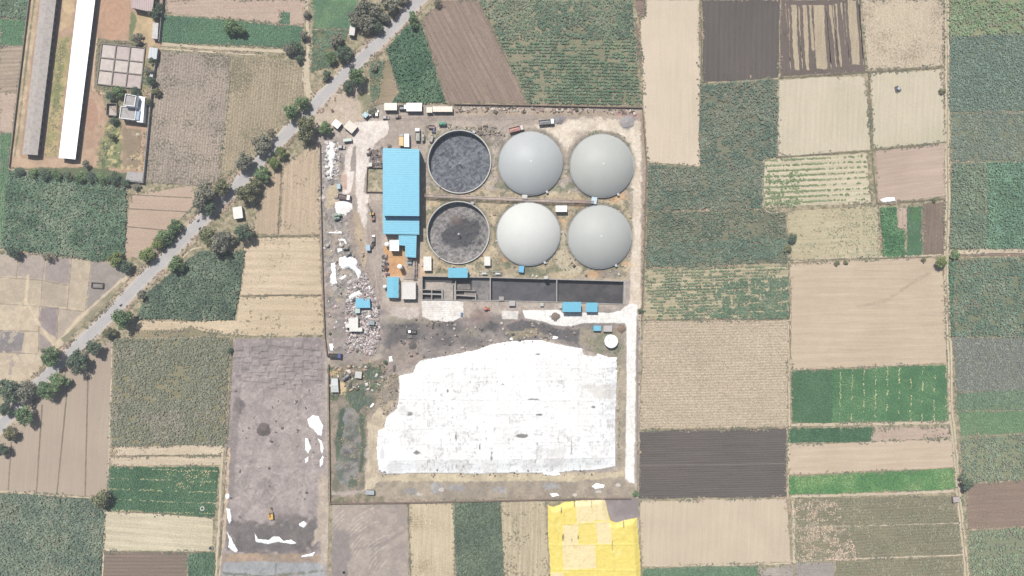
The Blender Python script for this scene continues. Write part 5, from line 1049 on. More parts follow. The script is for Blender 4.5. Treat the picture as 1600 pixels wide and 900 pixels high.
bld('roadside_hut', 'white-roofed hut under the broad olive tree by the road', 'hut', rect(364, 323, 378.5, 341.5, -8), 3.0, D(240, 236, 228), D(150, 146, 140), 'mono', .35, .15, .9, 0, doors=[(0, .5, 1, 0, 2)], group='roadside buildings')
bld('roadside_hut', 'small white building under the grey roadside trees near the top', 'hut', rect(545.8, 39.5, 554.6, 55, 8), 3.0, D(236, 230, 222), D(160, 154, 148), 'flat', 0, .1, 0, doors=[(0, .5, 1, 0, 2)], group='roadside buildings')
bld('pump_house', 'tiny stone pump house on the long track by the dark tree', 'hut', rect(1489.5, 776.5, 1500, 785, -4), 2.0, D(190, 178, 170), D(160, 140, 130), 'flat', 0, .08, 0, group='field pump houses')
# poultry farm
def shed_windows(n, side, z0, h, w_): return [(side, (i+.5)/n, w_, z0, h) for i in range(n)]
bld('poultry_shed', 'long grey weathered poultry shed roof on the left', 'shed', [(57, 242), (88.5, -22), (63.5, -22), (33, 241)], 4.4, D(192, 182, 174), D(120, 114, 112), 'gable', .9, .5, 0, dirt=.32, wins=shed_windows(24, 0, 1.2, 1.5, 2.2), group='long poultry sheds')
bld('poultry_shed', 'long bright white poultry shed roof beside the grey one', 'shed', [(116, 248.5), (149.5, -22), (121.5, -22), (90, 246.5)], 4.4, (.78, .78, .77), D(128, 124, 124), 'gable', .9, .5, 1.2, 1, dirt=.04, wins=shed_windows(24, 0, 1.2, 1.5, 2.4), group='long poultry sheds')
bld('farm_store', 'brown-roofed building cut by the top frame edge', 'store', [(205, 12), (238, 19), (242, -20), (206, -20)], 4.2, D(172, 146, 142), D(150, 140, 134), 'mono', .2, .25, 1.0, 0, dirt=.2)
bld('farm_store', 'narrow white-topped store along the farm wall', 'store', [(237, 60), (246, 61), (247.5, 36), (239, 35)], 2.8, D(222, 216, 210), D(150, 146, 140), 'flat', 0, .1, 0, dirt=.25)
bld('farm_store', 'pale grey-blue roofed hut at the gate corner of the stubble field', 'store', [(231, 91), (244.5, 92.5), (246, 75), (233, 73.5)], 2.8, D(192, 198, 202), D(150, 146, 140), 'mono', .25, .1, .9, 0)
bld('farm_store', 'tiny white hut half hidden by trees right of the drying beds', 'store', rect(233, 110.5, 239, 120, 4), 2.4, D(226, 222, 218), D(150, 146, 140), 'flat', 0, .05, 0)
bld('farm_store', 'low grey slab-roofed store at the bottom corner of the farm', 'store', [(196, 281), (222, 284), (224, 270), (199, 268)], 2.2, D(186, 180, 176), D(140, 134, 130), 'flat', 0, .05, 0, dirt=.3)
# flat roofed house: two stepped concrete blocks and a stair head
x, y_ = G(205, 170, 5); hs = thing('farmhouse', 'white flat-roofed house with stepped terraces beside the drying beds', 'house', (x, y_, 0))
def hp(c, h): return [(G(q[0], q[1], h)[0]-x, G(q[0], q[1], h)[1]-y_) for q in c]
HW = mat('wall_paint', (.72, .72, .72), .8, dirt=.15); HR = mat('roof_slab', D(188, 182, 178), .9, dirt=.3, bump=.02); HB = mat('roof_sheet', D(176, 194, 210), .6, dirt=.15)
for c, h, nm in (([(187, 185), (212, 188), (214, 169), (190, 166)], 4.2, 'lower'), ([(194, 165), (211, 167), (214, 150), (197, 147)], 7.0, 'upper')):
    P = hp(c, h); m = MB(); m.prism(P, 0, h-.15); m.build('wall', HW, hs); m = MB(); m.prism(inset(P, -.12), h-.15, h); m.build('roof', HR, hs)
    for i in range(4):
        J = inset(P, .24); m = MB(); m.prism([P[i], P[(i+1) % 4], J[(i+1) % 4], J[i]], h, h+.7); m.build('parapet', HW, hs)
P = hp([(213, 190), (223, 191), (226, 152), (215, 150)], 3.6); m = MB(); m.prism(P, 0, 3.5); m.build('wall', HW, hs); m = MB(); m.prism(inset(P, -.15), 3.5, 3.62); m.build('terrace_roof', mat('roof_slab', (.72, .73, .75), .8, dirt=.1), hs)
P = hp([(212, 187), (217, 188), (219, 173), (214, 172)], 4.2); m = MB(); m.prism(P, 3.62, 4.4); m.build('stair_head', HB, hs)
P = hp([(214, 166), (219, 167), (220.5, 156), (215, 155)], 3.9); m = MB(); m.prism(P, 3.62, 4.1); m.build('water_tank_base', HB, hs)
for t in (.2, .5, .8):
    a, b = hp([(187, 185), (212, 188)], 4.2); m = MB(); oriented(m, a, b, t, 1.2, 1, 1.3, (.1, -1), .08); m.build('window', GLASS, hs)
# a walled pen beside it and the nine drying beds
WALLM = mat('brick_wall', D(150, 140, 132), .9, dirt=.25, bump=.03)
def wallseg(m, a, b, w_, h, z0=0.0):
    dx, dy = b[0]-a[0], b[1]-a[1]; l = math.hypot(dx, dy); m.box((a[0]+b[0])/2, (a[1]+b[1])/2, z0, l, w_, h, math.atan2(dy, dx))
x, y_ = G(177, 172); pen = thing('walled_pen', 'small roofless brick pen left of the flat-roofed house', 'pen', (x, y_, 0))
c = [(169, 181), (185, 182), (185, 163), (170, 163)]; P = [(G(*q)[0]-x, G(*q)[1]-y_) for q in c]
for i in range(4):
    m = MB(); wallseg(m, P[i], P[(i+1) % 4], .25, 2.0-.01*i); m.build('wall', WALLM, pen)
m = MB(); m.prism(inset(P, .2), .22, .26); m.build('pen_floor', mat('roof_slab', D(206, 192, 182), .9, dirt=.2), pen)
x, y_ = G(190, 104); bed = thing('drying_beds', 'walled grid of nine pale drying beds above the farmhouse', 'drying beds', (x, y_, 0))
def bl(u, v_):
    A, B_, D_, E_ = (160.5, 68.5), (227.5, 75.5), (152, 131.5), (220.5, 139.5)
    px = (A[0]*(1-u)+B_[0]*u)*(1-v_)+(D_[0]*(1-u)+E_[0]*u)*v_; py = (A[1]*(1-u)+B_[1]*u)*(1-v_)+(D_[1]*(1-u)+E_[1]*u)*v_
    g_ = G(px, py); return (g_[0]-x, g_[1]-y_)
us = [0, .335, .665, 1]; vs_ = [0, .345, .655, 1]
for i in range(4):
    m = MB(); wallseg(m, bl(us[i], 0), bl(us[i], 1), .55, .85); m.build('bed_wall', WALLM, bed)
    m = MB(); wallseg(m, bl(0, vs_[i]), bl(1, vs_[i]), .55, .845); m.build('bed_wall', WALLM, bed)
for i in range(3):
    for j in range(3):
        P = inset([bl(us[i], vs_[j+1]), bl(us[i+1], vs_[j+1]), bl(us[i+1], vs_[j]), bl(us[i], vs_[j])], .3)
        c = random.choice(((216, 202, 196), (208, 192, 186), (220, 208, 198))); m = MB(); m.prism(P, .10, .3+.01*i)
        m.build('bed_floor', mat('bed_sludge', D(*c), .95, dirt=.13, dscale=.35, dirtcol=D(130, 116, 110)), bed)

# ------------------------------------------------------------------ digester tanks
def tankpos(px, py, h): return G(px, py, h)
STEEL = mat('tank_steel', D(150, 150, 148), .5, dirt=.2); RIM = mat('tank_rim', D(216, 212, 206), .5, dirt=.2)
def open_tank(px, py, rpx, label, wet):
    h = HR_; x, y_ = G(px, py, h); R = rpx*PX*(H-h)/H; o = thing('slurry_tank', label, 'open tank', (x, y_, 0), 0, 'open slurry tanks')
    m = MB(); m.ring(0, 0, -3.8, R-.6, R-.05, h+3.7, 96); m.build('tank_wall', STEEL, o)
    m = MB(); m.ring(0, 0, h-.1, R-.42, R, .16, 96); m.build('rim', RIM, o)
    for k in range(1):
        m = MB(); m.ring(0, 0, .45+k*2, R-.048, R+.05, .2, 96); m.build('wall_hoop', STEEL, o)
    # crusted slurry, 3 m below the rim
    n = 130; u = np.linspace(-R+.5, R-.5, n); X, Y = np.meshgrid(u, u); rr = np.hypot(X, Y)
    Z = -2.7+.5*(fbm(X, Y, 3.5, int(px), 5)-.5)+.75*(fbm(X, Y, 1.3, int(px)+3, 3)-.5)
    cr = fbm(X, Y, 1.35, int(px)+8, 4, .75)[..., None]; cr = sst(.25, .75, cr); col = np.array(D(116, 118, 125))*(.55+.9*cr)
    if wet:
        col = np.array(D(147, 142, 139))*(.58+.84*cr); f = fbm(X, Y, 6, 61, 5)
        d = (sst(-.4, .4, 1-np.hypot((X-1.8)/9.5, (Y+.2)/5.6)+2.4*(f-.5))+sst(-.4, .4, 1-np.hypot((X+4)/7.5, (Y+3.6)/4.6)+2.4*(f-.5))+sst(-.4, .4, 1-np.hypot((X-5.5)/5.5, (Y-3)/5)+2.4*(f-.5)))
        d = np.clip(d, 0, 1)[..., None]; col = col*(1-d*.85)+np.array(D(72, 72, 76))*d*.85
        d = np.clip(sst(-.4, .4, 1-np.hypot((X+1.5)/3.2, (Y-7.5)/2.8)+1.2*(f-.5)), 0, 1)[..., None]; col = col*(1-d*.5)+np.array(D(128, 108, 100))*d*.5
    i = np.arange(n*n).reshape(n, n); q = np.stack([i[:-1, :-1], i[:-1, 1:], i[1:, 1:], i[1:, :-1]], -1)
    kk = (rr[:-1, :-1] < R-.4) & (rr[1:, 1:] < R-.4) & (rr[:-1, 1:] < R-.4) & (rr[1:, :-1] < R-.4); q = q[kk]
    V = np.stack([X, Y, Z], -1).reshape(-1, 3); kmax = R-.58; rad = np.hypot(V[:, 0], V[:, 1]); s_ = np.minimum(1, kmax/np.maximum(rad, .01)); V[:, 0] *= s_; V[:, 1] *= s_
    me = npmesh('slurry_crust', V, q, col.reshape(-1, 3), True); link('slurry_crust', me, attrmat('crust', 2.0, .3, .2, .75), o)
    m = MB(); m.cyl(.3, -.8, -3.4, .22, 4.4, 12); m.cyl(.3, -.8, .9, .5 if wet else .3, .2, 16); m.build('agitator_post', mat('post_paint', D(214, 214, 210), .5), o)
    m = MB(); m.box(R*.45, R*.93, .9, 1.6, 1.6, .8, -.5); m.build('inspection_platform', mat('steel', (.25, .26, .28), .5), o)
    m = MB(); m.tube([(-R*.62, -R*.82, 0), (-R*.62, -R*.82, 1.4), (-R*.55, -R*.76, 1.7)], .18, 8); m.build('feed_pipe', mat('pipe_paint', D(190, 170, 164), .5), o)
    return o
open_tank(717.8, 252.5, 49.8, 'upper open slurry tank filled with even dark lumpy crust', False)
open_tank(715.8, 363.2, 49.2, 'lower open slurry tank with a dark wet patch and a white post in its crust', True)
def dome_tank(px, py, rpx, label, col, rough=.42):
    h = 1.3; x, y_ = G(px, py, h); R = rpx*PX*(H-h)/H; o = thing('dome_tank', label, 'gas dome tank', (x, y_, 0), 0, 'gas dome digesters')
    m = MB(); m.ring(0, 0, 0, R-.35, R-.1, h-.1, 96); m.build('tank_wall', STEEL, o)
    m = MB(); m.ring(0, 0, h-.1, R-.3, R+.02, .22, 96); m.build('rim', mat('steel', (.25, .26, .28), .5), o)
    prof = []; hd = R*.42; rs = (R*R+hd*hd)/(2*hd); a1 = math.asin((R-.4)/rs)
    for i in range(29):
        a = a1*(1-i/28); prof.append((max(rs*math.sin(a), .001), h+.1+rs*math.cos(a)-(rs-hd)))
    m = MB(); m.lathe(0, 0, prof, 96); m.build('gas_membrane', col, o)
    m = MB(); m.cyl(0, 0, h+hd+.06, .5, .12, 16); m.build('crown_plate', mat('post_paint', D(232, 236, 238), .4), o)
    m = MB(); a = -1.05; m.box((R+.5)*math.cos(a), (R+.5)*math.sin(a), h-.6, 1.5, 1.2, 1.2, a); m.build('relief_valve', mat('steel', (.3, .31, .33), .5), o)
    m = MB()
    for k in range(14):
        a = 2*math.pi*k/14; m.box((R+.02)*math.cos(a), (R+.02)*math.sin(a), .05, .18, .28, h-.2, a)
    m.build('wall_ribs', STEEL, o)
    for k in range(2):
        a = 1.15+k*.12; m = MB(); m.tube([(R*.98*math.cos(a), R*.98*math.sin(a), 1.5), ((R+1.3)*math.cos(a), (R+1.3)*math.sin(a), 1.4), ((R+1.5)*math.cos(a), (R+1.5)*math.sin(a), .2)], .16, 8); m.build('pipe', mat('pipe_paint', D(190, 170, 164), .5), o)
    return o
def membrane(name, c, rough):
    m, nt, p = newmat(name); v = coords(nt)
    t = N(nt, 'ShaderNodeTexCoord'); s_ = N(nt, 'ShaderNodeSeparateXYZ'); L(nt, t.outputs['Object'], s_.inputs[0])
    an = math_(nt, 'ARCTAN2', s_.outputs[1], s_.outputs[0]); wv = math_(nt, 'ABSOLUTE', math_(nt, 'SINE', math_(nt, 'MULTIPLY', an, 18.0)))
    seam = mapr(nt, wv, .965, 1.0, 0, .06)
    cc = scalec(nt, mixc(nt, mapr(nt, noise(nt, v, .09, 4, .6), 0, 1, .3, .7), tuple(c), tuple(q*.93 for q in c)), math_(nt, 'MULTIPLY', seam, mapr(nt, noise(nt, v, 1.2, 4, .6), .97, 1.03, .3, .7)))
    L(nt, cc, p.inputs['Base Color']); p.inputs['Roughness'].default_value = rough; p.inputs['Specular IOR Level'].default_value = .2
    return m
MG = membrane('membrane_grey', D(200, 201, 196), .55); MG2 = membrane('membrane_grey', D(199, 200, 194), .55); MW = membrane('membrane_pale', D(230, 230, 224), .6); MGB = membrane('membrane_grey', D(200, 203, 202), .5)
dome_tank(829, 255.3, 50, 'upper middle grey dome next to the upper open tank', MGB)
dome_tank(940.2, 259.2, 50, 'upper right grey dome with a bright point on its crown', MG2)
dome_tank(825.6, 365.5, 50, 'palest, nearly white dome next to the lower open tank', MW)
dome_tank(936.8, 370.2, 50, 'lower right grey dome beside the pale dirt lane', MG)
# ------------------------------------------------------------------ slurry lagoon with its partition walls
HL = .6; ZB = -3.6
x0, y0 = G(818, 453); lag = thing('slurry_lagoon', 'long walled black slurry lagoon divided into three basins', 'lagoon', (x0, y0, 0))
def lp(px, py, h=HL): g_ = G(px, py, h); return (g_[0]-x0, g_[1]-y0)
LW = mat('lagoon_concrete', D(182, 176, 170), .85, dirt=.25, bump=.02)
TOP = [(659.5, 431.5), (766, 433.5), (870, 436.5), (976.5, 439.5)]; BOT = [(659.5, 468.5), (766, 469.5), (870, 472), (975.5, 475.5)]
for q, nm in ((TOP, 'outer_wall'), (BOT, 'outer_wall')):
    for i in range(3):
        m = MB(); wallseg(m, lp(*q[i]), lp(*q[i+1]), .42, HL-.004*i-ZB, ZB); m.build(nm, LW, lag)
for i, wd in ((0, .45), (1, .6), (2, .55), (3, 1.3)):
    m = MB(); wallseg(m, lp(*TOP[i]), lp(*BOT[i]), wd, HL+.006-ZB, ZB); m.build('outer_wall' if i in (0, 3) else 'partition_wall', LW, lag)
m = MB(); wallseg(m, lp(711.8, 437), lp(711.8, 469), .5, HL-.012-ZB, ZB); m.build('partition_wall', LW, lag)
def liquid(px0, py0, px1, py1, z, c1, c2, nm='slurry', amp=.1, sc=2.2, rough=.5):
    z = z-3.1; a = lp(px0, py0, z); b = lp(px1, py1, z); nx = max(8, int(abs(b[0]-a[0])/.4)); ny = max(6, int(abs(b[1]-a[1])/.4))
    X, Y = np.meshgrid(np.linspace(a[0], b[0], nx), np.linspace(b[1], a[1], ny)); Z = z+amp*(fbm(X, Y, sc, int(px0), 4)-.5)
    f = sst(.3, .7, fbm(X, Y, sc*2.5, int(px0)+3, 5, .65))[..., None]; col = np.array(D(*c1))*(1-f)+np.array(D(*c2))*f
    col = col*(.8+.4*fbm(X, Y, 1.2, 5+int(px0), 3))[..., None]
    i = np.arange(nx*ny).reshape(ny, nx); q = np.stack([i[:-1, :-1], i[:-1, 1:], i[1:, 1:], i[1:, :-1]], -1).reshape(-1, 4)
    link(nm, npmesh(nm, np.stack([X, Y, Z], -1).reshape(-1, 3), q, col.reshape(-1, 3), True), attrmat('slurry_skin', 1.4, .22, .05, rough, spec=.3), lag)
liquid(767, 434, 870, 471.5, .35, (74, 73, 78), (92, 89, 93)); liquid(870.5, 437, 974.5, 475, .36, (64, 63, 66), (86, 80, 79))
liquid(738, 433, 765.5, 469.5, .8, (142, 136, 132), (108, 104, 104), 'sludge_bed', .25, 1.5, .9)
liquid(660, 432, 712, 469, .3, (70, 68, 68), (86, 82, 80)); liquid(712.2, 433, 740, 469.4, .32, (70, 68, 68), (100, 94, 90))
liquid(665, 441, 696, 452, 1.6, (186, 172, 160), (168, 156, 148), 'sludge_bed', .1, 2, .9); liquid(692.5, 442, 711.3, 469, 1.9, (182, 172, 160), (160, 150, 142), 'sludge_bed', .1, 2, .9)
liquid(714, 441.5, 735, 452.5, 1.3, (140, 132, 126), (118, 110, 106), 'sludge_bed', .1, 2, .9); liquid(725, 454.5, 743, 462.5, 1.5, (166, 154, 144), (140, 130, 124), 'sludge_bed', .1, 2, .9)
for a, b, w_ in (((659.5, 452.3), (691, 453.3), .5), ((659.5, 459), (691, 460), .8), ((674.5, 453), (674.5, 468.5), .5), ((690.8, 452), (690.8, 468.8), .8), ((711.8, 453.5), (742.5, 454.5), .4), ((711.8, 461), (743.5, 463), .7), ((743.3, 458), (743.3, 469.3), .6), ((707.5, 444), (707.5, 469), .25)):
    m = MB(); wallseg(m, lp(*a, 0), lp(*b, 0), w_, .1+.004*random.random()+.003*w_*10-ZB, ZB); m.build('partition_wall', LW, lag)
# valve frames above the lagoon
for k, (a, b) in enumerate(((755, 426.5), (776, 427))):
    g_ = G(a, b); o = thing('valve_frame', 'low steel valve frame with white lid at the lagoon’s top wall, ' + ('left one' if k == 0 else 'right one'), 'valve frame', (*g_, 0), 0, 'valve frames at the lagoon')
    m = MB()
    for sx in (-2.4, 2.4):
        for sy in (-.9, .9): m.box(sx, sy, 0, .15, .15, 1.2)
    for sy in (-.9, .9): m.box(0, sy, 1.2, 5.2, .18, .16)
    for sx in (-2.4, 0, 2.4): m.box(sx, 0, 1.36, .16, 2.0, .12)
    m.build('frame', mat('steel', (.25, .26, .28), .5), o); m = MB(); m.box(.6, -.2, 1.49, 2.6, .8, .2); m.build('lid', mat('post_paint', D(230, 228, 224), .5), o)

# ------------------------------------------------------------------ tanks
TW = mat('tank_white', (.74, .74, .72), .45, dirt=.1)
def round_tank(px, py, rpx, h, label, col=TW, cone=.5, group='small round white tanks'):
    x, y_ = G(px, py, h); r = rpx*PX*(H-h)/H; o = thing('round_tank', label, 'tank', (x, y_, 0), 0, group)
    m = MB(); m.cyl(0, 0, 0, r*.985, h, 40); m.build('shell', col, o); m = MB(); m.lathe(0, 0, [(r, h), (r*.98, h+.08), (.02, h+cone)], 40); m.build('lid', col, o)
    m = MB(); m.cyl(-r*.45, r*.25, h+cone*.45, r*.12, .25, 10); m.build('hatch', mat('steel', (.25, .26, .28), .5), o)
    m = MB()
    for s_ in (-.22, .22): m.tube([(r+.1, s_, 0), (r+.1, s_, h)], .04, 5)
    for k in range(int(h/.5)): m.tube([(r+.1, -.22, .3+k*.5), (r+.1, .22, .3+k*.5)], .025, 4)
    m.build('ladder', mat('steel', (.25, .26, .28), .5), o)
    return o
round_tank(955.2, 533.5, 10.4, 3.2, 'large squat round white tank at the white lane under the grey kiosk', cone=.35)
round_tank(604.2, 381.8, 3.4, 3.5, 'small round white tank at the left of the white cube building'); round_tank(624.3, 416.5, 3.6, 6.5, 'tall round white tank casting a shadow on the orange floor')
round_tank(601.2, 448, 2.8, 3.0, 'small white tank at the left wall of the blue gabled shed'); round_tank(534, 383.8-0.3, 2.6, 1.0, 'low round tub on the scrap ground, right of another tub', mat('tub', D(200, 192, 186), .7), .1, 'tubs on the scrap ground'); round_tank(511.5, 383.5, 2.6, 1.2, 'low round tub near the west wall', mat('tub', D(200, 190, 180), .7), .1, 'tubs on the scrap ground')

# wells
def well(px, py, rpx, label, col=D(222, 216, 206)):
    x, y_ = G(px, py); r = rpx*PX; o = thing('well', label, 'well', (x, y_, 0), 0, 'round wells')
    m = MB(); m.ring(0, 0, 0, r*.62, r, .8, 28); m.build('well_wall', mat('well_wall', col, .85, dirt=.2), o); m = MB(); m.cyl(0, 0, .1, r*.64, .05, 24); m.build('well_water', mat('well_water', (.02, .03, .03), .1, dirt=.05), o)
well(317, 794, 3.5, 'round white-rimmed well in the dark green field at the lower left'); well(538, 894, 4.5, 'dark round well in the grey ploughed plot at the bottom', D(168, 158, 148)); well(627.5, 533, 3, 'dark ring-shaped well on the black soil left of the tarp heap', D(150, 145, 140)); well(330, 856, 3.5, 'small dark well by the lane at the lower left corner of the cream field', D(170, 160, 150))
# rubble round the old pump in the cream field
x, y_ = G(1402, 140); o = thing('stone_heap', 'dark grey stone heap alone in the cream field at the upper right', 'stone heap', (x, y_, 0))
m = MB(); r = random.Random(4)
for k in range(46):
    a = r.uniform(0, 6.28); d = 1.9*math.sqrt(r.random()); m.box(d*math.cos(a), d*math.sin(a), .05, r.uniform(.3, .8), r.uniform(.3, .7), r.uniform(.25, .9)*(1.5-d*.4), r.uniform(0, 3), .8)
m.build('stones', mat('stones', D(128, 128, 134), .9, dirt=.3), o)
m = MB(); m.cyl(.2, .3, .1, .8, 1.3, 14); m.build('pump_box', mat('steel', (.3, .31, .33), .5), o)
# walled water trough on the threshing ground
x, y_ = G(153.5, 446); o = thing('water_trough', 'dark-rimmed rectangular water trough on the grey threshing plot', 'trough', (x, y_, 0), math.radians(-4))
for (a, b, c, d) in ((0, 1.4, 6.4, .4), (0, -1.4, 6.4, .4), (-3.2, 0, .4, 3.2), (3.2, 0, .55, 2.6)):
    m = MB(); m.box(a, b, 0, c, d, 1.0+.003*c); m.build('trough_wall', mat('brick_dark', D(92, 84, 82), .9, dirt=.2), o)
m = MB(); m.box(0, 0, .2, 6.0, 2.5, .15); m.build('trough_floor', mat('trough_floor', D(150, 140, 134), .8, dirt=.3), o)

# ------------------------------------------------------------------ tarpaulins
def tarp(name, label, poly, base, paint, hmax, edge, res, wr, seams, m, seed, cat='tarpaulin'):
    cx = sum(p[0] for p in poly)/len(poly); cy = sum(p[1] for p in poly)/len(poly); X, Y = np.meshgrid(np.arange(min(p[0] for p in poly)-1, max(p[0] for p in poly)+1, res/PX), np.arange(min(p[1] for p in poly)-1, max(p[1] for p in poly)+1, res/PX))
    d = sdf(X, Y, poly)+1.6*(fbm(X, Y, 7, seed, 4)-.5); mx, my = X*PX, Y*PX
    Z = .12+hmax*sst(0, edge, d)*(.75+.5*fbm(mx, my, 14, seed+1, 3))+wr*(fbm(mx, my, 2.2, seed+2, 4)-.5)+wr*.9*np.abs(fbm(mx*.35, my, 1.6, seed+3, 3)-.5)+wr*.9*np.abs(fbm(mx, my*.35, 1.6, seed+4, 3)-.5)
    col = np.ones(X.shape+(3,))*np.array(base); P = Paint.__new__(Paint); P.X, P.Y, P.c, P.h, P.n = X, Y, col, np.zeros(X.shape), seed
    paint(P); Z = Z+P.h
    for a, b in seams:
        sd_ = segdist(X, Y, [a, b]); Z += .15*np.exp(-(sd_/1.1)**2)
    i = np.arange(X.size).reshape(X.shape); kk = d > 0; kk = kk[:-1, :-1] & kk[1:, 1:] & kk[:-1, 1:] & kk[1:, :-1]
    q = np.stack([i[1:, :-1], i[1:, 1:], i[:-1, 1:], i[:-1, :-1]], -1)[kk]
    x, y_ = G(cx, cy); V = np.stack([(X-800)*PX-x, (450-Y)*PX-y_, np.where(d < 2.0, np.minimum(Z, .15+Z*.4), Z)], -1).reshape(-1, 3); u = np.unique(q); re = np.zeros(X.size, np.int32); re[u] = np.arange(len(u))
    o = link(name, npmesh(name, V[u], re[q], np.clip(P.c.reshape(-1, 3)[u], .01, .85), True), m); o.location = (x, y_, .08); sm = o.modifiers.new('thickness', 'SOLIDIFY'); sm.thickness = .02
    return tag(o, label, cat)
SHEETM = attrmat('plastic_sheet', 1.5, .03, .05, .55, 5, .02, .3)
WT = [(622, 587), (645, 582), (649, 570), (658, 562), (700, 555), (745, 546), (765, 538), (800, 532), (846, 530), (856, 534), (910, 544), (912, 553), (930, 557), (934, 552), (955, 558), (964, 557), (965, 580), (962, 650), (962, 729), (930, 735), (900, 736), (860, 740), (800, 739), (740, 741), (690, 739), (600, 741), (591, 735), (589, 715), (588, 700), (590, 672), (600, 668), (604, 650), (620, 638), (623, 615), (624, 600)]
def pw(P):
    r = random.Random(5); xs = list(range(586, 980, 21)); ys = list(range(526, 750, 24))
    for a in xs:
        for b in ys:
            if r.random() < .5: P.poly([(a, b), (a+21, b+r.uniform(-2, 2)), (a+21, b+24), (a, b+24)], r.choice(((255, 255, 253), (250, 249, 246), (255, 254, 251), (251, 249, 243), (245, 243, 240))), 1, 1, a=.8)
    P.n += 1
    n = fbm(P.X*.8, P.Y, 5, 331, 5, .7); big = fbm(P.X, P.Y, 40, 332, 3)
    P.mix(sst(.58, .72, n+(big-.5)*.4)*.4, (216, 213, 210))
    for q in (0, 1):
        n = fbm(P.X*(1, .28)[q], P.Y*(.28, 1)[q], 1.9, 338+q, 3, .7); P.mix(sst(.63, .75, n+(big-.5)*.3)*.5, (198, 194, 190))
    n = fbm(P.X, P.Y*.5, 3.5, 335, 4, .7); P.mix(sst(.68, .76, n+(big-.5)*.2)*.7, (176, 171, 166))
    for (a, b, rx, ry) in ((713, 682, 1.2, 9), (814, 680, 10, 3), (843, 647, 6, 1.5), (750, 697, 1, 5), (768, 712, 1.5, 7), (926, 635, 3, 2), (832, 623, 11, .8), (893, 695, .8, 12), (652, 706, 5, 3), (640, 645, 5, 3), (840, 553, 4, 1.2), (786, 600, 2, 1.4), (700, 610, 1.5, 2.5)): P.blob(a, b, rx, ry, (110, 104, 100), .5, .7, .85)
    P.blob(630, 642, 9, 6, (224, 222, 220), .6, .5); P.blob(598, 710, 4, 9, (228, 228, 228), .6, .4); P.poly([(905, 600), (960, 600), (960, 625), (930, 622)], (226, 220, 212), 3, 4, a=.7); P.poly([(855, 700), (885, 698), (880, 728), (850, 730)], (220, 216, 212), 4, 5, a=.5)
seams = [((a, 535), (a+random.uniform(-6, 6), 742)) for a in range(607, 965, 21)]+[((592, b), (964, b+random.uniform(-8, 8))) for b in range(550, 735, 24)]
tarp('white_tarpaulin', 'huge white plastic tarpaulin patched over the wide heap in the lower part of the plant', WT, (.55, .55, .54), pw, 1.7, 26, .42, .26, seams, SHEETM, 71)
x, y_ = G(795, 741)
YT = [(855, 788), (866, 791), (880, 784), (897, 782), (900, 781), (922, 780), (943, 777), (947, 784), (951, 803), (954, 813), (963, 816), (978, 811), (996, 808), (998, 840), (1001, 870), (1001, 912), (860, 912), (858, 870), (855, 830)]
def py_(P):
    CR = (248, 228, 176)
    for q in ([(899, 782), (943, 777), (947, 786), (951, 812), (928, 812), (928, 816), (901, 817)], [(930, 814), (953, 814), (955, 848), (933, 848)], [(880, 819), (903, 817), (903, 850), (879, 851)], [(878, 851), (929, 849), (931, 886), (881, 888)], [(861, 893), (880, 893), (880, 912), (861, 912)]): P.poly(q, CR, .6, .8)
    P.poly([(904, 816), (928, 815), (929, 848), (904, 848)], (246, 224, 124), .8, 1)
    n = fbm(P.X, P.Y, 4, 441, 4, .7); P.mix(sst(.60, .72, n)*.5, (252, 240, 170)); P.mix(sst(.64, .7, 1-n)*.35, (226, 196, 84))
    for (a, b, rx, ry) in ((879.5, 838, 1.8, 5), (877, 796, 1, 6), (897, 787, .9, 4), (903, 838, .9, 3), (956, 850, .7, 9), (974, 818, .9, 6), (924, 786, .8, 5), (893, 842, .9, 2)): P.blob(a, b, rx, ry, (128, 112, 80), .5, .5, .9)
tarp('yellow_tarpaulin', 'bright yellow and cream patchwork tarpaulin at the bottom edge', YT, D(246, 224, 116), py_, 1.3, 10, .35, .30, [((880, 780), (882, 912)), ((903, 780), (904, 912)), ((930, 780), (932, 912)), ((956, 812), (957, 912)), ((855, 850), (1000, 849)), ((858, 888), (1000, 890)), ((878, 817), (955, 815))], attrmat('yellow_sheet', 1.5, .05, .06, .55, 5, .03, .3), 72)
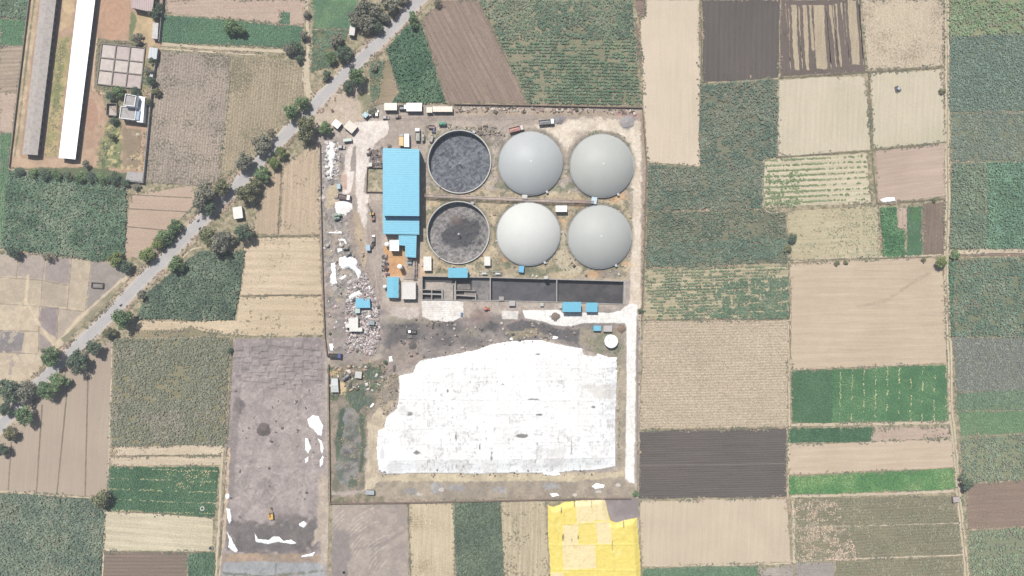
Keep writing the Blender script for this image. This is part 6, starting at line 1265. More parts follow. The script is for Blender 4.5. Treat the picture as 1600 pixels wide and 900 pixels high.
# smaller plastic sheets
SW = (.70, .70, .69)
def sheet_thing(pts, label, hm=.5, col=SW, seed=1, group='plastic sheets on the sludge ground', name='plastic_sheet', cat='plastic sheet', res=.28):
    def pn(P):
        n = fbm(P.X, P.Y, 3, 900+seed, 4, .7); P.mix(sst(.6, .72, n)*.35, (204, 198, 194))
    o = tarp(name, label, pts, col, pn, hm, 4, res, .18, [], SHEETM, 500+seed, cat); tag(o, group=group); return o
def z10(l, ox=400, oy=600): return [(ox+a/3, oy+b/3) for a, b in l]
for i, (q, lb) in enumerate(((z10([(240, 165), (265, 145), (295, 150), (318, 195), (310, 245), (290, 240), (270, 215), (250, 200)]), 'widest white plastic sheet at the upper right of the sludge ground'), (z10([(230, 250), (245, 255), (262, 300), (245, 330), (230, 310)]), 'leaf-shaped white sheet on the sludge ground, left of the curved strip'), (z10([(285, 250), (310, 265), (320, 300), (312, 332), (300, 312), (303, 285)]), 'curved white strip below the widest plastic sheet'), (z10([(228, 350), (250, 335), (245, 365), (232, 374)]), 'smallest white scrap below the leaf-shaped sheet'), (z10([(298, 360), (312, 332), (320, 340), (315, 380), (298, 395)]), 'short white sheet at the foot of the curved strip'), (z10([(200, 655), (225, 640), (242, 655), (225, 676), (205, 668)]), 'little hooked white sheet on the dark sludge'), (z10([(-8, 690), (10, 725), (60, 730), (80, 712), (110, 715), (130, 735), (165, 728), (195, 745), (180, 752), (100, 742), (60, 750), (0, 742)]), 'long winding white sheet across the dark sludge'), (z10([(205, 805), (250, 795), (283, 780), (270, 808), (215, 812)]), 'thin pointed white sheet at the lower edge of the sludge'), (z10([(1056, 525), (1062, 512), (1074, 512), (1080, 525), (1074, 540), (1060, 540)], 0), 'roundish white sheet on the left bank of the sludge, topmost there'), (z10([(1060, 580), (1080, 585), (1088, 640), (1075, 660), (1066, 630)], 0), 'upright white sheet on the left bank of the sludge, middle one'), (z10([(1060, 685), (1085, 720), (1100, 750), (1117, 782), (1105, 792), (1070, 765), (1075, 730)], 0), 'largest of the white sheets on the left bank of the sludge'))):
    sheet_thing(q, lb, .45, seed=10+i)
def z4(l): return [(490+a/7.5, 370+b/7.5) for a, b in l]
GP = 'plastic sheets on the scrap ground'
sheet_thing(z4([(295, 245), (420, 215), (500, 260), (520, 300), (505, 350), (550, 390), (562, 430), (545, 500), (520, 490), (490, 410), (410, 365), (340, 390), (300, 340)]), 'large bright white plastic sheet with a trailing tail on the scrap ground', .8, seed=31, group=GP)
sheet_thing(z4([(200, 312), (250, 295), (270, 400), (265, 470), (287, 550), (215, 562), (195, 545), (195, 450), (212, 420)]), 'upright white strip sheet left of the large one by the west wall', .5, seed=32, group=GP)
sheet_thing(z4([(298, 490), (370, 440), (392, 465), (335, 512)]), 'small slanting white sheet under the large one on the scrap ground', .4, seed=33, group=GP)
sheet_thing(z4([(285, 30), (330, 15), (370, 30), (395, 90), (375, 95), (350, 50), (325, 55), (322, 115), (300, 115), (305, 60)]), 'bent white scrap sheet beside the haul lane', .4, seed=34, group=GP)
sheet_thing(z4([(280, 140), (335, 135), (340, 165), (285, 190)]), 'small white scrap under the bent one', .4, seed=35, group=GP)
sheet_thing(z4([(400, 700), (470, 640), (550, 615), (555, 690), (500, 710), (430, 745)]), 'crumpled white sheet above the blue debris shed', .6, (.68, .67, .63), seed=36, group=GP)
sheet_thing([(514, 537), (521, 536.5), (522, 548), (516, 549)], 'small white sheet left of the debris by the west wall', .4, seed=37, group=GP)
sheet_thing([(574.3, 446.5), (578.5, 445), (580, 454), (576, 456)], 'short white sheet at the edge of the haul lane above the blue debris shed', .5, seed=38, group=GP)
sheet_thing([(572, 491), (580, 490), (582, 497), (575, 498)], 'white scrap sheet beside the grey little debris shed', .5, seed=39, group=GP)
sheet_thing([(861, 525), (866, 524), (873, 526), (871, 531), (863, 530)], 'white rag above the top edge of the big tarpaulin', .3, seed=40, group='white rags round the tarpaulin'); sheet_thing([(796, 528), (801, 527), (802, 531), (797, 532)], 'small white scrap above the left part of the tarpaulin', .3, seed=41, group='white rags round the tarpaulin'); sheet_thing([(848, 739), (862, 736), (872, 735), (877, 742), (866, 744), (850, 742)], 'white rag hanging off the lower edge of the big tarpaulin', .3, seed=42, group='white rags round the tarpaulin'); sheet_thing([(923, 760), (932, 754), (945, 757), (944, 763), (930, 765)], 'white rag on the south margin near the white lane', .3, seed=43, group='white rags round the tarpaulin'); sheet_thing([(858, 771), (870, 769), (876, 775), (862, 777)], 'white rag on the south wall above the yellow tarpaulin', .3, seed=44, group='white rags round the tarpaulin')
sheet_thing([(577, 636), (583, 628), (586, 631), (580, 638)], 'white scrap on the tan bank left of the tarpaulin', .3, seed=45, group='white rags round the tarpaulin')
sheet_thing([(607, 557), (613, 555), (615, 565), (608, 566)], 'white cloth at the top of the bank left of the tarpaulin', .5, seed=46, group='white rags round the tarpaulin')
sheet_thing([(1374, 312), (1384, 308), (1398, 308), (1400, 315), (1380, 317)], 'pale white sheet at the foot of the pink field', .4, seed=47, group='sheets in the fields')
sheet_thing([(514, 362), (534, 361), (535, 366), (513, 365)], 'striped pale plank stack laid crosswise on the scrap ground', .4, (.6, .58, .54), seed=48, group=GP)
sheet_thing([(513, 222), (519, 221), (524, 226), (522, 233), (526, 240), (523, 247), (520, 252), (521, 262), (518, 272), (519, 280), (516, 281), (514, 270), (517, 258), (513, 250), (511, 241), (514, 232)], 'long ragged white plastic trail beside the west wall near the entrance', .5, (.62, .60, .58), seed=49, group=GP)
def heap(name, label, px, py, rpx, h, col, seed, group=None):
    x, y_ = G(px, py); R = rpx*PX; n = 40; u = np.linspace(-R*1.2, R*1.2, n); X, Y = np.meshgrid(u, u); r = np.hypot(X, Y)/R+.75*(fbm(X, Y, R*.5, seed, 5, .65)-.5)
    Z = h*np.clip(1-r, 0, 1)**.8+.12*(fbm(X, Y, .9, seed+1, 3)-.5); k = r < 1.0; k = k[:-1, :-1] & k[1:, 1:] & k[:-1, 1:] & k[1:, :-1]; i = np.arange(n*n).reshape(n, n)
    q = np.stack([i[:-1, :-1], i[:-1, 1:], i[1:, 1:], i[1:, :-1]], -1)[k]; V = np.stack([X, Y, Z+.1], -1).reshape(-1, 3); us = np.unique(q); re = np.zeros(n*n, np.int32); re[us] = np.arange(len(us))
    c = np.array(col)*(.85+.3*fbm(X, Y, 1.0, seed+2, 3))[..., None]
    o = link(name, npmesh(name, V[us], re[q], np.clip(c.reshape(-1, 3)[us], .01, .85), True), SOIL); o.location = (x, y_, .05); return tag(o, label, 'heap', group)
heap('powder_heap', 'round white powder heap on the scrap ground under the brown tipper', 537.5, 323.5, 13, 1.3, (.60, .56, .53), 3, 'heaps in the plant'); heap('gravel_heap', 'grey gravel heap near the top right corner of the plant', 980, 191, 10, 1.2, D(172, 166, 164), 4, 'heaps in the plant'); heap('gravel_heap', 'grey gravel heap at the nose of the grey tipper', 873, 188, 7, 1.0, D(150, 146, 146), 5, 'heaps in the plant'); heap('sludge_heap', 'dark flat mound on the black ground above the tarpaulin', 645, 540, 6.5, .8, D(112, 104, 100), 6, 'heaps in the plant'); heap('sludge_heap', 'dark mound in the middle of the sludge ground', 412, 671, 11, 1.4, D(118, 108, 104), 7, 'heaps in the plant'); heap('scrap_heap', 'brown scrap heap at the corner right of the grey kiosk', 971, 514, 7, 1.2, D(150, 128, 112), 8, 'heaps in the plant'); heap('powder_heap', 'small white heap against the west wall', 504, 310, 5, .8, D(222, 210, 202), 9, 'heaps in the plant'); heap('straw_heap', 'pale straw heap in the plot below the farmhouse', 215.5, 211, 3, .7, D(220, 208, 184), 10); heap('scrap_heap', 'dark scrap mound in the chalk path by the long blue canopy', 868, 495, 7, .7, D(140, 128, 116), 12, 'heaps in the plant')

# loose debris nobody could count
def debris(poly, n, cols, smin, smax, seed, name='debris', hmax=.5):
    r = np.random.default_rng(seed); xs = [p[0] for p in poly]; ys = [p[1] for p in poly]; a = r.uniform(min(xs), max(xs), n*3); b = r.uniform(min(ys), max(ys), n*3); k = inpoly(a, b, poly) & (fbm(a, b, 7, seed, 3)+r.uniform(-.15, .15, a.shape) > .46); a, b = a[k][:n], b[k][:n]; n = len(a)
    k = firm((a-800)*PX, (450-b)*PX); a, b = a[k], b[k]; n = len(a); x, y_ = (a-800)*PX, (450-b)*PX; s1 = r.uniform(smin, smax, n)*r.choice([.4, 1, 2.0], n); s2 = s1*r.uniform(.25, .9, n); t = r.uniform(0, 3.14, n); c, s_ = np.cos(t), np.sin(t); z = r.uniform(.15, hmax, n); tl = r.uniform(-.16, .16, (n, 2))*s1[:, None]
    V = np.zeros((n, 4, 3))
    for j, (u, w_) in enumerate(((-1, -1), (1, -1), (1, 1), (-1, 1))):
        V[:, j] = np.stack([x+u*s1*c*.5-w_*s2*s_*.5, y_+u*s1*s_*.5+w_*s2*c*.5, z+u*tl[:, 0]*.5+w_*tl[:, 1]*.5+.1], 1)
    col = np.array(cols)[r.integers(0, len(cols), n)]*r.uniform(.7, 1.15, (n, 1))
    o = link(name, npmesh(name, V.reshape(-1, 3), np.arange(n*4).reshape(-1, 4), np.repeat(col, 4, 0)), attrmat('debris_bits', 3, .1, 0, .7)); sm = o.modifiers.new('thickness', 'SOLIDIFY'); sm.thickness = .06
    return tag(o, kind='stuff')
DC = (D(240, 228, 222), D(228, 204, 200), D(176, 170, 167), D(124, 116, 112), D(208, 190, 176), D(190, 184, 180), D(104, 98, 95), D(236, 230, 226), D(206, 178, 172), D(248, 242, 238), D(226, 206, 200), D(246, 240, 236))
debris(DB, 3000, DC, .3, .95, 1, hmax=.45); debris([(508, 222), (526, 222), (527, 280), (511, 282)], 90, DC[:2]+DC[2:4]+(D(244, 240, 236),)*3, .4, 1.3, 2); debris(WS, 420, DC, .3, .9, 3); debris([(576, 228), (598, 226), (598, 262), (574, 262)], 70, (D(150, 120, 112), D(126, 116, 112), D(196, 186, 180), D(130, 120, 114)), .4, 1.2, 4, hmax=.8); debris([(598, 400), (605, 400), (606, 432), (598, 432)], 50, (D(150, 120, 112), D(90, 84, 82), D(196, 186, 180)), .5, 1.4, 5, hmax=.9)
debris([(708, 166), (830, 166), (1000, 172), (1000, 180), (830, 176), (708, 176)], 240, (D(224, 210, 190), D(120, 110, 100), D(176, 150, 138)), .4, 1.2, 6); debris([(700, 196), (770, 196), (790, 212), (760, 214), (700, 202)], 120, (D(180, 160, 140), D(140, 128, 116), D(210, 196, 176)), .3, .9, 7, hmax=.8)
debris([(660, 300), (985, 302), (985, 434), (660, 430)], 420, (D(210, 190, 160), D(110, 104, 92), D(170, 140, 120), D(226, 216, 204)), .3, .9, 8); debris([(614, 500), (730, 495), (780, 500), (900, 510), (900, 525), (640, 560)], 260, (D(110, 104, 100), D(200, 190, 180), D(150, 140, 132)), .3, 1.0, 9); debris([(596, 560), (622, 586), (620, 640), (600, 650), (588, 610)], 240, (D(200, 184, 156), D(110, 100, 88), D(176, 156, 134)), .25, .6, 10, hmax=.4); debris([(515, 575), (600, 568), (596, 610), (540, 612), (518, 630)], 160, (D(226, 216, 206), D(120, 110, 100), D(210, 180, 150)), .4, 1.2, 11, hmax=.6)
debris([(370, 535), (505, 530), (512, 780), (360, 800)], 160, (D(186, 176, 168), D(120, 112, 108)), .3, .9, 12, hmax=.3); debris([(20, 262), (150, 262), (225, 200), (225, 275), (160, 262)], 80, (D(220, 210, 196), D(120, 110, 100)), .3, .8, 13); debris([(592, 734), (962, 731), (964, 740), (800, 745), (594, 744)], 160, (D(120, 112, 102), D(160, 150, 138)), .3, .7, 14, hmax=.35)

# ------------------------------------------------------------------ walls and pipes
def wall_run(name, label, pts, h, col, w_=.3, cat='wall', group='boundary walls', posts=4.0):
    x, y_ = G(*pts[0]); o = thing(name, label, cat, (x, y_, 0), 0, group); m_ = mat('wall_brick', col, .9, dirt=.3, bump=.03)
    for i in range(len(pts)-1):
        a, b = G(*pts[i]), G(*pts[i+1]); a = (a[0]-x, a[1]-y_); b = (b[0]-x, b[1]-y_); l = math.hypot(b[0]-a[0], b[1]-a[1]); m = MB(); wallseg(m, a, b, w_, h-.003*i)
        k = int(l/posts)
        for j in range(k+1): t = j/max(k, 1); m.box(a[0]+(b[0]-a[0])*t, a[1]+(b[1]-a[1])*t, 0, w_+.16, w_+.163, h+.12+.001*j, math.atan2(b[1]-a[1], b[0]-a[0]))
        m.build('wall_panel', m_, o)
    return o
WB = D(150, 128, 116)
wall_run('boundary_wall', 'low wall along the west side of the plant beside the scrap strip', [(502, 300), (505, 430), (508.5, 525), (512, 556)], 1.5, WB); wall_run('boundary_wall', 'wall along the west side of the plant below the gate gap', [(514, 570), (516.5, 786)], 1.5, WB); wall_run('boundary_wall', 'wall along the south side of the plant above the cream strips', [(517, 786), (640, 785), (858, 780), (985, 778)], 1.4, WB); wall_run('boundary_wall', 'wall along the north side of the plant right of the office row', [(710, 163.5), (826, 165.5), (1003, 169)], 1.4, WB); wall_run('boundary_wall', 'wall along the east side of the plant next to the sand strip', [(1003.5, 170), (1010, 253), (1006, 420), (1002, 500)], 1.3, WB); wall_run('boundary_wall', 'short dark wall west of the chalky entrance yard', [(501, 226), (502, 298)], 1.5, WB)
wall_run('boundary_wall', 'grey wall along the stubble field on the east side of the poultry farm', [(248, 78), (240, 135), (235, 190), (226, 286), (197, 283)], 2.0, D(168, 166, 162), .4, group='farm walls'); wall_run('boundary_wall', 'grey wall from the top frame edge down to the farm gate', [(258, -14), (251, 66)], 2.0, D(150, 150, 148), .4, group='farm walls'); wall_run('boundary_wall', 'thin wall along the left side of the poultry farm', [(49, -14), (40, 60), (28, 160), (16, 262)], 1.2, D(160, 150, 136), .25, group='farm walls')
wall_run('boundary_wall', 'low brick wall round a small weedy yard left of the tall blue hall', [(597.5, 262.5), (574.5, 262), (573, 300), (597, 300.5)], 1.3, D(140, 120, 110), .3, group='yard walls', posts=5)
PIPE = mat('pipe_paint', D(196, 172, 166), .5, dirt=.15); STL = mat('steel', (.25, .26, .28), .5)
x, y_ = G(795, 310); o = thing('pipe_rack', 'long pinkish pipe rack running between the upper and lower tanks', 'pipe rack', (x, y_, 0))
def rel(px, py, h): g_ = G(px, py, h); return (g_[0]-x, g_[1]-y_, h)
for k, (dy, r_) in enumerate(((0, .26), (2.4, .2), (4.2, .16))):
    m = MB(); m.tube([rel(662, 303.5+dy, 2.6), rel(760, 307.5+dy, 2.6), rel(850, 311.5+dy, 2.6), rel(928, 314.5+dy*.8, 2.6)], r_, 8); m.build('pipe', PIPE if k != 1 else mat('pipe_paint', D(214, 200, 196), .5), o)
for k in range(12):
    px = 668+k*23; py = 303.8+(px-662)*.0415; m = MB(); a = rel(px, py-1, 0); b = rel(px, py+5, 0)
    for q in (a, b): m.box(q[0], q[1], 0, .18, .18, 2.35)
    m.box((a[0]+b[0])/2, (a[1]+b[1])/2, 2.2, .2, abs(a[1]-b[1])+.3, .15); m.build('support', STL, o)
x, y_ = G(648, 425); o = thing('pipe_rack', 'short upright pipe run right of the orange floor', 'pipe rack', (x, y_, 0))
for k, dx in enumerate((-1.5, 0, 2.6)):
    m = MB(); m.tube([rel(648+dx, 403, 2), rel(648+dx, 420, 2), rel(648+dx, 437-k*2, 2)], .2, 8); m.build('pipe', PIPE if k else mat('pipe_paint', D(214, 206, 202), .5), o)
for py in (405, 413, 421, 429, 436): m = MB(); a = rel(648.6, py, 0); m.box(a[0], a[1], 0, 2.2, .15, 1.8); m.build('support', STL, o)
m = MB(); m.tube([rel(630, 434.5, 1.5), rel(648, 435, 1.5)], .18, 8); m.build('pipe', PIPE, o)
# pipe and scrubber group at the left edge of the orange floor
for k, (a, b) in enumerate(((604, 411), (604, 419), (605.5, 427.5))):
    x, y_ = G(a, b); o = thing('filter_skid', ('upper', 'middle', 'lowest')[k]+' dark filter skid at the left edge of the orange floor', 'filter skid', (x, y_, 0), 0, 'filter skids'); m = MB(); m.box(0, 0, .1, 2.6, 1.7, .2); m.build('base_frame', STL, o)
    for s_ in (-.75, .05, .8): m = MB(); m.cyl(s_, 0, .3, .34, 1.7, 14); m.lathe(s_, 0, [(.34, 2.0), (.22, 2.2), (.01, 2.25)], 14); m.build('vessel', mat('vessel', D(128+30*k, 108, 104), .5), o)
    m = MB(); m.tube([(-.75, -.5, .5), (-.75, -.6, 1.5), (.8, -.6, 1.5), (.8, -.5, .5)], .08); m.build('pipe', PIPE, o)
x, y_ = G(640, 411); o = thing('equipment_frame', 'dark open equipment frame under the lower end of the L-shaped blue roof', 'frame', (x, y_, 0)); m = MB()
for a in (-1.4, 1.8):
    for b in (-1.6, 1.6): m.box(a, b, 0, .16, .16, 3)
for b in (-1.6, 0, 1.6): m.box(.2, b, 3, 3.4, .16, .16)
m.build('frame', STL, o); m = MB(); m.box(.2, .2, .1, 2.2, 2.2, 1.6); m.build('machine', mat('machine_paint', (.12, .15, .16), .5), o)

# ------------------------------------------------------------------ vehicles
TYRE = mat('tyre', (.022, .022, .023), .85, dirt=.2); VGL = mat('windscreen', (.03, .035, .045), .12, dirt=.05); CHS = mat('chassis', (.05, .05, .052), .7, dirt=.25)
def vp(c, r=.4): return mat('vehicle_paint', tuple(c), r, dirt=.15, dscale=.9)
def wheels(o, xs, ys, r, w_):
    for a in xs:
        for b in ys:
            m = MB(); m.wheel(a, b, r, r, w_); wl = m.build('wheel', TYRE, o); m = MB(); m.wheel(a, b+(.03 if b > 0 else -.03), r, r*.5, w_); m.build('rim', mat('rim', (.35, .35, .35), .4), wl)
def truck(label, px, py, heading, Ln, cab, bed, kind='open', W=2.5, group='lorries in the plant', load=None, cat='lorry', name='lorry'):
    x, y_ = G(px, py, 2.0); o = thing(name, label, cat, (x, y_, .1), math.radians(heading), group); xf = Ln/2; cl = 1.9 if Ln > 6 else 1.5
    m = MB(); m.box(-.1, 0, .65, Ln-.3, .95, .3); m.box(xf-.1, 0, .45, .25, W*.95, .35); m.box(-Ln/2+.1, 0, .5, .15, W*.9, .25); m.build('chassis', CHS, o)
    m = MB(); m.side([(xf-cl, .9), (xf, .9), (xf, 1.75), (xf-.3, 2.75), (xf-cl, 2.85)], -W/2+.05, W/2-.05); c = m.build('cab', vp(cab), o)
    m = MB(); m.add([(xf+.012, -W*.42, 1.8), (xf+.012, W*.42, 1.8), (xf-.27, W*.4, 2.66), (xf-.27, -W*.4, 2.66), (xf-.05, -W*.42, 1.8), (xf-.05, W*.42, 1.8), (xf-.33, W*.4, 2.66), (xf-.33, -W*.4, 2.66)], [(0, 1, 2, 3), (7, 6, 5, 4), (0, 4, 5, 1), (1, 5, 6, 2), (2, 6, 7, 3), (3, 7, 4, 0)]); m.build('windscreen', VGL, c)
    for s_ in (-1, 1): m = MB(); m.box(xf-.55, s_*(W/2+.12), 1.7, .12, .2, .5); m.build('mirror', CHS, c)
    bl_ = Ln-cl-.25; bx = -Ln/2+bl_/2
    if kind == 'box': m = MB(); m.box(bx, 0, 1.0, bl_, W, 2.2); m.box(bx, 0, 3.2, bl_-.1, W-.1, .06); m.build('cargo_box', vp(bed, .5), o)
    elif kind == 'tank':
        m = MB(); n = 20; R = W*.46; vs = [(a, R*math.cos(2*math.pi*k/n), 2.0+R*.9*math.sin(2*math.pi*k/n)) for a in (bx-bl_/2, bx+bl_/2) for k in range(n)]; m.add(vs, [(k, (k+1) % n, n+(k+1) % n, n+k) for k in range(n)], True); m.add(vs, [tuple(range(n)), tuple(range(2*n-1, n-1, -1))]); m.build('tank_body', vp(bed, .4), o); m = MB(); m.cyl(bx, 0, 2.9, .4, .25, 14); m.build('hatch', CHS, o)
    else:
        hb = 1.2; m = MB(); m.box(bx, 0, 1.0, bl_, W, .12)
        for s_ in (-1, 1): m.box(bx, s_*(W/2-.05), 1.12, bl_, .1, hb)
        m.box(bx-bl_/2+.05, 0, 1.12, .1, W-.2, hb); m.box(bx+bl_/2-.05, 0, 1.12, .1, W-.2, hb+.35)
        for k in range(5):
            for s_ in (-1, 1): m.box(bx-bl_/2+.2+k*(bl_-.4)/4, s_*(W/2+.03), 1.0, .12, .08, hb+.1)
        m.build('cargo_bed', vp(bed, .6), o)
        if load: m = MB(); m.add([(bx-bl_/2+.1, -W/2+.1, 1.5), (bx+bl_/2-.1, -W/2+.1, 1.5), (bx+bl_/2-.1, W/2-.1, 1.5), (bx-bl_/2+.1, W/2-.1, 1.5), (bx-bl_*.2, 0, 2.1), (bx+bl_*.2, .1, 2.15)], [(0, 1, 5, 4), (1, 2, 5), (2, 3, 4, 5), (3, 0, 4)]); m.build('load', mat('load', tuple(load), .95, dirt=.3), o)
    wheels(o, [xf-1.1, -Ln/2+1.0]+([-Ln/2+2.2] if Ln > 6.8 else []), [-W/2+.2, W/2-.2], .5, .3)
    return o
truck('white box lorry parked upright above the tall blue hall', 635.8, 219.5, 90, 7.6, (.72, .72, .7), (.78, .77, .74), 'box', 2.7); truck('yellow-sided lorry parked left of the white box lorry', 627.6, 218.5, 90, 7.2, (.1, .09, .08), D(238, 200, 132), 'box', 2.5); truck('white-cab lorry with an open pale bed, right of the white box lorry', 652.3, 210, 90, 7.2, (.75, .74, .72), D(188, 190, 178), 'open', 2.4, load=D(206, 204, 194)); truck('red tipper lorry parked above the upper middle dome', 807, 201.5, 13, 8.2, (.42, .36, .34), D(186, 96, 88), 'open', 2.6, load=D(214, 170, 156)); truck('dark grey tipper lorry with pale cab near the gravel heap', 854, 190.8, 6, 8.6, (.72, .72, .7), D(112, 112, 116), 'open', 2.6, load=D(160, 158, 158)); truck('empty brown tipper lorry above the round white powder heap', 538, 308, -8, 7.0, (.66, .62, .58), D(112, 92, 90), 'open', 2.7, load=D(140, 124, 120)); truck('small lorry with black bed and violet-blue cab at the west gate gap', 523.5, 556, -2, 7.2, D(90, 96, 160), D(70, 68, 64), 'open', 2.4, load=D(82, 78, 70)); truck('white lorry cab and bare chassis parked between two cream buildings', 629.5, 167.5, 0, 4.6, (.75, .75, .73), (.2, .2, .2), 'open', 2.3, group='lorries in the plant')
def trailer(label, px, py, heading, Ln, col, kind='open', W=2.1, group='trailers in the plant', bar=1.6, load=None):
    x, y_ = G(px, py, 1.2); o = thing('trailer', label, 'trailer', (x, y_, .1), math.radians(heading), group)
    m = MB(); m.box(0, 0, .6, Ln, .9, .2); m.tube([(Ln/2, .4, .7), (Ln/2+bar, 0, .65)], .08); m.tube([(Ln/2, -.4, .7), (Ln/2+bar, 0, .65)], .08); m.build('drawbar', CHS, o)
    if kind == 'tank':
        m = MB(); n = 20; R = W*.48; vs = [(a, R*s_*math.cos(2*math.pi*k/n), 1.55+R*s_*math.sin(2*math.pi*k/n)) for a, s_ in ((-Ln/2, .8), (-Ln/2+.25, 1), (Ln/2-.25, 1), (Ln/2, .8)) for k in range(n)]; m.add(vs, [(j*n+k, j*n+(k+1) % n, (j+1)*n+(k+1) % n, (j+1)*n+k) for j in range(3) for k in range(n)], True); m.add(vs, [tuple(range(n)), tuple(range(4*n-1, 3*n-1, -1))]); m.build('tank_body', vp(col, .45), o); m = MB(); m.cyl(0, 0, 1.55+R-.05, .3, .2, 12); m.build('hatch', CHS, o)
    else:
        m = MB(); m.box(0, 0, .85, Ln, W, .1)
        for s_ in (-1, 1): m.box(0, s_*(W/2-.04), .95, Ln, .08, .7); m.box(s_*(Ln/2-.04), 0, .95, .08, W-.16, .7)
        m.build('cargo_bed', vp(col, .6), o)
        if load: m = MB(); m.box(0, 0, 1.0, Ln-.3, W-.3, .45, 0, .9); m.build('load', mat('load', tuple(load), .95, dirt=.3), o)
    wheels(o, [-.5, .6] if Ln > 3.4 else [0], [-W/2+.1, W/2-.1], .42, .25); return o
trailer('bright green tank trailer with its drawbar out, above the upper open tank', 691.5, 193.8, 0, 4.1, D(96, 168, 138), 'tank', 2.2, bar=3.0); trailer('grey tank trailer right of the open-bed white-cab lorry', 661.3, 215.5, 90, 3.8, D(188, 184, 174), 'tank', 1.7); trailer('grey tilted trailer at the left shoulder of the upper open tank', 674.3, 216.8, 74, 3.8, D(190, 184, 178), 'open', 1.8, load=D(196, 190, 182)); trailer('dark pinkish flat trailer lying across behind the blue tractor', 674.5, 198.3, 176, 3.6, D(150, 128, 128), 'open', 1.7); trailer('green tank trailer on the scrap ground, lower of a stacked pair', 526.5, 341.5, 12, 3.4, D(140, 166, 148), 'tank', 1.6); trailer('green tank trailer on the scrap ground, upper of a stacked pair', 528, 336.3, 6, 3.8, D(158, 182, 164), 'tank', 1.6); trailer('dark trailer behind the small white-roofed tractor on the black ground', 646.5, 518, 180, 2.9, D(104, 98, 96), 'open', 1.9); trailer('grey box trailer parked askew south of the debris', 540.8, 589.5, 38, 4.8, D(148, 140, 142), 'tank', 2.0); trailer('greyish tube tank near the bent white scrap sheet', 540, 388.5, 5, 3.2, D(150, 150, 140), 'tank', 1.3, bar=.6); trailer('dull tube tank resting on the large white scrap sheet', 544, 398, 42, 3.2, D(150, 150, 142), 'tank', 1.4, bar=.6)
def car(label, px, py, heading, Ln, col, W=1.75, group='cars at the plant', tall=1.55):
    x, y_ = G(px, py, 1); o = thing('car', label, 'car', (x, y_, .1), math.radians(heading), group); h = Ln/2
    m = MB(); m.side([(-h, .35), (h, .35), (h, .75), (h*.5, .95), (-h, .98)], -W/2, W/2); b = m.build('body', vp(col, .35), o)
    m = MB(); vs = [(-h*.92, -W*.46, .96), (h*.45, -W*.46, .94), (h*.45, W*.46, .94), (-h*.92, W*.46, .96), (-h*.8, -W*.4, tall), (h*.12, -W*.4, tall), (h*.12, W*.4, tall), (-h*.8, W*.4, tall)]; m.add(vs, [(0, 1, 5, 4), (1, 2, 6, 5), (2, 3, 7, 6), (3, 0, 4, 7)]); m.build('windows', VGL, o); m = MB(); m.box(-h*.34, 0, tall, h*.92, W*.8, .05); m.build('roof', vp(col, .35), o)
    for s_ in (-1, 1): m = MB(); m.box(h-.02, s_*W*.36, .6, .08, .3, .14); m.build('headlight', mat('lamp_glass', (.7, .7, .68), .2), b)
    wheels(o, [h*.6, -h*.6], [-W/2+.1, W/2-.1], .32, .2); return o
car('grey car parked below the first cream building of the top row', 603.2, 183.6, 0, 3.7, D(178, 168, 162)); car('dark low car right of the grey one below the top row', 622, 182.5, 4, 3.2, D(120, 96, 92), 1.4); car('silver car beside the little blue-roofed booth', 577.5, 177.5, 106, 3.8, D(186, 182, 180)); car('dusty grey car second in the line at the entrance booth', 583.2, 176.5, 100, 3.8, D(170, 162, 156)); car('white jeep third in the line at the entrance booth', 589, 177.5, 86, 3.7, (.72, .7, .68), 1.6, tall=1.8); car('grey van on the haul lane left of the annex', 583.6, 373, 90, 4.3, D(150, 138, 132), 1.7, tall=1.9); car('pale van under the long grey-green lean-to at the entrance', 533.8, 229.8, -4, 3.8, D(206, 196, 190), 1.8, tall=1.8)
def tractor(label, px, py, heading, col, canopy=None, group='tractors'):
    x, y_ = G(px, py, 1); o = thing('tractor', label, 'tractor', (x, y_, .1), math.radians(heading), group)
    m = MB(); m.side([(-.6, .55), (1.55, .55), (1.6, 1.2), (.2, 1.3), (.1, .95), (-.6, .95)], -.36, .36); m.build('bonnet', vp(col), o); m = MB(); m.box(-.75, 0, .95, .45, .5, .12); m.box(-1.0, 0, 1.05, .1, .5, .45); m.build('seat', CHS, o)
    for s_ in (-1, 1): m = MB(); m.side([(-1.25, .95), (-.2, .95), (-.3, 1.35), (-1.1, 1.35)], s_*.62-.2, s_*.62+.2); m.build('mudguard', vp(col), o)
    if canopy: 
        m = MB(); m.box(-.65, 0, 2.1, 1.4, 1.4, .07); c = m.build('canopy', vp(canopy), o); m = MB()
        for a in (-1.2, -.1):
            for b in (-.6, .6): m.box(a, b, .95, .06, .06, 1.15)
        m.build('canopy_post', CHS, c)
    m = MB(); m.tube([(.9, .2, 1.2), (.9, .2, 2.0)], .05); m.build('exhaust', CHS, o)
    for s_ in (-.78, .78): m = MB(); m.wheel(-.7, s_, .7, .7, .38); m.build('wheel', TYRE, o); m = MB(); m.wheel(1.15, s_*.8, .4, .4, .24); m.build('wheel', TYRE, o)
    return o
tractor('small blue tractor between the pinkish trailer and the upper open tank', 677.8, 204, 80, D(80, 92, 150)); tractor('dark tractor below the grey van on the haul lane', 582.3, 383, 250, D(96, 84, 82)); tractor('white-roofed tractor on the black ground below the pale striped pad', 638.5, 517.8, 180, D(90, 90, 90), (.78, .78, .76)); tractor('orange-red tractor below the lagoon’s left basins', 760.5, 482.5, -10, D(216, 112, 88), D(226, 130, 104))
YEL = D(236, 190, 96)
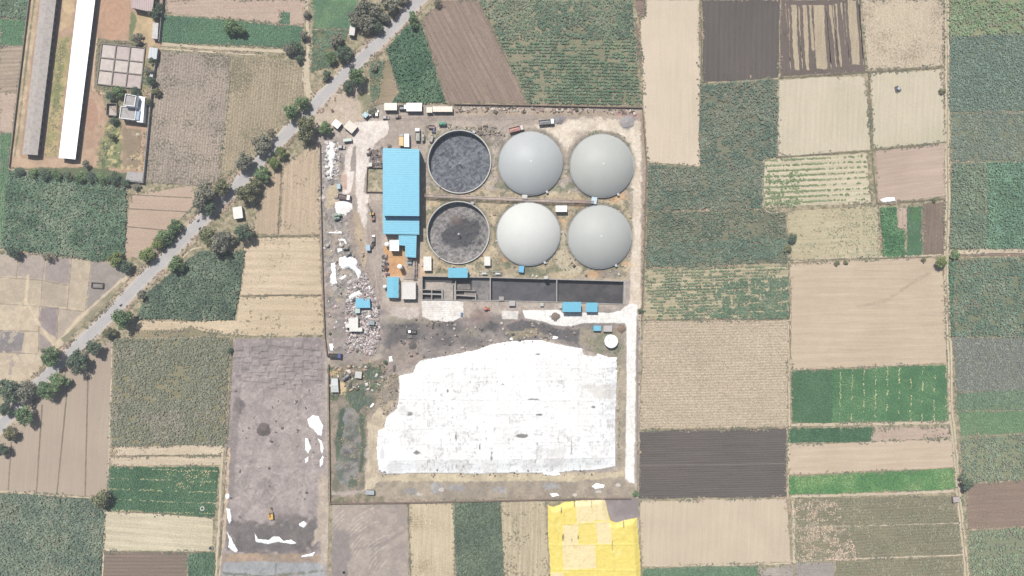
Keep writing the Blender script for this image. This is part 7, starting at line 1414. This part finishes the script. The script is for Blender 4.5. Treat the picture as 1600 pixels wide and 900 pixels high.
def excavator(label, px, py, heading):
    x, y_ = G(px, py, 1); o = thing('excavator', label, 'excavator', (x, y_, .1), math.radians(heading), 'yellow machines')
    for s_ in (-1, 1):
        m = MB(); m.side([(-1.7, .2), (-1.4, 0), (1.4, 0), (1.7, .2), (1.7, .6), (1.4, .8), (-1.4, .8), (-1.7, .6)], s_*1.0-.25, s_*1.0+.25); m.build('track', TYRE, o)
    m = MB(); m.cyl(0, 0, .5, .7, .5, 16); m.build('turntable', CHS, o); m = MB(); m.side([(-1.9, 1.0), (1.0, 1.0), (1.0, 1.6), (-1.2, 1.9), (-1.9, 1.8)], -1.15, 1.15); m.build('engine_house', vp(YEL), o)
    m = MB(); m.side([(.0, 1.6), (1.25, 1.6), (1.2, 2.2), (.9, 2.8), (.0, 2.85)], .25, 1.12); c = m.build('cab', vp(D(226, 170, 90)), o); m = MB(); m.box(1.22, .68, 1.75, .05, .7, .7); m.build('windscreen', VGL, c)
    m = MB()
    P_ = [(.9, 1.4), (2.2, 3.1), (3.6, 3.3), (3.7, 3.0), (2.4, 2.7), (1.3, 1.1)]; m.side(P_, -.45, -.1); b = m.build('boom', vp(YEL), o); m = MB(); m.side([(3.4, 3.4), (3.9, 3.3), (4.4, 1.3), (4.2, 1.2)], -.42, -.14); m.build('dipper', vp(YEL), b); m = MB(); m.side([(3.9, 1.3), (4.5, 1.3), (4.6, .6), (4.0, .3), (3.7, .6)], -.7, .15); m.build('bucket', CHS, b); return o
excavator('yellow tracked excavator alone on the sludge ground at the lower left', 424, 806, 96)
def crane(label, px, py, heading):
    x, y_ = G(px, py, 1); o = thing('mobile_crane', label, 'crane', (x, y_, .1), math.radians(heading), 'yellow machines')
    m = MB(); m.side([(-2.4, .6), (1.6, .6), (1.7, 1.3), (-.2, 1.5), (-2.4, 1.7)], -1.0, 1.0); m.build('body', vp(D(90, 66, 56)), o); m = MB(); m.side([(.1, 1.4), (1.7, 1.4), (1.65, 2.0), (1.3, 2.7), (.2, 2.7)], -.95, .95); c = m.build('cab', vp(YEL), o); m = MB(); m.box(1.66, 0, 1.6, .06, 1.5, .5); m.build('windscreen', VGL, c)
    m = MB(); m.tube([(-1.2, 0, 2.0), (2.5, .2, 3.4), (6.6, 1.2, 4.6)], [.32, .26, .2], 8); b = m.build('boom', vp(D(84, 76, 72)), o); m = MB(); m.tube([(6.5, 1.2, 4.5), (6.6, 1.2, 2.4)], .06); m.box(6.6, 1.2, 2.1, .3, .3, .35); m.build('hook', CHS, b); m = MB(); m.box(-2.3, 0, 1.2, .8, 1.9, .9); m.build('counterweight', vp(D(180, 110, 80)), o)
    wheels(o, [1.0, -1.5], [-.95, .95], .6, .4); return o
crane('yellow-cabbed mobile crane with its dark boom raised, on the lane left of the annex', 582.3, 336.8, 96)
def motorcycle(label, px, py, heading):
    x, y_ = G(px, py, .6); o = thing('motorcycle', label, 'motorcycle', (x, y_, .14), math.radians(heading), 'motorcycles on the road')
    for a in (-.65, .65): m = MB(); m.wheel(a, 0, .31, .31, .12); m.build('wheel', TYRE, o)
    m = MB(); m.side([(-.75, .62), (-.1, .5), (.5, .6), (.55, .8), (.2, .92), (-.2, .78), (-.8, .82)], -.16, .16); m.build('body', vp((.04, .035, .035)), o); m = MB(); m.box(-.4, 0, .8, .75, .28, .1); m.build('seat', CHS, o); m = MB(); m.tube([(.45, -.36, 1.02), (.55, 0, .98), (.45, .36, 1.02)], .03); m.tube([(.65, 0, .35), (.5, 0, 1.0)], .045); m.build('handlebar', CHS, o)
    m = MB(); m.box(-.1, 0, .3, .5, .3, .25); m.build('engine', CHS, o)
motorcycle('dark motorcycle on the open stretch of road left of the big green cane-corner tree', 188.5, 476.5, 42); motorcycle('upper of two dark motorcycles on the road under the huge grey tree', 309.5, 344.5, 46); motorcycle('lower of two dark motorcycles on the road under the huge grey tree', 312, 356.5, 46)
# scattered scrap pieces large enough to count
r = random.Random(12)
def scrap(label, px, py, rz, sx, sy, sz, col, name='steel_crate', cat='crate', group='crates about the plant'):
    x, y_ = G(px, py); o = thing(name, label, cat, (x, y_, .1), math.radians(rz), group); m = MB(); m.box(0, 0, 0, sx, sy, sz*.9); m.build('body', mat('crate', tuple(col), .7, dirt=.25), o); m = MB(); m.box(0, 0, sz*.9, sx+.12, sy+.12, sz*.1); m.build('lid', mat('crate', tuple(q*1.05 for q in col), .7, dirt=.25), o)
scrap('dark crate at the dusty yard edge above the tall blue hall', 608.5, 228, 10, 2.0, 1.2, .8, D(120, 104, 96)); scrap('rusty crate beside the white cabin at the lower open tank', 659.5, 413, 0, .9, 2.0, .8, D(200, 190, 180)); scrap('small dark crate on the dirt apron by the entrance', 519.5, 173, 20, 1.3, 1.3, .8, D(120, 96, 84)); scrap('dark long crate on the bank left of the tarpaulin', 616, 575, 88, 3.0, 1.0, .9, D(104, 96, 90)); scrap('blue crate at the corner of the pale striped pad', 721.5, 491, 80, 2.0, .9, .9, D(90, 130, 170)); scrap('grey crate on the lower lagoon wall by the dark basin', 783.5, 466.5, 0, 2.6, 2.2, 1.2, D(170, 164, 158)); scrap('pale crate left of the long blue canopy', 875.5, 479, 0, 1.5, 1.8, 1.3, D(196, 196, 192)); scrap('grey crate above the lorry tractor on the black ground', 640.5, 526, 10, 2.4, 1.6, .9, D(128, 120, 114))
# ------------------------------------------------------------------ the air between the drone and the fields
m = bpy.data.materials.new('haze_air'); m.use_nodes = True; nt = m.node_tree; nt.nodes.clear()
o_ = nt.nodes.new('ShaderNodeOutputMaterial'); vol = nt.nodes.new('ShaderNodeVolumePrincipled')
vol.inputs['Color'].default_value = (.84, .91, 1.0, 1); vol.inputs['Density'].default_value = 0.00018; vol.inputs['Anisotropy'].default_value = 0.0
nt.links.new(vol.outputs[0], o_.inputs['Volume'])
b = MB(); b.box(0, 0, -5.0, 12100, 12100, 393.0); tag(b.build('haze', m), kind='stuff')
